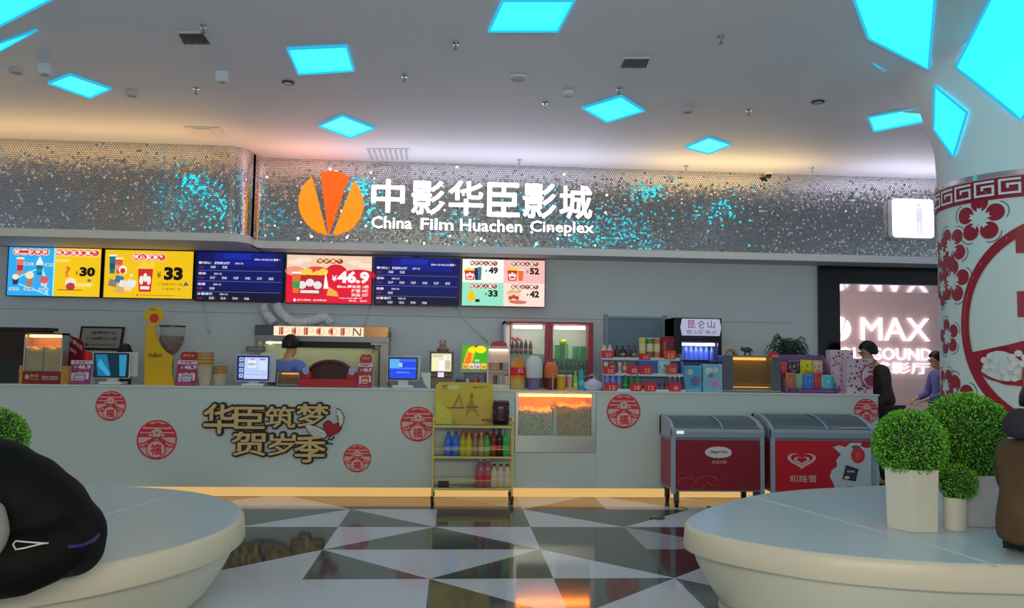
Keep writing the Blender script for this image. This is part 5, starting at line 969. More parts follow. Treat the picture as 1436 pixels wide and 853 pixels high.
# blue display box and picture boxes
x0, x1, z0, z1 = ob(955, 505, 995, 9.0); t = thing('blue_display', 'dark framed glossy blue display box behind the two picture boxes', 'display box', ((x0+x1)/2, 9.05, ZC))
m = MB(); m.box(x0, x1, 9.0, 9.16, z1-.025, z1, P((16, 18, 34), .3, raw=True)); m.box(x0, x0+.03, 9.0, 9.16, ZC, z1-.025, P((20, 60, 150), .25)); m.box(x1-.02, x1, 9.0, 9.16, ZC, z1-.025, P((20, 40, 90), .3)); m.build('frame', t); MB().box(x0+.03, x1-.02, 9.02, 9.16, ZC, z1-.025, P((34, 60, 110), .25)).build('body', t)
def picbox(p0, p1, top, Y, cols, label, name='picture_box'):
    x0, x1, z0, z1 = ob(p0, top, p1, Y); t = thing(name, label, 'box', ((x0+x1)/2, Y+.05, ZC)); MB().box(x0, x1, Y, Y+.09, ZC, z1, P(cols[0], .3)).build('carton', t, bevel=.002); m = MB(); F = Flat(m, plane(x0, x1, ZC, z1, Y-.0005)); return t, m, F
t, m, F = picbox(961, 984, 513, 8.86, ((70, 122, 150),), 'blue picture box with a coral print, left of the two on the counter'); F.rect(.06, .12, .94, .94, P((56, 116, 160), .4)); F.disc(.6, .4, .3, .2, P((60, 80, 120)), 16); F.disc(.3, .75, .2, .12, P((120, 140, 110)), 14); F.disc(.75, .45, .15, .12, P((110, 70, 90)), 12); F.text('深海奇缘', .1, .02, .9, .1, P((130, 150, 160))); m.build('print', t, fix=False)
t, m, F = picbox(986, 1013, 511, 8.86, ((104, 136, 150),), 'pale teal picture box with white flowers, right of the two on the counter'); F.rect(.05, .05, .95, .95, P((92, 128, 146), .4))
for u, v, r_, c_ in ((.3, .75, .2, (150, 170, 170)), (.65, .8, .14, (130, 150, 150)), (.4, .6, .14, (80, 90, 100)), (.6, .3, .2, (140, 96, 116)), (.3, .25, .15, (100, 120, 150))): F.disc(u, v, r_, r_*.7, P(c_), 12)
m.build('print', t, fix=False)
# hot food display
x0, x1, z0, z1 = ob(1014, 499, 1095, 8.9); t = thing('hot_food_display', 'stainless hot food display case with warm light left of the snack display', 'display case', ((x0+x1)/2, 9, ZC)); xa_, xb_ = at(1028, 530, 8.9).x, at(1082, 530, 8.9).x
m = MB(); m.box(x0, xa_, 8.9, 9.07, ZC+.02, z1, P((110, 114, 130), .35, .4)); m.box(xb_, x1, 8.9, 9.07, ZC+.02, z1, P((110, 114, 130), .35, .4)); m.box(x0, x1, 8.9, 9.07, ZC+.008, ZC+.03, SS); m.box(xa_, xb_, 9.05, 9.07, ZC+.03, z1, P((96, 78, 50), .5)); m.box(xa_, xb_, 8.9, 9.07, z1-.012, z1, P((90, 90, 96), .4)); m.build('housing', t, bevel=.003)
MB().box(xa_+.02, xb_-.03, 8.98, 9.02, z1-.05, z1-.02, E((255, 206, 110), 2.4)).build('lamp', t); MB().box(xa_+.01, xb_-.01, 8.93, 9.04, ZC+.085, ZC+.092, P((150, 130, 90), .4)).build('rack', t); MB().box(xa_+.01, xb_-.01, 8.95, 8.97, ZC+.05, ZC+.06, E((255, 200, 110), 1.6)).build('heating_strip', t)
MB().box(xa_, xb_, 8.9, 8.903, ZC+.03, z1-.012, GLASS((220, 200, 160), .15)).build('glass', t)
m = MB()
for k in range(5): xx = xa_+.06+(xb_-xa_-.12)*k/4; m.tube([(xx-.025, 9.0, ZC+.105), (xx+.03, 9.02, ZC+.108)], .013, P((120, 70, 30), .4), 8)
loose(m.build('pastries', smooth=0), 'row of browned pastries inside the hot food display case')['category'] = 'pastries'
c = at(1024, 500, 8.98); c.z = z1; tag(MB().prism([(c.x+.075*cos(pi*i/12), z1+.072*sin(pi*i/12)) for i in range(13)]+[(c.x-.05*cos(pi*i/12), z1+.045*sin(pi*i/12)) for i in range(13)], 8.95, 9.03, P((110, 80, 56), .5)).build('wooden_arch'), 'small brown wooden arch on top of the hot food display case', 'ornament')
c = at(1048, 499, 8.98); m = MB(); BL = P((40, 40, 44), .5)
t = thing('ox_figurine', 'dark ox figurine standing on top of the hot food display case', 'figurine', (c.x, 8.98, z1)); m.sph((c.x+.0, 8.98, z1+.065), (.058, .026, .032), BL, 16, 10); m.sph((c.x-.05, 8.98, z1+.07), (.03, .02, .022), BL, 12, 8); m.tube([(c.x+.05, 8.98, z1+.075), (c.x+.068, 8.98, z1+.05), (c.x+.066, 8.98, z1+.03)], .004, BL, 6); m.build('body', t, smooth=0)
for dx in (-.035, -.02, .025, .04): MB().cyl(c.x+dx, 8.98+(.012 if dx in (-.02, .04) else -.012), z1, z1+.05, .008, BL, 8).build('leg', t, smooth=40)
for s_ in (-1, 1): MB().tube([(c.x-.055, 8.98+s_*.015, z1+.085), (c.x-.066, 8.98+s_*.03, z1+.1)], .004, BL, 6).build('horn', t)
q = bxp(1078, 493.5, 1092, 503, 8.885); m = MB(); m.prism([(q[0]+(q[1]-q[0])*a, q[2]+(q[3]-q[2])*b) for a, b in ((0, .1), (1, .1), (1, .55), (.85, .9), (.5, 1), (.15, .9), (0, .55))], 8.885, 8.889, P((150, 24, 36), .4)); F = Flat(m, plane(*q, 8.885)); F.text('20', .3, .2, .95, .55, P((190, 170, 160))); tag(m.build('price_tag', fix=False), 'small red round topped price tag on the hot food display right pillar', 'price tag')
# fern
fc = at(1108, 497, 9.12); t = thing('potted_fern', 'dark green potted fern behind the snack display box', 'plant', (fc.x, 9.12, ZC)); MB().lathe([(.055, ZC), (.078, ZC+.2), (.082, ZC+.2), (.07, ZC+.19), (0, ZC+.19)], P((60, 54, 50), .6), fc.x, 9.165, 20).build('pot', t, smooth=40)
m = MB(); r2 = random.Random(4); FG = (P((24, 42, 34), .5), P((34, 58, 42), .5), P((18, 34, 28), .5))
for k in range(64):
    a = r2.uniform(0, 2*pi); L = r2.uniform(.16, .30); lift = r2.uniform(.45, .95); mt = r2.choice(FG); pts = []
    for i in range(6): u = i/5; pts.append(Vector((fc.x+cos(a)*L*u, 9.165+sin(a)*L*.26*u, ZC+.22+lift*u*1.5-lift*.95*u*u*1.25)))
    for i in range(5):
        d = (pts[i+1]-pts[i]).normalized(); sd = d.cross(Vector((0, 0, 1))).normalized()
        for s_ in (-1, 1):
            for q_ in (0, .5):
                p = pts[i].lerp(pts[i+1], q_); l_ = .035+.03*sin(pi*(i+q_+.6)/6); tip = p+sd*s_*l_+d*l_*.8+Vector((0, 0, -.01)); m.add([tuple(p), tuple(p+d*.014+Vector((0, 0, .004))), tuple(tip)], [(0, 1, 2)], mt)
    m.tube(pts, .003, mt, 4)
m.build('fronds', t, fix=False)
# snack display
sy = 8.86; zx = lambda X, YY: (at(1060+X/7.558, 470+YY/7.558, sy).x, at(1060+X/7.558, 470+YY/7.558, sy).z); PU = P((70, 40, 84), .4)
t = thing('snack_display', 'purple cardboard snack display box with sloping sides full of crisp bags', 'display box', (zx(570, 600)[0], sy+.1, ZC)); A, B, C_, D_ = zx(258, 205), zx(770, 215), zx(880, 600), zx(350, 600)
MB().prism([(D_[0], ZC), (C_[0], ZC), (B[0], B[1]), (A[0], A[1])], sy+.2, sy+.21, P((84, 62, 100), .4)).build('back_panel', t)
for q0, q1, q2 in ((A, D_, 1), (B, C_, -1)): MB().add([(q0[0], sy+.2, q0[1]), (q1[0], sy+.2, ZC), (q1[0], sy, ZC), (q1[0]+(q0[0]-q1[0])*.4, sy, ZC+.12), (q0[0], sy+.12, q0[1])], [(0, 1, 2, 3, 4)], P((120, 90, 120), .35)).build('side_panel', t, fix=False)
m = MB(); m.box(D_[0], C_[0], sy-.004, sy, ZC, ZC+.055, PU); m.box(D_[0], C_[0], sy, sy+.2, ZC, ZC+.012, PU); F = Flat(m, plane(D_[0], C_[0], ZC, ZC+.055, sy-.004)); F.text('CRISPS & SNACKS', .2, .25, .88, .72, P((120, 70, 130)), .01) if 0 else F.rect(.2, .35, .88, .6, P((104, 60, 120))); m.build('tray', t)
bags = ((275, 290, 385, 430, (150, 40, 50), (160, 90, 60), 'red', 1), (385, 270, 510, 420, (44, 34, 52), (130, 120, 130), 'black and violet', 1), (520, 265, 655, 420, (150, 146, 30), (90, 100, 30), 'yellow', 1), (660, 270, 765, 420, (150, 134, 110), (130, 60, 50), 'cream', 1),
        (330, 400, 440, 560, (140, 70, 50), (110, 110, 60), 'orange', 0), (440, 410, 520, 560, (90, 120, 100), (120, 140, 70), 'sea green', 0), (522, 415, 640, 560, (40, 96, 170), (80, 140, 190), 'bright blue', 0), (630, 400, 720, 550, (140, 30, 36), (150, 60, 50), 'crimson', 0), (700, 425, 860, 560, (60, 140, 160), (120, 180, 180), 'wide turquoise', 0))
for a, b, c_, d_, c1_, c2_, w_, bk in bags:
    p, q = zx(a, d_), zx(c_, b); dy = .13 if bk else .055; bag('crisp_bag', p[0], q[0], max(ZC+.014, p[1]) if bk else ZC+.014, q[1], sy+dy, .05, P(c1_, .3), P(c2_, .35), '%s crisp bag in the %s row of the purple snack display' % (w_, 'back' if bk else 'front'), 'crisp bags in the snack display')
# white and red patterned boxes
PK = P((150, 132, 144), .4); PR = P((112, 34, 58), .4)
def patbox(p0, p1, top, Y, label, seed):
    x0, x1, z0, z1 = ob(p0, top, p1, Y); t = thing('gift_box', label, 'box', ((x0+x1)/2, Y+.06, ZC), 0, 'patterned gift boxes'); MB().box(x0, x1, Y, Y+.12, ZC, z1, PK).build('carton', t, bevel=.002); m = MB(); F = Flat(m, plane(x0, x1, ZC, z1, Y-.0004), .0003); r3 = random.Random(seed); k = (x1-x0)/(z1-ZC)
    for i in range(46): u, v = r3.uniform(.05, .95), r3.uniform(.04, .96); a = r3.random()*6; F.poly([(u+.045*cos(a+2*pi*j/5*2)*(1 if j else 1), v+.045*k*sin(a+2*pi*j/5*2)) for j in range(5)], PR)
    F.disc(.92, .5, .42, .42*k*1.1, PK, 24, pi*.5, pi*1.5); F.disc(.92, .5, .42, .42*k*1.1, PR, 24, pi*.5, pi*1.5, hole=.9); F.poly([(.62, .42), (.9, .55), (.98, .5), (.98, .2), (.75, .25)], PR); F.rect(.8, .6, .98, .66, PR); F.rect(.82, .72, .98, .78, PR); m.build('print', t, fix=False)
patbox(1165, 1197, 491, 8.98, 'taller white and crimson patterned box behind, right of the snack display', 2); patbox(1188, 1224, 503, 8.84, 'shorter white and crimson patterned box at the right end of the counter', 6)
# ================================================================ gold trolley
TY0, TY1 = 8.42, 8.72; tx0, tx1 = at(607, 650, TY0).x, at(718.5, 650, TY0).x
t = thing('serving_trolley', 'gold framed three tier serving trolley in front of the counter', 'trolley', ((tx0+tx1)/2, (TY0+TY1)/2, 0))
tz = [at(660, y, TY0).z for y in (599, 642, 686)]; zt_ = at(610, 588, TY0).z
for x in (tx0, tx1):
    for y in (TY0, TY1):
        MB().tube([(x, y, .085), (x, y, tz[0]+.02)], .011, GOLD, 10).build('post', t, smooth=40)
        cw = MB(); cw.tube([(x-.012, y-.0, .035), (x+.012, y, .035)], .035, P((20, 20, 22), .5, raw=True), 16); cw.box(x-.018, x+.018, y-.01, y+.01, .035, .085, P((80, 70, 50), .3, .7)); cw.build('caster', t)
    MB().tube([(x, TY0, tz[0]+.02), (x, TY0-.01, zt_-.02), (x, TY0+.03, zt_+.005), (x, TY1-.03, zt_+.005), (x, TY1, zt_-.02), (x, TY1, tz[0]+.02)], .01, GOLD, 8).build('handle', t, smooth=40)
for z in tz:
    m = MB(); m.box(tx0, tx1, TY0, TY1, z-.004, z+.004, P((60, 56, 50), .25)); m.build('shelf', t)
    m = MB(); 
    for a, b in (((tx0, TY0), (tx1, TY0)), ((tx0, TY1), (tx1, TY1)), ((tx0, TY0), (tx0, TY1)), ((tx1, TY0), (tx1, TY1))): m.tube([(*a, z), (*b, z)], .012, GOLD, 8)
    m.build('shelf_rim', t, smooth=40)
for z in tz[1:]: m = MB(); m.tube([(tx0, TY0, z+.085), (tx1, TY0, z+.085)], .004, GOLD, 6); m.tube([(tx0, TY1, z+.085), (tx1, TY1, z+.085)], .004, GOLD, 6); m.build('guard_rail', t)
# gold picture board
PY = 8.66; c_ = [(at(x, y, PY).x, at(x, y, PY).z) for x, y in ((609.5, 598), (691.5, 598), (691, 541), (687, 537), (616, 536), (611, 541))]
c_[0] = (c_[0][0], tz[0]+.005); c_[1] = (c_[1][0], tz[0]+.005)
t = thing('picture_board', 'golden yellow picture board with old tower buildings on the top of the trolley', 'board', ((c_[0][0]+c_[1][0])/2, PY, tz[0]))
MB().prism(c_, PY, PY+.02, P((150, 134, 36), .45)).build('panel', t); m = MB(); F = Flat(m, plane(c_[0][0], c_[1][0], tz[0]+.005, c_[3][1], PY)); G1 = P((160, 150, 60)); G2 = P((124, 98, 40)); G3 = P((150, 126, 60)); G4 = P((104, 76, 36))
F.poly([(.02, .02), (.4, .02), (.3, .25), (.1, .5), (.02, .5)], P((176, 170, 70))); F.rect(.3, .02, .97, .2, G2); F.disc(.62, .25, .35, .3, G3, 20)
F.poly([(.52, .2), (.56, .45), (.6, .66), (.63, .66), (.68, .45), (.76, .2)], G2); F.rect(.59, .64, .66, .68, G4); F.poly([(.6, .68), (.625, .82), (.65, .68)], G2); F.rect(.53, .4, .74, .44, G4); F.disc(.64, .2, .09, .12, G3, 14, 0, pi)
F.poly([(.28, .4), (.42, .76), (.48, .4)], G2); F.poly([(.34, .42), (.42, .64), (.44, .42)], G3); F.poly([(.86, .1), (.9, .6), (.95, .62), (.96, .1)], G3); F.rect(.8, .08, .98, .14, G4); F.rect(.2, .38, .5, .41, G4)
F.text('巴黎', .12, .85, .22, .94, G4, .01); F.disc(.3, .88, .11, .06, P((160, 160, 110)), 16); F.text('黄金时代', .64, .86, .88, .92, G4); m.build('print', t, fix=False)
q = bxp(691, 562, 714, 597, 8.56); bag('crisp_bag', q[0], q[1], tz[0]+.013, q[3], 8.56, .1, P((30, 22, 28), .25), P((110, 24, 36), .4), 'black and red crisp bag standing on the trolley beside the gold board')
# trolley bottles
z = tz[1]+.005; TB = 8.53; bx = lambda p, Y=TB: at(p, 620, Y).x
for p, h, r_, lq, cp, lb, w_ in ((628.5, .25, .042, (40, 76, 150), (36, 50, 120), (120, 140, 190), 'blue water bottle with dark blue cap, farthest left on the trolley'), (639, .25, .042, (44, 84, 160), (36, 50, 120), (130, 150, 196), 'blue water bottle second from the left on the trolley'),
                              (649, .24, .038, (130, 120, 30), (110, 110, 40), (150, 140, 60), 'olive yellow bottle beside the blue pair on the trolley'), (657.5, .24, .038, (140, 126, 30), (120, 110, 40), (150, 140, 50), 'olive yellow bottle nearer the middle of the trolley'),
                              (666.5, .23, .034, (110, 84, 66), (140, 120, 110), (130, 110, 96), 'brown milky bottle in the middle of the trolley'), (675, .24, .034, (120, 100, 70), (150, 140, 110), (150, 140, 110), 'tan bottle right of the brown one on the trolley'),
                              (683, .24, .036, (60, 120, 50), (20, 24, 22), (120, 150, 90), 'green bottle with black cap on the trolley'), (692, .28, .040, (90, 30, 26), (24, 20, 22), (160, 90, 60), 'cola bottle with orange red label on the trolley'),
                              (700.5, .285, .040, (40, 18, 22), (24, 20, 26), (150, 40, 50), 'dark cola bottle left of the emerald bottle on the trolley'), (709, .28, .036, (30, 130, 60), (40, 130, 60), (60, 150, 80), 'emerald green bottle farthest right on the trolley')):
    bottle('drink_bottle', bx(p), TB, z, h, r_, P(lq, .15), P(cp, .4), P(lb, .4), w_, group='bottles on the middle trolley shelf')
for k, p in enumerate((652, 666, 680)):
    q = bxp(p-7, 605, p+7, 640, 8.66); bag('sweet_bag', q[0], q[1], z, q[3], 8.66, .06, P((130, 74, 76), .4), P((150, 110, 100), .4), 'pinkish sweet bag, %s of three behind the trolley bottles' % on[k], 'sweet bags on the trolley')
z = tz[2]+.005
for k, p in enumerate((674, 684)): bottle('large_bottle', at(p, 665, 8.55).x, 8.55, z, .30, .052, P((120, 70, 80), .12), P((150, 150, 150), .4), P((150, 30, 50), .4), 'large pink drink bottle with red label, %s of two on the lowest trolley shelf' % ('left', 'right')[k], group='bottles on the lowest trolley shelf')
for k, p in enumerate((693, 702, 711)): bottle('wine_bottle', at(p, 665, 8.53).x, 8.53, z, .235, .040, P((150, 138, 118), .3), P((60, 40, 30), .4), P((156, 150, 136), .4), 'dark bottle with cream label, %s of three on the lowest trolley shelf' % on[k], group='bottles on the lowest trolley shelf')
c = at(622, 677, 8.52); t = thing('dark_camera_case', 'small black case with a strap on the left of the lowest trolley shelf', 'case', (c.x, 8.52, z)); MB().prism(rrect(c.x-.055, c.x+.055, z, z+.06, .012), 8.48, 8.56, P((24, 24, 28), .4, raw=True)).build('body', t, bevel=.006); MB().tube([(c.x+.05, 8.5, z+.02), (c.x+.1, 8.47, z+.008), (c.x+.16, 8.48, z+.008), (c.x+.13, 8.52, z+.008)], .006, P((130, 130, 130)), 6).build('strap', t, smooth=0)
# ================================================================ ice cream freezers
GF = P((104, 114, 126), .35); GF2 = P((84, 94, 106), .4)
def freezer(px0, px1, FYf, FYb, zf, zb, label, red, red2, draw, lt=None):
    x0, x1 = at(px0, 650, FYf).x, at(px1, 650, FYf).x; t = thing('ice_cream_freezer', label, 'freezer', ((x0+x1)/2, (FYf+FYb)/2, 0), 0, 'ice cream freezers before the counter')
    zl = .165
    prof = [(FYf+.02, zf-.10), (FYf, zf-.02), (FYf+.02, zf+.01), (FYf+.12, zf+.07), (FYf+.3, zb-.015), (FYb-.06, zb), (FYb, zb-.02), (FYb, zf-.10)]
    MB().box(x0+.02, x1-.02, FYf+.03, FYb, zl, zf-.09, GF2).build('body', t, bevel=.01)
    MB().box(x0+.012, x0+.021, FYf+.06, FYb-.03, zl+.03, zf-.14, red2).build('side_panel', t)
    for a in (x0, x1-.045): MB().box(a, a+.045, FYf+.004, FYf+.05, zl-.02, zf-.08, GF).build('corner_post', t, bevel=.01)
    MB().prismx([(FYf+.01, zf-.09), (FYf-.005, zf-.03), (FYf+.01, zf), (FYf+.05, zf), (FYf+.05, zf-.09)], x0, x1, GF).build('front_rail', t, bevel=.006)
    MB().prismx([(FYb-.07, zf-.09), (FYb-.07, zb-.01), (FYb, zb-.01), (FYb, zf-.09)], x0, x1, GF).build('rear_rail', t, bevel=.006)
    for a in (x0, x1-.035): MB().prismx(prof, a, a+.035, GF).build('end_cap', t, bevel=.006)
    cv = [(FYf+.03, zf), (FYf+.12, zf+.055), (FYf+.3, zb-.03), (FYb-.07, zb-.018)]; n_ = len(cv)
    xm = (x0+x1)/2+.04
    for a, b, dz in ((x0+.035, xm+.02, 0), (xm-.02, x1-.035, .008)):
        m = MB(); m.add([(x, y, z+dz) for x in (a, b) for y, z in cv]+[(x, y, z+dz-.006) for x in (a, b) for y, z in cv], [(i, i+1, n_+i+1, n_+i) for i in range(n_-1)]+[(2*n_+i, 2*n_+i+1, 3*n_+i+1, 3*n_+i) for i in range(n_-1)], GLASS((150, 170, 184), .45, .03)); gl = m.build('sliding_lid', t, smooth=0)
        m = MB(); m.tube([(b-.008, y, z+dz+.003) for y, z in cv], .008, P((120, 132, 146), .3), 6); m.build('lid_edge', gl)
    MB().box(x0+.05, x1-.05, FYf+.07, FYb-.09, zf-.12, zf-.09, P((150, 160, 166), .5)).build('tub', t)
    m = MB(); m.prism(rrect(x0+.05, x1-.05, zl+.02, zf-.115, .02), FYf+.012, FYf+.03, red); F = Flat(m, plane(x0+.05, x1-.05, zl+.02, zf-.115, FYf+.012)); draw(F); m.build('front_panel', t, fix=False)
    if lt:
        q = bxp(*lt, FYf-.006); MB().prism(rrect(*q, .008), FYf-.012, FYf, E((226, 232, 240), 1.0)).build('thermometer', t)
    for x in (x0+.07, x1-.07):
        for y in (FYf+.08, FYb-.06): m = MB(); m.tube([(x-.014, y, .038), (x+.014, y, .038)], .038, P((20, 20, 22), .5, raw=True), 16); m.box(x-.025, x+.025, y-.02, y+.02, .045, zl, DGREY); m.build('caster', t)
    return t, x0, x1
HP = P((186, 180, 180), .4)
def draw1(F):
    for k in range(16): a = 2*pi*k/16; F.disc(.5+.125*cos(a), .76+.075*sin(a), .038, .045, HP, 10)
    F.disc(.5, .76, .13, .085, HP, 24); F.text('Häagen-Dazs', .395, .725, .605, .805, P((36, 30, 50)), .02); F.text('哈根达斯', .42, .53, .6, .60, P((160, 110, 116)), .01)
    S_ = P((126, 62, 56), .4)
    for cx, cy, r, a0, a1 in ((.06, .3, .05, 0, 4), (.2, .3, .04, 1, 5), (.12, .1, .12, .3, 2.8), (.36, .12, .14, .4, 2.6), (.5, .3, .05, 3, 6.5), (.45, .22, .1, 3.6, 5.6), (.25, .15, .1, 4, 6)): F.disc(cx, cy, r, r*1.3, S_, 20, a0, a1, hole=.93)
    for k in range(6): F.disc(.8+.03*(k-3), .12+.02*(k % 3), .03, .12, P((104, 40, 30), .4), 12, 0, 6.28, hole=.85)
f1, f1x0, f1x1 = freezer(942, 1073, 8.22, 8.72, at(1000, 602, 8.22).z, at(1000, 581, 8.70).z, 'smaller dark maroon ice cream freezer with a white oval name badge, left of the pair', P((96, 14, 30), .35), P((104, 22, 36), .4), draw1, (949, 604.5, 959, 608.5))
def draw2(F):
    HW = P((176, 150, 150), .4)
    def hrt(cx, cy, s_, mat, k=1.0): F.poly([(cx+s_*x*1.3*k, cy+s_*z*1.55) for x, z in hp], mat)
    hrt(.27, .62, .0072, HW); hrt(.27, .635, .0056, P((140, 14, 28), .35)); hrt(.27, .61, .0040, HW); hrt(.27, .62, .0026, P((140, 14, 28), .35))
    F.text('和路雪', .14, .18, .42, .32, HW, .006); W2 = P((150, 158, 164), .45)
    F.poly([(.62, .0), (.60, .15), (.56, .3), (.58, .42), (.64, .5), (.63, .62), (.68, .74), (.6, .88), (.66, .92), (.73, .88), (.78, .97), (1, .97), (1, 0)], W2); F.disc(.86, .72, .075, .16, P((150, 30, 40), .4), 18); F.disc(.84, .88, .05, .04, P((90, 60, 50), .4), 10); F.disc(.95, .93, .06, .06, P((120, 20, 36), .4), 12); F.disc(.78, .05, .08, .06, P((120, 30, 40), .4), 12)
    F.poly([(.69, .25), (.83, .2), (.865, .45), (.73, .53)], P((34, 30, 40), .35)); F.rect(.74, .38, .82, .42, P((120, 120, 130))); F.disc(.74, .28, .03, .03, W2, 10)
    for k in range(9): F.disc(.84+.02*(k % 3), .66+.05*(k//3), .006, .012, P((190, 150, 90)), 6)
f2, f2x0, f2x1 = freezer(1082, 1229, 8.16, 8.72, at(1150, 603, 8.16).z, at(1150, 579, 8.70).z, 'larger bright red ice cream freezer with a double heart mark, right of the pair', P((140, 14, 28), .35), P((120, 20, 34), .4), draw2)
q = at(1010, 690, 8.25); tag(MB().tube([(q.x-.12, 8.3, .006), (q.x-.03, 8.2, .006), (q.x+.06, 8.25, .006), (q.x+.18, 8.22, .006), (q.x+.3, 8.3, .006)], .008, P((26, 26, 26), .5), 6).build('power_cable', smooth=0), 'black power cable lying on the floor in front of the maroon freezer', 'cable')
q = atz(922, 727, 0); tag(MB().lathe([(.07, .002), (.075, .008), (.06, .014), (0, .014)], P((40, 60, 44), .3), q.x, q.y, 20).build('floor_outlet', smooth=40), 'small dark round floor outlet on the tiles left of the right bench', 'floor outlet')
# ================================================================ benches
BZ = .50
Rp = [(958, 725), (985, 746), (1026, 759), (1147, 780), (1285, 790), (1396, 794), (1436, 792), (1002, 708), (1078, 690), (1182, 682), (1240, 681)]
BT = P((136, 146, 152), .28, spec=.5); BS = P((178, 173, 156), .35); BB = P((174, 174, 160), .4)  # cool top, warm rim and body: warm front light put into the colours
def bench(outline, label, seams):
    n = len(outline); c = (sum(p[0] for p in outline)/n, sum(p[1] for p in outline)/n); t = thing('ring_bench', label, 'bench', (*c, 0)); nv = []
    for i in range(n):
        a, b = outline[i-1], outline[(i+1) % n]; L = math.hypot(b[0]-a[0], b[1]-a[1]); nv.append(((b[1]-a[1])/L, -(b[0]-a[0])/L))
    def ring(off, z): return [(p[0]+k[0]*off, p[1]+k[1]*off, z) for p, k in zip(outline, nv)]
    def loft(rings, mat, top=False, bot=False):
        vs = [v for r in rings for v in r]; fs = [(j*n+i, j*n+(i+1) % n, (j+1)*n+(i+1) % n, (j+1)*n+i) for j in range(len(rings)-1) for i in range(n)]
        if top: fs.append(tuple(range((len(rings)-1)*n, len(rings)*n)))
        if bot: fs.append(tuple(range(n))[::-1])
        return MB().add(vs, fs, mat)
    m = loft([ring(-.05, BZ-.14), ring(-.005, BZ-.138), ring(0, BZ-.128), ring(-.01, BZ-.02), ring(-.02, BZ-.006), ring(-.035, BZ)], BS, False, True); m.build('seat_rim', t, smooth=40)
    loft([ring(-.035, BZ-.005), ring(-.035, BZ), ring(-.05, BZ+.001)], BT, True).build('seat_top', t, smooth=40)
    loft([ring(-.25, .035), ring(-.22, .06), ring(-.18, .11), ring(-.12, .20), ring(-.08, .28), ring(-.05, BZ-.14)], BB, False, True).build('body', t, smooth=50)
    loft([ring(-.21, 0), ring(-.21, .025), ring(-.26, .04)], P((130, 132, 124), .4), True, True).build('foot', t, smooth=40)
    for (x0, y0), (x1, y1) in seams:
        a = atz(x0, y0, BZ+.002); b = atz(x1, y1, BZ+.002); MB().tube([a, b], .004, P((160, 172, 178), .4), 5).build('seam', t)
    return t
def smooth_loop(pts, per=6):
    o = []; n = len(pts)
    for i in range(n):
        p0, p1, p2, p3 = [Vector(pts[(i+k) % n]) for k in (-1, 0, 1, 2)]
        for k in range(per): u = k/per; v = .5*((2*p1)+(p2-p0)*u+(2*p0-5*p1+4*p2-p3)*u*u+(3*p1-p0-3*p2+p3)*u**3); o.append((v.x, v.y))
    return o
def W2D(x, y): p = atz(x, y, BZ); return (p.x, p.y)
right = [W2D(x, y) for x, y in ((1240, 680), (1182, 682.5), (1120, 686), (1060, 693), (1002, 707), (968, 721), (958, 733), (972, 744), (1026, 758), (1147, 777), (1285, 789), (1396, 793.5))]
e = right[-1]; s0 = right[0]; right += [(e[0]+.5, e[1]-.02), (e[0]+1.1, e[1]+.25), (e[0]+1.75, e[1]+1.0), (e[0]+1.9, e[1]+1.9), (s0[0]+1.3, s0[1]-.1), (s0[0]+.6, s0[1]+.1)]
bench(smooth_loop(right), 'large pale ring bench curving around the red and white column at the right', [((1050, 695), (1237, 746)), ((1292, 760), (1398, 794))])
lc, lr = (-2.65, 4.98), 1.40; ln = 96
bench([(lc[0]+lr*cos(-2*pi*i/ln), lc[1]+lr*sin(-2*pi*i/ln)) for i in range(ln)][::-1], 'large pale round bench at the left where the person in black sits', [((143, 724), (232, 697)), ((137, 786), (20, 640))])
# ================================================================ printed wrap of the right column
fd = Vector((-CC.x, -CC.y, 0)).normalized(); rd_ = Vector((-fd.y, fd.x, 0))
if rd_.x < 0: rd_ = -rd_
def cyl_fn(R0): return lambda u, v, d: tuple(Vector((CC.x, CC.y, v))+(fd*cos(u/CR)+rd_*sin(u/CR))*(R0+d))
def ang(px): return math.asin(max(-1, min(1, (px-1442)/126)))*CR
t = thing('column_wrap', 'white printed wrap with red blossoms and a large red medallion around the right column', 'column wrap', (CC.x, CC.y, BZ))
zt = at(1436, 233, 5.2).z; WZ = lambda y: at(1436, y, 5.2).z
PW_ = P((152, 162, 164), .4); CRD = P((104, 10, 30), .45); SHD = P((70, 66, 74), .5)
MB().lathe([(CR+.003, BZ+.002), (CR+.003, zt-.03)], PW_, CC.x, CC.y, 72, cap=False).build('sheet', t, smooth=0)
MB().lathe([(CR+.004, zt-.035), (CR+.018, zt-.035), (CR+.018, zt), (CR+.002, zt+.002)], CHROME, CC.x, CC.y, 72, cap=False).build('metal_ring', t, smooth=40)
m = MB(); F = Flat(m, cyl_fn(CR+.004), .0006); zb0, zb1 = WZ(272), WZ(241); bh = zb1-zb0
F.rect(-pi*CR, zb0, pi*CR, zb1, CRD, 72)
KW = P((160, 156, 162), .45); un = 2*pi*CR/24; th = bh*.10
for k in range(24):
    u = -pi*CR+un*k; a, b, c0, d0 = u+un*.06, u+un*.90, zb0+bh*.14, zb0+bh*.86
    for q in ((a, d0-th, b, d0), (a, c0, a+th, d0), (a, c0, b, c0+th), (b-th, c0, b, c0+bh*.5), (a+un*.3, c0+bh*.5-th, b, c0+bh*.5), (a+un*.3, c0+bh*.28, a+un*.3+th, c0+bh*.5)):
        F.rect(q[0], q[1], q[2], q[3], KW, 2)
m.build('key_border', t, fix=False)
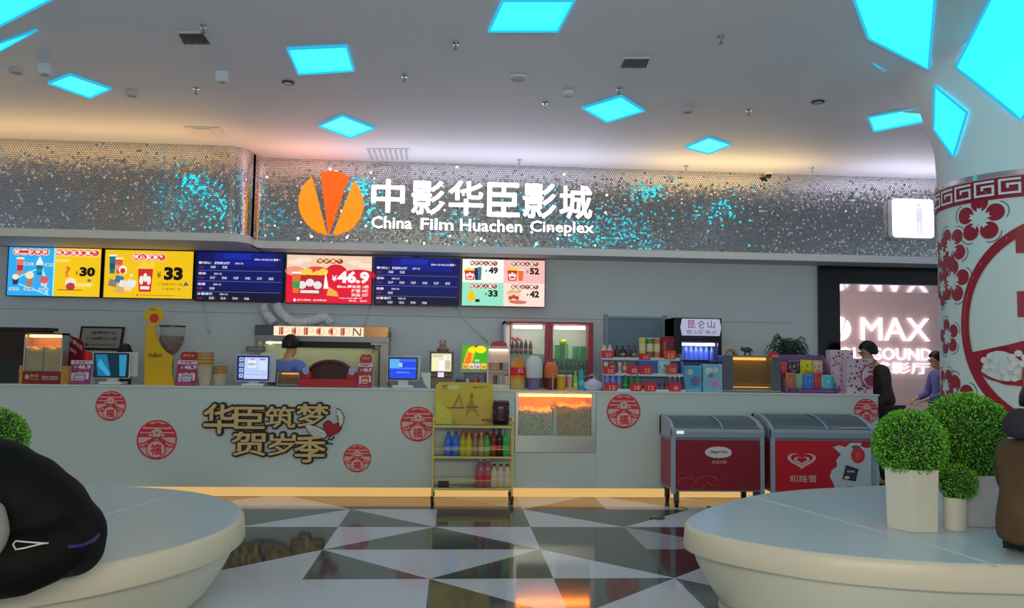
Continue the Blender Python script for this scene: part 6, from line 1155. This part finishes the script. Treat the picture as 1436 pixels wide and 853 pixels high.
def blossom(F, u, z, r, rot):
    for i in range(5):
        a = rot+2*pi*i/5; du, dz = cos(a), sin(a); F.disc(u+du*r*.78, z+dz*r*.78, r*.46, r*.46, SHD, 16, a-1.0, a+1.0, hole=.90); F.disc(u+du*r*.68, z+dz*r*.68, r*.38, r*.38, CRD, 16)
    for i in range(5): a = rot+2*pi*i/5; F.poly([(u+r*.12*cos(a+pi/5), z+r*.12*sin(a+pi/5)), (u+r*.5*cos(a+.22), z+r*.5*sin(a+.22)), (u+r*.42*cos(a), z+r*.42*sin(a)), (u+r*.5*cos(a-.22), z+r*.5*sin(a-.22)), (u+r*.12*cos(a-pi/5), z+r*.12*sin(a-pi/5))], PW_)
    F.disc(u, z, r*.26, r*.26, PW_, 12)
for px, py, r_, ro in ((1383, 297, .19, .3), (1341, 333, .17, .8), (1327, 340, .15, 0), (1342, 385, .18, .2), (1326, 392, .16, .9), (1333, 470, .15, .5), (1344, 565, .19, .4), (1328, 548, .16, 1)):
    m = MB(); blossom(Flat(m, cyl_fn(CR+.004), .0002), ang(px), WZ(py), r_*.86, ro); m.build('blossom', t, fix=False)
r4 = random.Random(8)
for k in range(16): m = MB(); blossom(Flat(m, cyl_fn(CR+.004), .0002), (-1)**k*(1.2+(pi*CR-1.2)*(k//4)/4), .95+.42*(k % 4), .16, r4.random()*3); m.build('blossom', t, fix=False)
m = MB(); mu, mz, mr = .568*CR, at(1436, 455, 5.2).z, .787*.985; fn = cyl_fn(CR+.0075)
F = Flat(m, lambda u, v, d: fn(mu+u*mr, mz+v*mr, d), .0007)
sticker_print(F, CRD, PW_, True, 2, ((.64, .82, .5), (.07, .3, .5)), ((.06, .2), (.2, .06), (.33, -.06), (.46, -.14), (.6, -.18), (.78, -.22), (.93, -.25), (.92, -.32), (.85, -.41), (.75, -.48), (.6, -.53), (.46, -.54), (.36, -.44), (.2, -.2), (.06, .05)))
for u, v in ((-.72, -.33), (-.5, -.30), (-.56, -.43), (.6, -.33), (.75, -.32)):
    for i in range(5): a = 2*pi*i/5+.3; F.disc(u+.05*cos(a), v+.05*sin(a), .03, .03, KW, 10)
m.build('medallion', t, fix=False)
# ================================================================ clipped ball plants
def ball_plant(px, py, rpx, Y, pot, label, n, seed, potm):
    c = at(px, py, Y); r = rpx/FPX*Y; t = thing('potted_boxwood', label, 'plant', (c.x, Y, BZ), 0, 'clipped ball plants on the benches'); r5 = random.Random(seed)
    if pot:
        px0, px1, ptop, sides = pot; cxp = at((px0+px1)/2, 690, Y).x; pr = (at(px1, 690, Y).x-at(px0, 690, Y).x)/2; ph = at(px, ptop, Y).z
        MB().lathe([(pr*.93, BZ+.002), (pr, ph), (pr*.92, ph), (pr*.9, ph-.02), (0, ph-.02)], potm, cxp, Y, sides).build('pot', t, bevel=.004, smooth=30 if sides > 10 else None)
    gs = [P((64, 112, 34), .6), P((80, 136, 38), .6), P((48, 88, 32), .6), P((104, 156, 46), .6)]
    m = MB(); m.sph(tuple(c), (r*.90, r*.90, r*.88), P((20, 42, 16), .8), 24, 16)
    for k in range(n):
        zz = r5.uniform(-1, 1); a = r5.uniform(0, 2*pi); s = math.sqrt(1-zz*zz); d = Vector((s*cos(a), s*sin(a), zz)); p = c+d*r*r5.uniform(.88, 1.02); q = Vector((r5.uniform(-1, 1), r5.uniform(-1, 1), r5.uniform(-1, 1))); e = d.cross(q).normalized(); f = (d*.75+e.cross(d)*r5.uniform(-.8, .8)).normalized(); L = r5.uniform(.009, .016)*(r/.22)**.4; w_ = L*.36
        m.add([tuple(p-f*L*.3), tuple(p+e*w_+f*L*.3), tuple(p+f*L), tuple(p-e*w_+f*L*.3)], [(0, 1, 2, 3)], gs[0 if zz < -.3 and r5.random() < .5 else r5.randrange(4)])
    m.build('foliage', t, fix=False); return t
POT = P((158, 156, 146), .45)
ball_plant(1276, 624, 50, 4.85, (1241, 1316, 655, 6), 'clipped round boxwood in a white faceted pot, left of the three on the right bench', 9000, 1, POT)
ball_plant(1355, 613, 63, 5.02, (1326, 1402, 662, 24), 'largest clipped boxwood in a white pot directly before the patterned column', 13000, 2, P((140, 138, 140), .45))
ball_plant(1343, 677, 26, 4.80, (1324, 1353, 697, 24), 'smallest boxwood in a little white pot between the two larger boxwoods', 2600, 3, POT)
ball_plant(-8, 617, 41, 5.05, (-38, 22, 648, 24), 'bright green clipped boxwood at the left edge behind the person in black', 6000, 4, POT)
# ================================================================ people
def skin(name, nodes, edges, mat, parent, sub=2, root=None):
    names = list(nodes); me = bpy.data.meshes.new(name); off = Vector((0, 0, 0)); p = parent
    while p is not None: off += p.location; p = p.parent
    me.from_pydata([tuple(Vector(nodes[k][0])-off) for k in names], [(names.index(a), names.index(b)) for a, b in edges], []); me.materials.append(mat)
    o = bpy.data.objects.new(name, me); COL.objects.link(o); o.parent = parent
    sv = me.skin_vertices if len(me.skin_vertices) else None
    if sv is None:
        md = o.modifiers.new('body', 'SKIN')
        bm = bmesh.new(); bm.from_mesh(me); ly = bm.verts.layers.skin.verify()
        bm.verts.ensure_lookup_table()
        for i, k in enumerate(names): r = nodes[k][1]; bm.verts[i][ly].radius = (r, r) if not hasattr(r, '__len__') else r; bm.verts[i][ly].use_root = (k == (root or names[0]))
        bm.to_mesh(me); bm.free()
    md.use_smooth_shade = True; md.branch_smoothing = .6
    s_ = o.modifiers.new('smooth', 'SUBSURF'); s_.levels = sub; s_.render_levels = sub; return o
SKN = P((150, 112, 92), .55)
def blob(name, nodes, edges, mat, parent, voxel=.018, sm=6):     # one closed surface grown over a chain of balls
    m = MB()
    for a, b in edges:
        (p, r), (q, r2) = nodes[a], nodes[b]; p, q = Vector(p), Vector(q); L = (q-p).length; n = max(1, int(L/(min(r, r2)*.35)))
        for i in range(n+1): u = i/n; m.sph(tuple(p.lerp(q, u)), r+(r2-r)*u, mat, 16, 10)
    o = m.build(name, parent, smooth=0); md = o.modifiers.new('skin', 'REMESH'); md.mode = 'VOXEL'; md.voxel_size = voxel; md.use_smooth_shade = True
    md = o.modifiers.new('soft', 'SMOOTH'); md.iterations = sm; md.factor = .5; return o
def chain(*k): return list(zip(k, k[1:]))
def hand(N, Ed, w, side, wrist, d, up, s=1.0):
    d = Vector(d).normalized(); up = Vector(up).normalized(); lat = d.cross(up).normalized()*side; wr = Vector(wrist); pk = w+'_palm'; N[pk] = (wr+d*.055*s, .024*s); Ed.append((w, pk))
    for i, (o_, L) in enumerate(((-.030, .065), (-.011, .078), (.010, .073), (.028, .055))):
        a = wr+d*.088*s+lat*o_*s; b = a+d*L*.55*s-up*.012*s; c = b+d*L*.38*s-up*.028*s; n_ = '%s_f%d' % (w, i); N[n_+'a'] = (a, .0095*s); N[n_+'b'] = (b, .0085*s); N[n_+'c'] = (c, .0075*s); Ed += chain(pk, n_+'a', n_+'b', n_+'c')
    a = wr+d*.035*s-lat*.034*s; b = a+d*.035*s-lat*.022*s-up*.01*s; N[w+'_t0'] = (a, .011*s); N[w+'_t1'] = (b, .009*s); Ed += chain(pk, w+'_t0', w+'_t1')
def head_parts(root, hc, face, s, hairm, tilt=0):
    f = Vector(face).normalized(); side = f.cross(Vector((0, 0, 1))).normalized(); u = side.cross(f)
    m = MB(); n1, n2 = 18, 10; vs = []; fs = []
    for j in range(n2+1):
        for i in range(n1): 
            a = 2*pi*i/n1; th = (pi*.62)*j/n2; front = max(0, cos(a)); th = th*(1-.48*front)
            p = Vector(hc)+(f*cos(a)*sin(th)*.108+side*sin(a)*sin(th)*.088+u*cos(th)*.118)*s+u*.015*s-f*.008*s; vs.append(tuple(p))
    for j in range(n2):
        for i in range(n1): fs.append((j*n1+i, j*n1+(i+1) % n1, (j+1)*n1+(i+1) % n1, (j+1)*n1+i))
    m.add(vs, fs, hairm); o = m.build('hair', root, smooth=0); md = o.modifiers.new('thick', 'SOLIDIFY'); md.thickness = .012*s; md.offset = 0
    for sg in (-1, 1):
        e = Vector(hc)+(f*.090+side*sg*.032+u*.004)*s; MB().sph(tuple(e), .011*s, P((20, 16, 16), .3, raw=True), 8, 6).build('eye', root, smooth=0)
def head_nodes(N, Ed, neck, hc, face, s):
    f = Vector(face).normalized(); hc = Vector(hc); side = f.cross(Vector((0, 0, 1))).normalized(); u = side.cross(f)
    N['jaw'] = (hc-u*.075*s+f*.02*s, .058*s); N['head'] = (hc, (.078*s, .092*s)); N['crown'] = (hc+u*.075*s-f*.008*s, .062*s); Ed += chain(neck, 'jaw', 'head', 'crown')
    N['nose'] = (hc+f*.105*s-u*.02*s, .010*s); Ed.append(('head', 'nose'))
    N['chin'] = (hc+f*.068*s-u*.088*s, .022*s); Ed.append(('jaw', 'chin'))
    for sg, k in ((-1, 'ear_a'), (1, 'ear_b')): N[k] = (hc+side*sg*.088*s-u*.01*s-f*.01*s, .013*s); Ed.append(('head', k))
def person(label, loc, face_deg, s, lean, arms, hairm, topm, legm, name='person', twist=0):
    t = thing(name, label, 'person', (0, 0, 0))
    def up_(x, y, z):           # lean the upper body forward (-y) about the hips
        c, q = cos(lean), sin(lean); zz = (z-.95); return (x*s, (y*c-zz*q)*s, (.95+zz*c+y*q)*s)
    N = {}; Ed = []
    N['pelvis'] = ((0, 0, .94*s), (.13*s, .10*s)); N['waist'] = (up_(0, 0, 1.10), (.125*s, .095*s)); N['chest'] = (up_(0, .01, 1.30), (.15*s, .11*s)); N['collar'] = (up_(0, .01, 1.43), .075*s); N['neck'] = (up_(0, .0, 1.50), .052*s)
    Ed += chain('pelvis', 'waist', 'chest', 'collar', 'neck'); hc = Vector(up_(0, -.02, 1.635)); face = (0, -cos(lean*.4), -sin(lean*.4)); head_nodes(N, Ed, 'neck', hc, face, s)
    for sg, k in ((-1, 'a'), (1, 'b')):
        sh = up_(sg*.185, .01, 1.40); el, wr = arms[0 if sg < 0 else 1]; el = up_(*el); wr = up_(*wr); N['sh'+k] = (sh, .062*s); N['el'+k] = (el, .043*s); N['wr'+k] = (wr, .029*s); Ed += chain('collar', 'sh'+k, 'el'+k, 'wr'+k)
        hand(N, Ed, 'wr'+k, sg, wr, Vector(wr)-Vector(el), (0, 0, 1), s)
        N['hip'+k] = ((sg*.09*s, 0, .90*s), .095*s); N['kn'+k] = ((sg*.10*s, -.02*s, .49*s), .058*s); N['an'+k] = ((sg*.10*s, .02*s, .09*s), .038*s); N['toe'+k] = ((sg*.11*s, -.15*s, .03*s), .03*s); Ed += chain('pelvis', 'hip'+k, 'kn'+k, 'an'+k, 'toe'+k)
    skin('body', N, Ed, SKN, t, 2)
    T = {k: (N[k][0], tuple(v*1.16+.012 for v in (N[k][1] if hasattr(N[k][1], '__len__') else (N[k][1],)*2))) for k in ('pelvis', 'waist', 'chest', 'collar', 'sha', 'ela', 'shb', 'elb')}
    for k in 'ab': p = Vector(N['el'+k][0]).lerp(Vector(N['wr'+k][0]), .9); T['cu'+k] = (p, .042*s)
    skin('jacket', T, chain('pelvis', 'waist', 'chest', 'collar', 'sha', 'ela', 'cua')+chain('collar', 'shb', 'elb', 'cub'), topm, t, 2)
    L = {'top': (N['pelvis'][0], (.142*s, .115*s))}
    for k in 'ab': L['h'+k] = (N['hip'+k][0], .108*s); L['k'+k] = (N['kn'+k][0], .075*s); L['n'+k] = (N['an'+k][0], .056*s)
    skin('trousers', L, chain('top', 'ha', 'ka', 'na')+chain('top', 'hb', 'kb', 'nb'), legm, t, 2)
    for k, sg in (('a', -1), ('b', 1)): skin('shoe', {'h': ((sg*.10*s, .03*s, .045*s), .046*s), 't': ((sg*.11*s, -.15*s, .035*s), (.046*s, .036*s))}, [('h', 't')], BLACK, t, 2)
    head_parts(t, hc, face, s, hairm); t.location = loc; t.rotation_euler = (0, 0, R(face_deg)); return t
HAIR = P((14, 12, 14), .45, raw=True); DKJ = P((36, 30, 29), .7); DKT = P((34, 32, 36), .7); BLU = P((72, 92, 150), .7); BLU2 = P((74, 78, 122), .7)
FWD = (((-.25, -.08, 1.12), (-.16, -.30, 1.06)), ((.25, -.08, 1.12), (.16, -.30, 1.06)))
q = at(1229, 560, 9.42); person('person in a dark jacket standing head bowed at the right counter end', (q.x+.13, 9.42, 0), -92, 1.02, .30, FWD, HAIR, DKJ, DKT)
q = at(400, 500, 9.36); person('person in a blue shirt bending over at the popcorn machine', (q.x+.02, 9.395, 0), 152, .98, .05, (((-.25, -.03, 1.14), (-.2, -.2, 1.16)), ((.25, -.03, 1.14), (.2, -.2, 1.16))), HAIR, BLU, DKT)
q = at(1321, 540, 11.4); person('person in a violet blue shirt at the hall wall, half hidden by the column', (q.x, 11.4, 0), -95, .96, .10, FWD, HAIR, BLU2, P((52, 54, 70), .7))
# seated person in black on the left bench
PY_ = 3.86; t = thing('person', 'person in a black puffer jacket sitting bent forward on the left bench', 'person', (0, 0, 0)); A = at(86, 752, PY_)
def S3(x, y, z): return (A.x+x, A.y+y, A.z+z)
def Q(x, y, r, Y=PY_): p = at(x, y, Y); return (tuple(p), r*Y/FPX)
N = {'pelvis': (S3(0, 0, .02), (.12, .12)), 'waist': (S3(-.14, 0, .12), (.12, .12)), 'chest': (S3(-.36, 0, .27), (.15, .14)), 'collar': (S3(-.53, 0, .38), .08), 'neck': (S3(-.61, 0, .43), .055)}; Ed = chain(*N)
hc = Vector(S3(-.73, 0, .49)); head_nodes(N, Ed, 'neck', hc, (-.8, 0, -.5), 1.0)
for sg, k in ((-1, 'a'), (1, 'b')):
    N['sh'+k] = (S3(-.49, sg*.19, .34), .065); N['el'+k] = (S3(-.50, sg*.24, .10), .045); N['wr'+k] = (S3(-.72, sg*.12, .08), .03); Ed += chain('collar', 'sh'+k, 'el'+k, 'wr'+k); hand(N, Ed, 'wr'+k, sg, N['wr'+k][0], (-1, -sg*.4, -.2), (0, 0, 1))
    N['hp'+k] = (S3(-.05, sg*.1, .0), .09); N['kn'+k] = (S3(-.50, sg*.14, .02), .065); N['an'+k] = (S3(-.47, sg*.15, -A.z+.09), .042); N['to'+k] = (S3(-.65, sg*.16, -A.z+.032), .032); Ed += chain('pelvis', 'hp'+k, 'kn'+k, 'an'+k, 'to'+k)
skin('body', N, Ed, SKN, t); J = P((9, 9, 11), .7, raw=True, spec=.25); NV = P((26, 26, 70), .5)
T = {'h0': Q(103, 766, 40), 'h1': Q(88, 752, 55), 'h2': Q(72, 738, 56), 'h3': Q(56, 726, 64), 'h4': Q(40, 716, 61), 'h5': Q(24, 706, 68), 'h6': Q(6, 698, 64), 'h7': Q(-12, 688, 69), 'h8': Q(-34, 678, 62), 'h9': Q(-56, 664, 60), 'h10': Q(-80, 652, 46), 'h11': Q(-96, 644, 34)}
e = chain(*T)
T['d0'] = Q(92, 764, 36, 3.74); T['d1'] = Q(62, 781, 38, 3.68); T['d2'] = Q(26, 792, 42, 3.62); T['d3'] = Q(-16, 798, 42, 3.60); T['d4'] = Q(-50, 790, 40, 3.62); e += chain('h0', 'd0', 'd1', 'd2', 'd3', 'd4')
for sg, k in ((-1, 'a'), (1, 'b')):
    T['s'+k] = (S3(-.49, sg*.17, .34), .105); T['m'+k] = (S3(-.50, sg*.22, .22), .10); T['e'+k] = (S3(-.51, sg*.22, .10), .09); T['c'+k] = (S3(-.68, sg*.14, .085), .055); e += chain('h9', 's'+k, 'm'+k, 'e'+k, 'c'+k)
T['f1'] = Q(60, 770, 36, 3.76); T['f2'] = Q(10, 760, 40, 3.74); e += chain('d0', 'f1', 'f2', 'd3')
JK = blob('jacket', T, e, J, t)
tr = {'t': (S3(-.02, 0, .0), (.13, .11))}
for k, sg in (('a', -1), ('b', 1)): tr['h'+k] = (S3(-.08, sg*.11, .01), .10); tr['k'+k] = (S3(-.51, sg*.14, .03), .085); tr['n'+k] = (S3(-.47, sg*.15, -A.z+.12), .06)
skin('trousers', tr, chain('t', 'ha', 'ka', 'na')+chain('t', 'hb', 'kb', 'nb'), DKT, t)
blob('grey_shirt', {'a': Q(-14, 722, 20, 3.55), 'b': Q(-10, 748, 21, 3.53), 'c': Q(-14, 778, 16, 3.52)}, chain('a', 'b', 'c'), P((96, 98, 96), .7), t)
for sg in (-1, 1): skin('shoe', {'h': (S3(-.45, sg*.15, -A.z+.05), .05), 't': (S3(-.65, sg*.16, -A.z+.038), .038)}, [('h', 't')], BLACK, t)
head_parts(t, hc, (-.8, 0, -.5), 1.0, HAIR)
def skin_front(o, x, y):                      # the point of the jacket met along a line of sight
    dg = bpy.context.evaluated_depsgraph_get(); ev = o.evaluated_get(dg); d = ray(x, y).normalized(); ok, p, nrm, i = ev.ray_cast(EYE, d); return (p-d*.004) if ok else None
bpy.context.view_layer.update()
for nm, pts, r_, mt in (('navy_stripe', ((95, 767), (102, 767), (109, 766), (116, 765), (123, 762), (129, 759), (134, 755), (138, 750)), .009, NV), ('white_drawstring', ((68, 762), (58, 762), (45, 761), (32, 760), (22, 759), (18, 764), (22, 771), (34, 769), (46, 766), (58, 763), (66, 762)), .0035, P((190, 190, 184), .4))):
    q = [v for v in (skin_front(JK, *p) for p in pts) if v is not None]
    if len(q) > 2: MB().tube(q, r_, mt, 8).build(nm, t, smooth=0)
# seated person in brown at the right edge
t = thing('person', 'person in a brown jacket with dark hood sitting on the right bench', 'person', (0, 0, 0)); q = at(1447, 740, 4.15); A = Vector((q.x, 4.15, BZ))
N = {'pelvis': (S3(0, 0, .11), (.14, .12)), 'waist': (S3(.01, 0, .28), (.13, .11)), 'chest': (S3(.03, 0, .47), (.15, .12)), 'collar': (S3(.04, 0, .60), .08), 'neck': (S3(.05, 0, .66), .055)}; Ed = chain(*N)
hc = Vector(S3(.08, 0, .80)); head_nodes(N, Ed, 'neck', hc, (1, .1, -.15), 1.0)
for sg, k in ((-1, 'a'), (1, 'b')):
    N['sh'+k] = (S3(.04, sg*.19, .56), .065); N['el'+k] = (S3(.08, sg*.26, .30), .045); N['wr'+k] = (S3(.30, sg*.13, .20), .03); Ed += chain('collar', 'sh'+k, 'el'+k, 'wr'+k); hand(N, Ed, 'wr'+k, -sg, N['wr'+k][0], (1, -sg*.4, -.2), (0, 0, 1))
    N['hp'+k] = (S3(.04, sg*.1, .1), .10); N['kn'+k] = (S3(.46, sg*.13, .10), .065); N['an'+k] = (S3(.44, sg*.14, -.40), .042); N['to'+k] = (S3(.62, sg*.15, -.465), .032); Ed += chain('pelvis', 'hp'+k, 'kn'+k, 'an'+k, 'to'+k)
skin('body', N, Ed, SKN, t); BJ = P((62, 46, 28), .75, noise=.4, nscale=9)
T = {'low': (S3(.0, 0, .05), (.17, .15)), 'hem': (S3(0, 0, .12), (.19, .17)), 'b1': (S3(0, 0, .22), (.185, .165)), 'b2': (S3(.015, 0, .36), (.18, .16)), 'b3': (S3(.03, 0, .5), (.175, .15)), 'col': (S3(.04, 0, .6), .11)}; e = chain(*T)
for sg, k in ((-1, 'a'), (1, 'b')): T['s'+k] = (S3(.03, sg*.2, .55), .09); T['e'+k] = (S3(.07, sg*.27, .31), .075); T['c'+k] = (S3(.26, sg*.15, .21), .055); e += chain('b3', 's'+k, 'e'+k, 'c'+k)
skin('jacket', T, e, BJ, t)
skin('hood', {'a': (S3(-.02, 0, .60), (.13, .13)), 'b': (S3(-.03, 0, .69), (.115, .12)), 'c': (S3(.03, 0, .74), (.09, .10))}, chain('a', 'b', 'c'), P((30, 26, 34), .8), t)
tr = {'t': (S3(.03, 0, .12), (.13, .10))}
for k, sg in (('a', -1), ('b', 1)): tr['h'+k] = (S3(.06, sg*.11, .11), .11); tr['k'+k] = (S3(.47, sg*.13, .11), .085); tr['n'+k] = (S3(.44, sg*.14, -.37), .06)
skin('trousers', tr, chain('t', 'ha', 'ka', 'na')+chain('t', 'hb', 'kb', 'nb'), DKT, t)
for sg in (-1, 1): skin('shoe', {'h': (S3(.42, sg*.14, -.45), .05), 't': (S3(.62, sg*.15, -.462), .038)}, [('h', 't')], BLACK, t)
head_parts(t, hc, (1, .1, -.15), 1.0, HAIR)
b = at(1404, 700, 4.2); MB().sph((b.x+.05, 4.2, .66), (.035, .09, .10), P((18, 16, 18), .6, raw=True), 14, 10).build('backpack_pad', t, smooth=0)
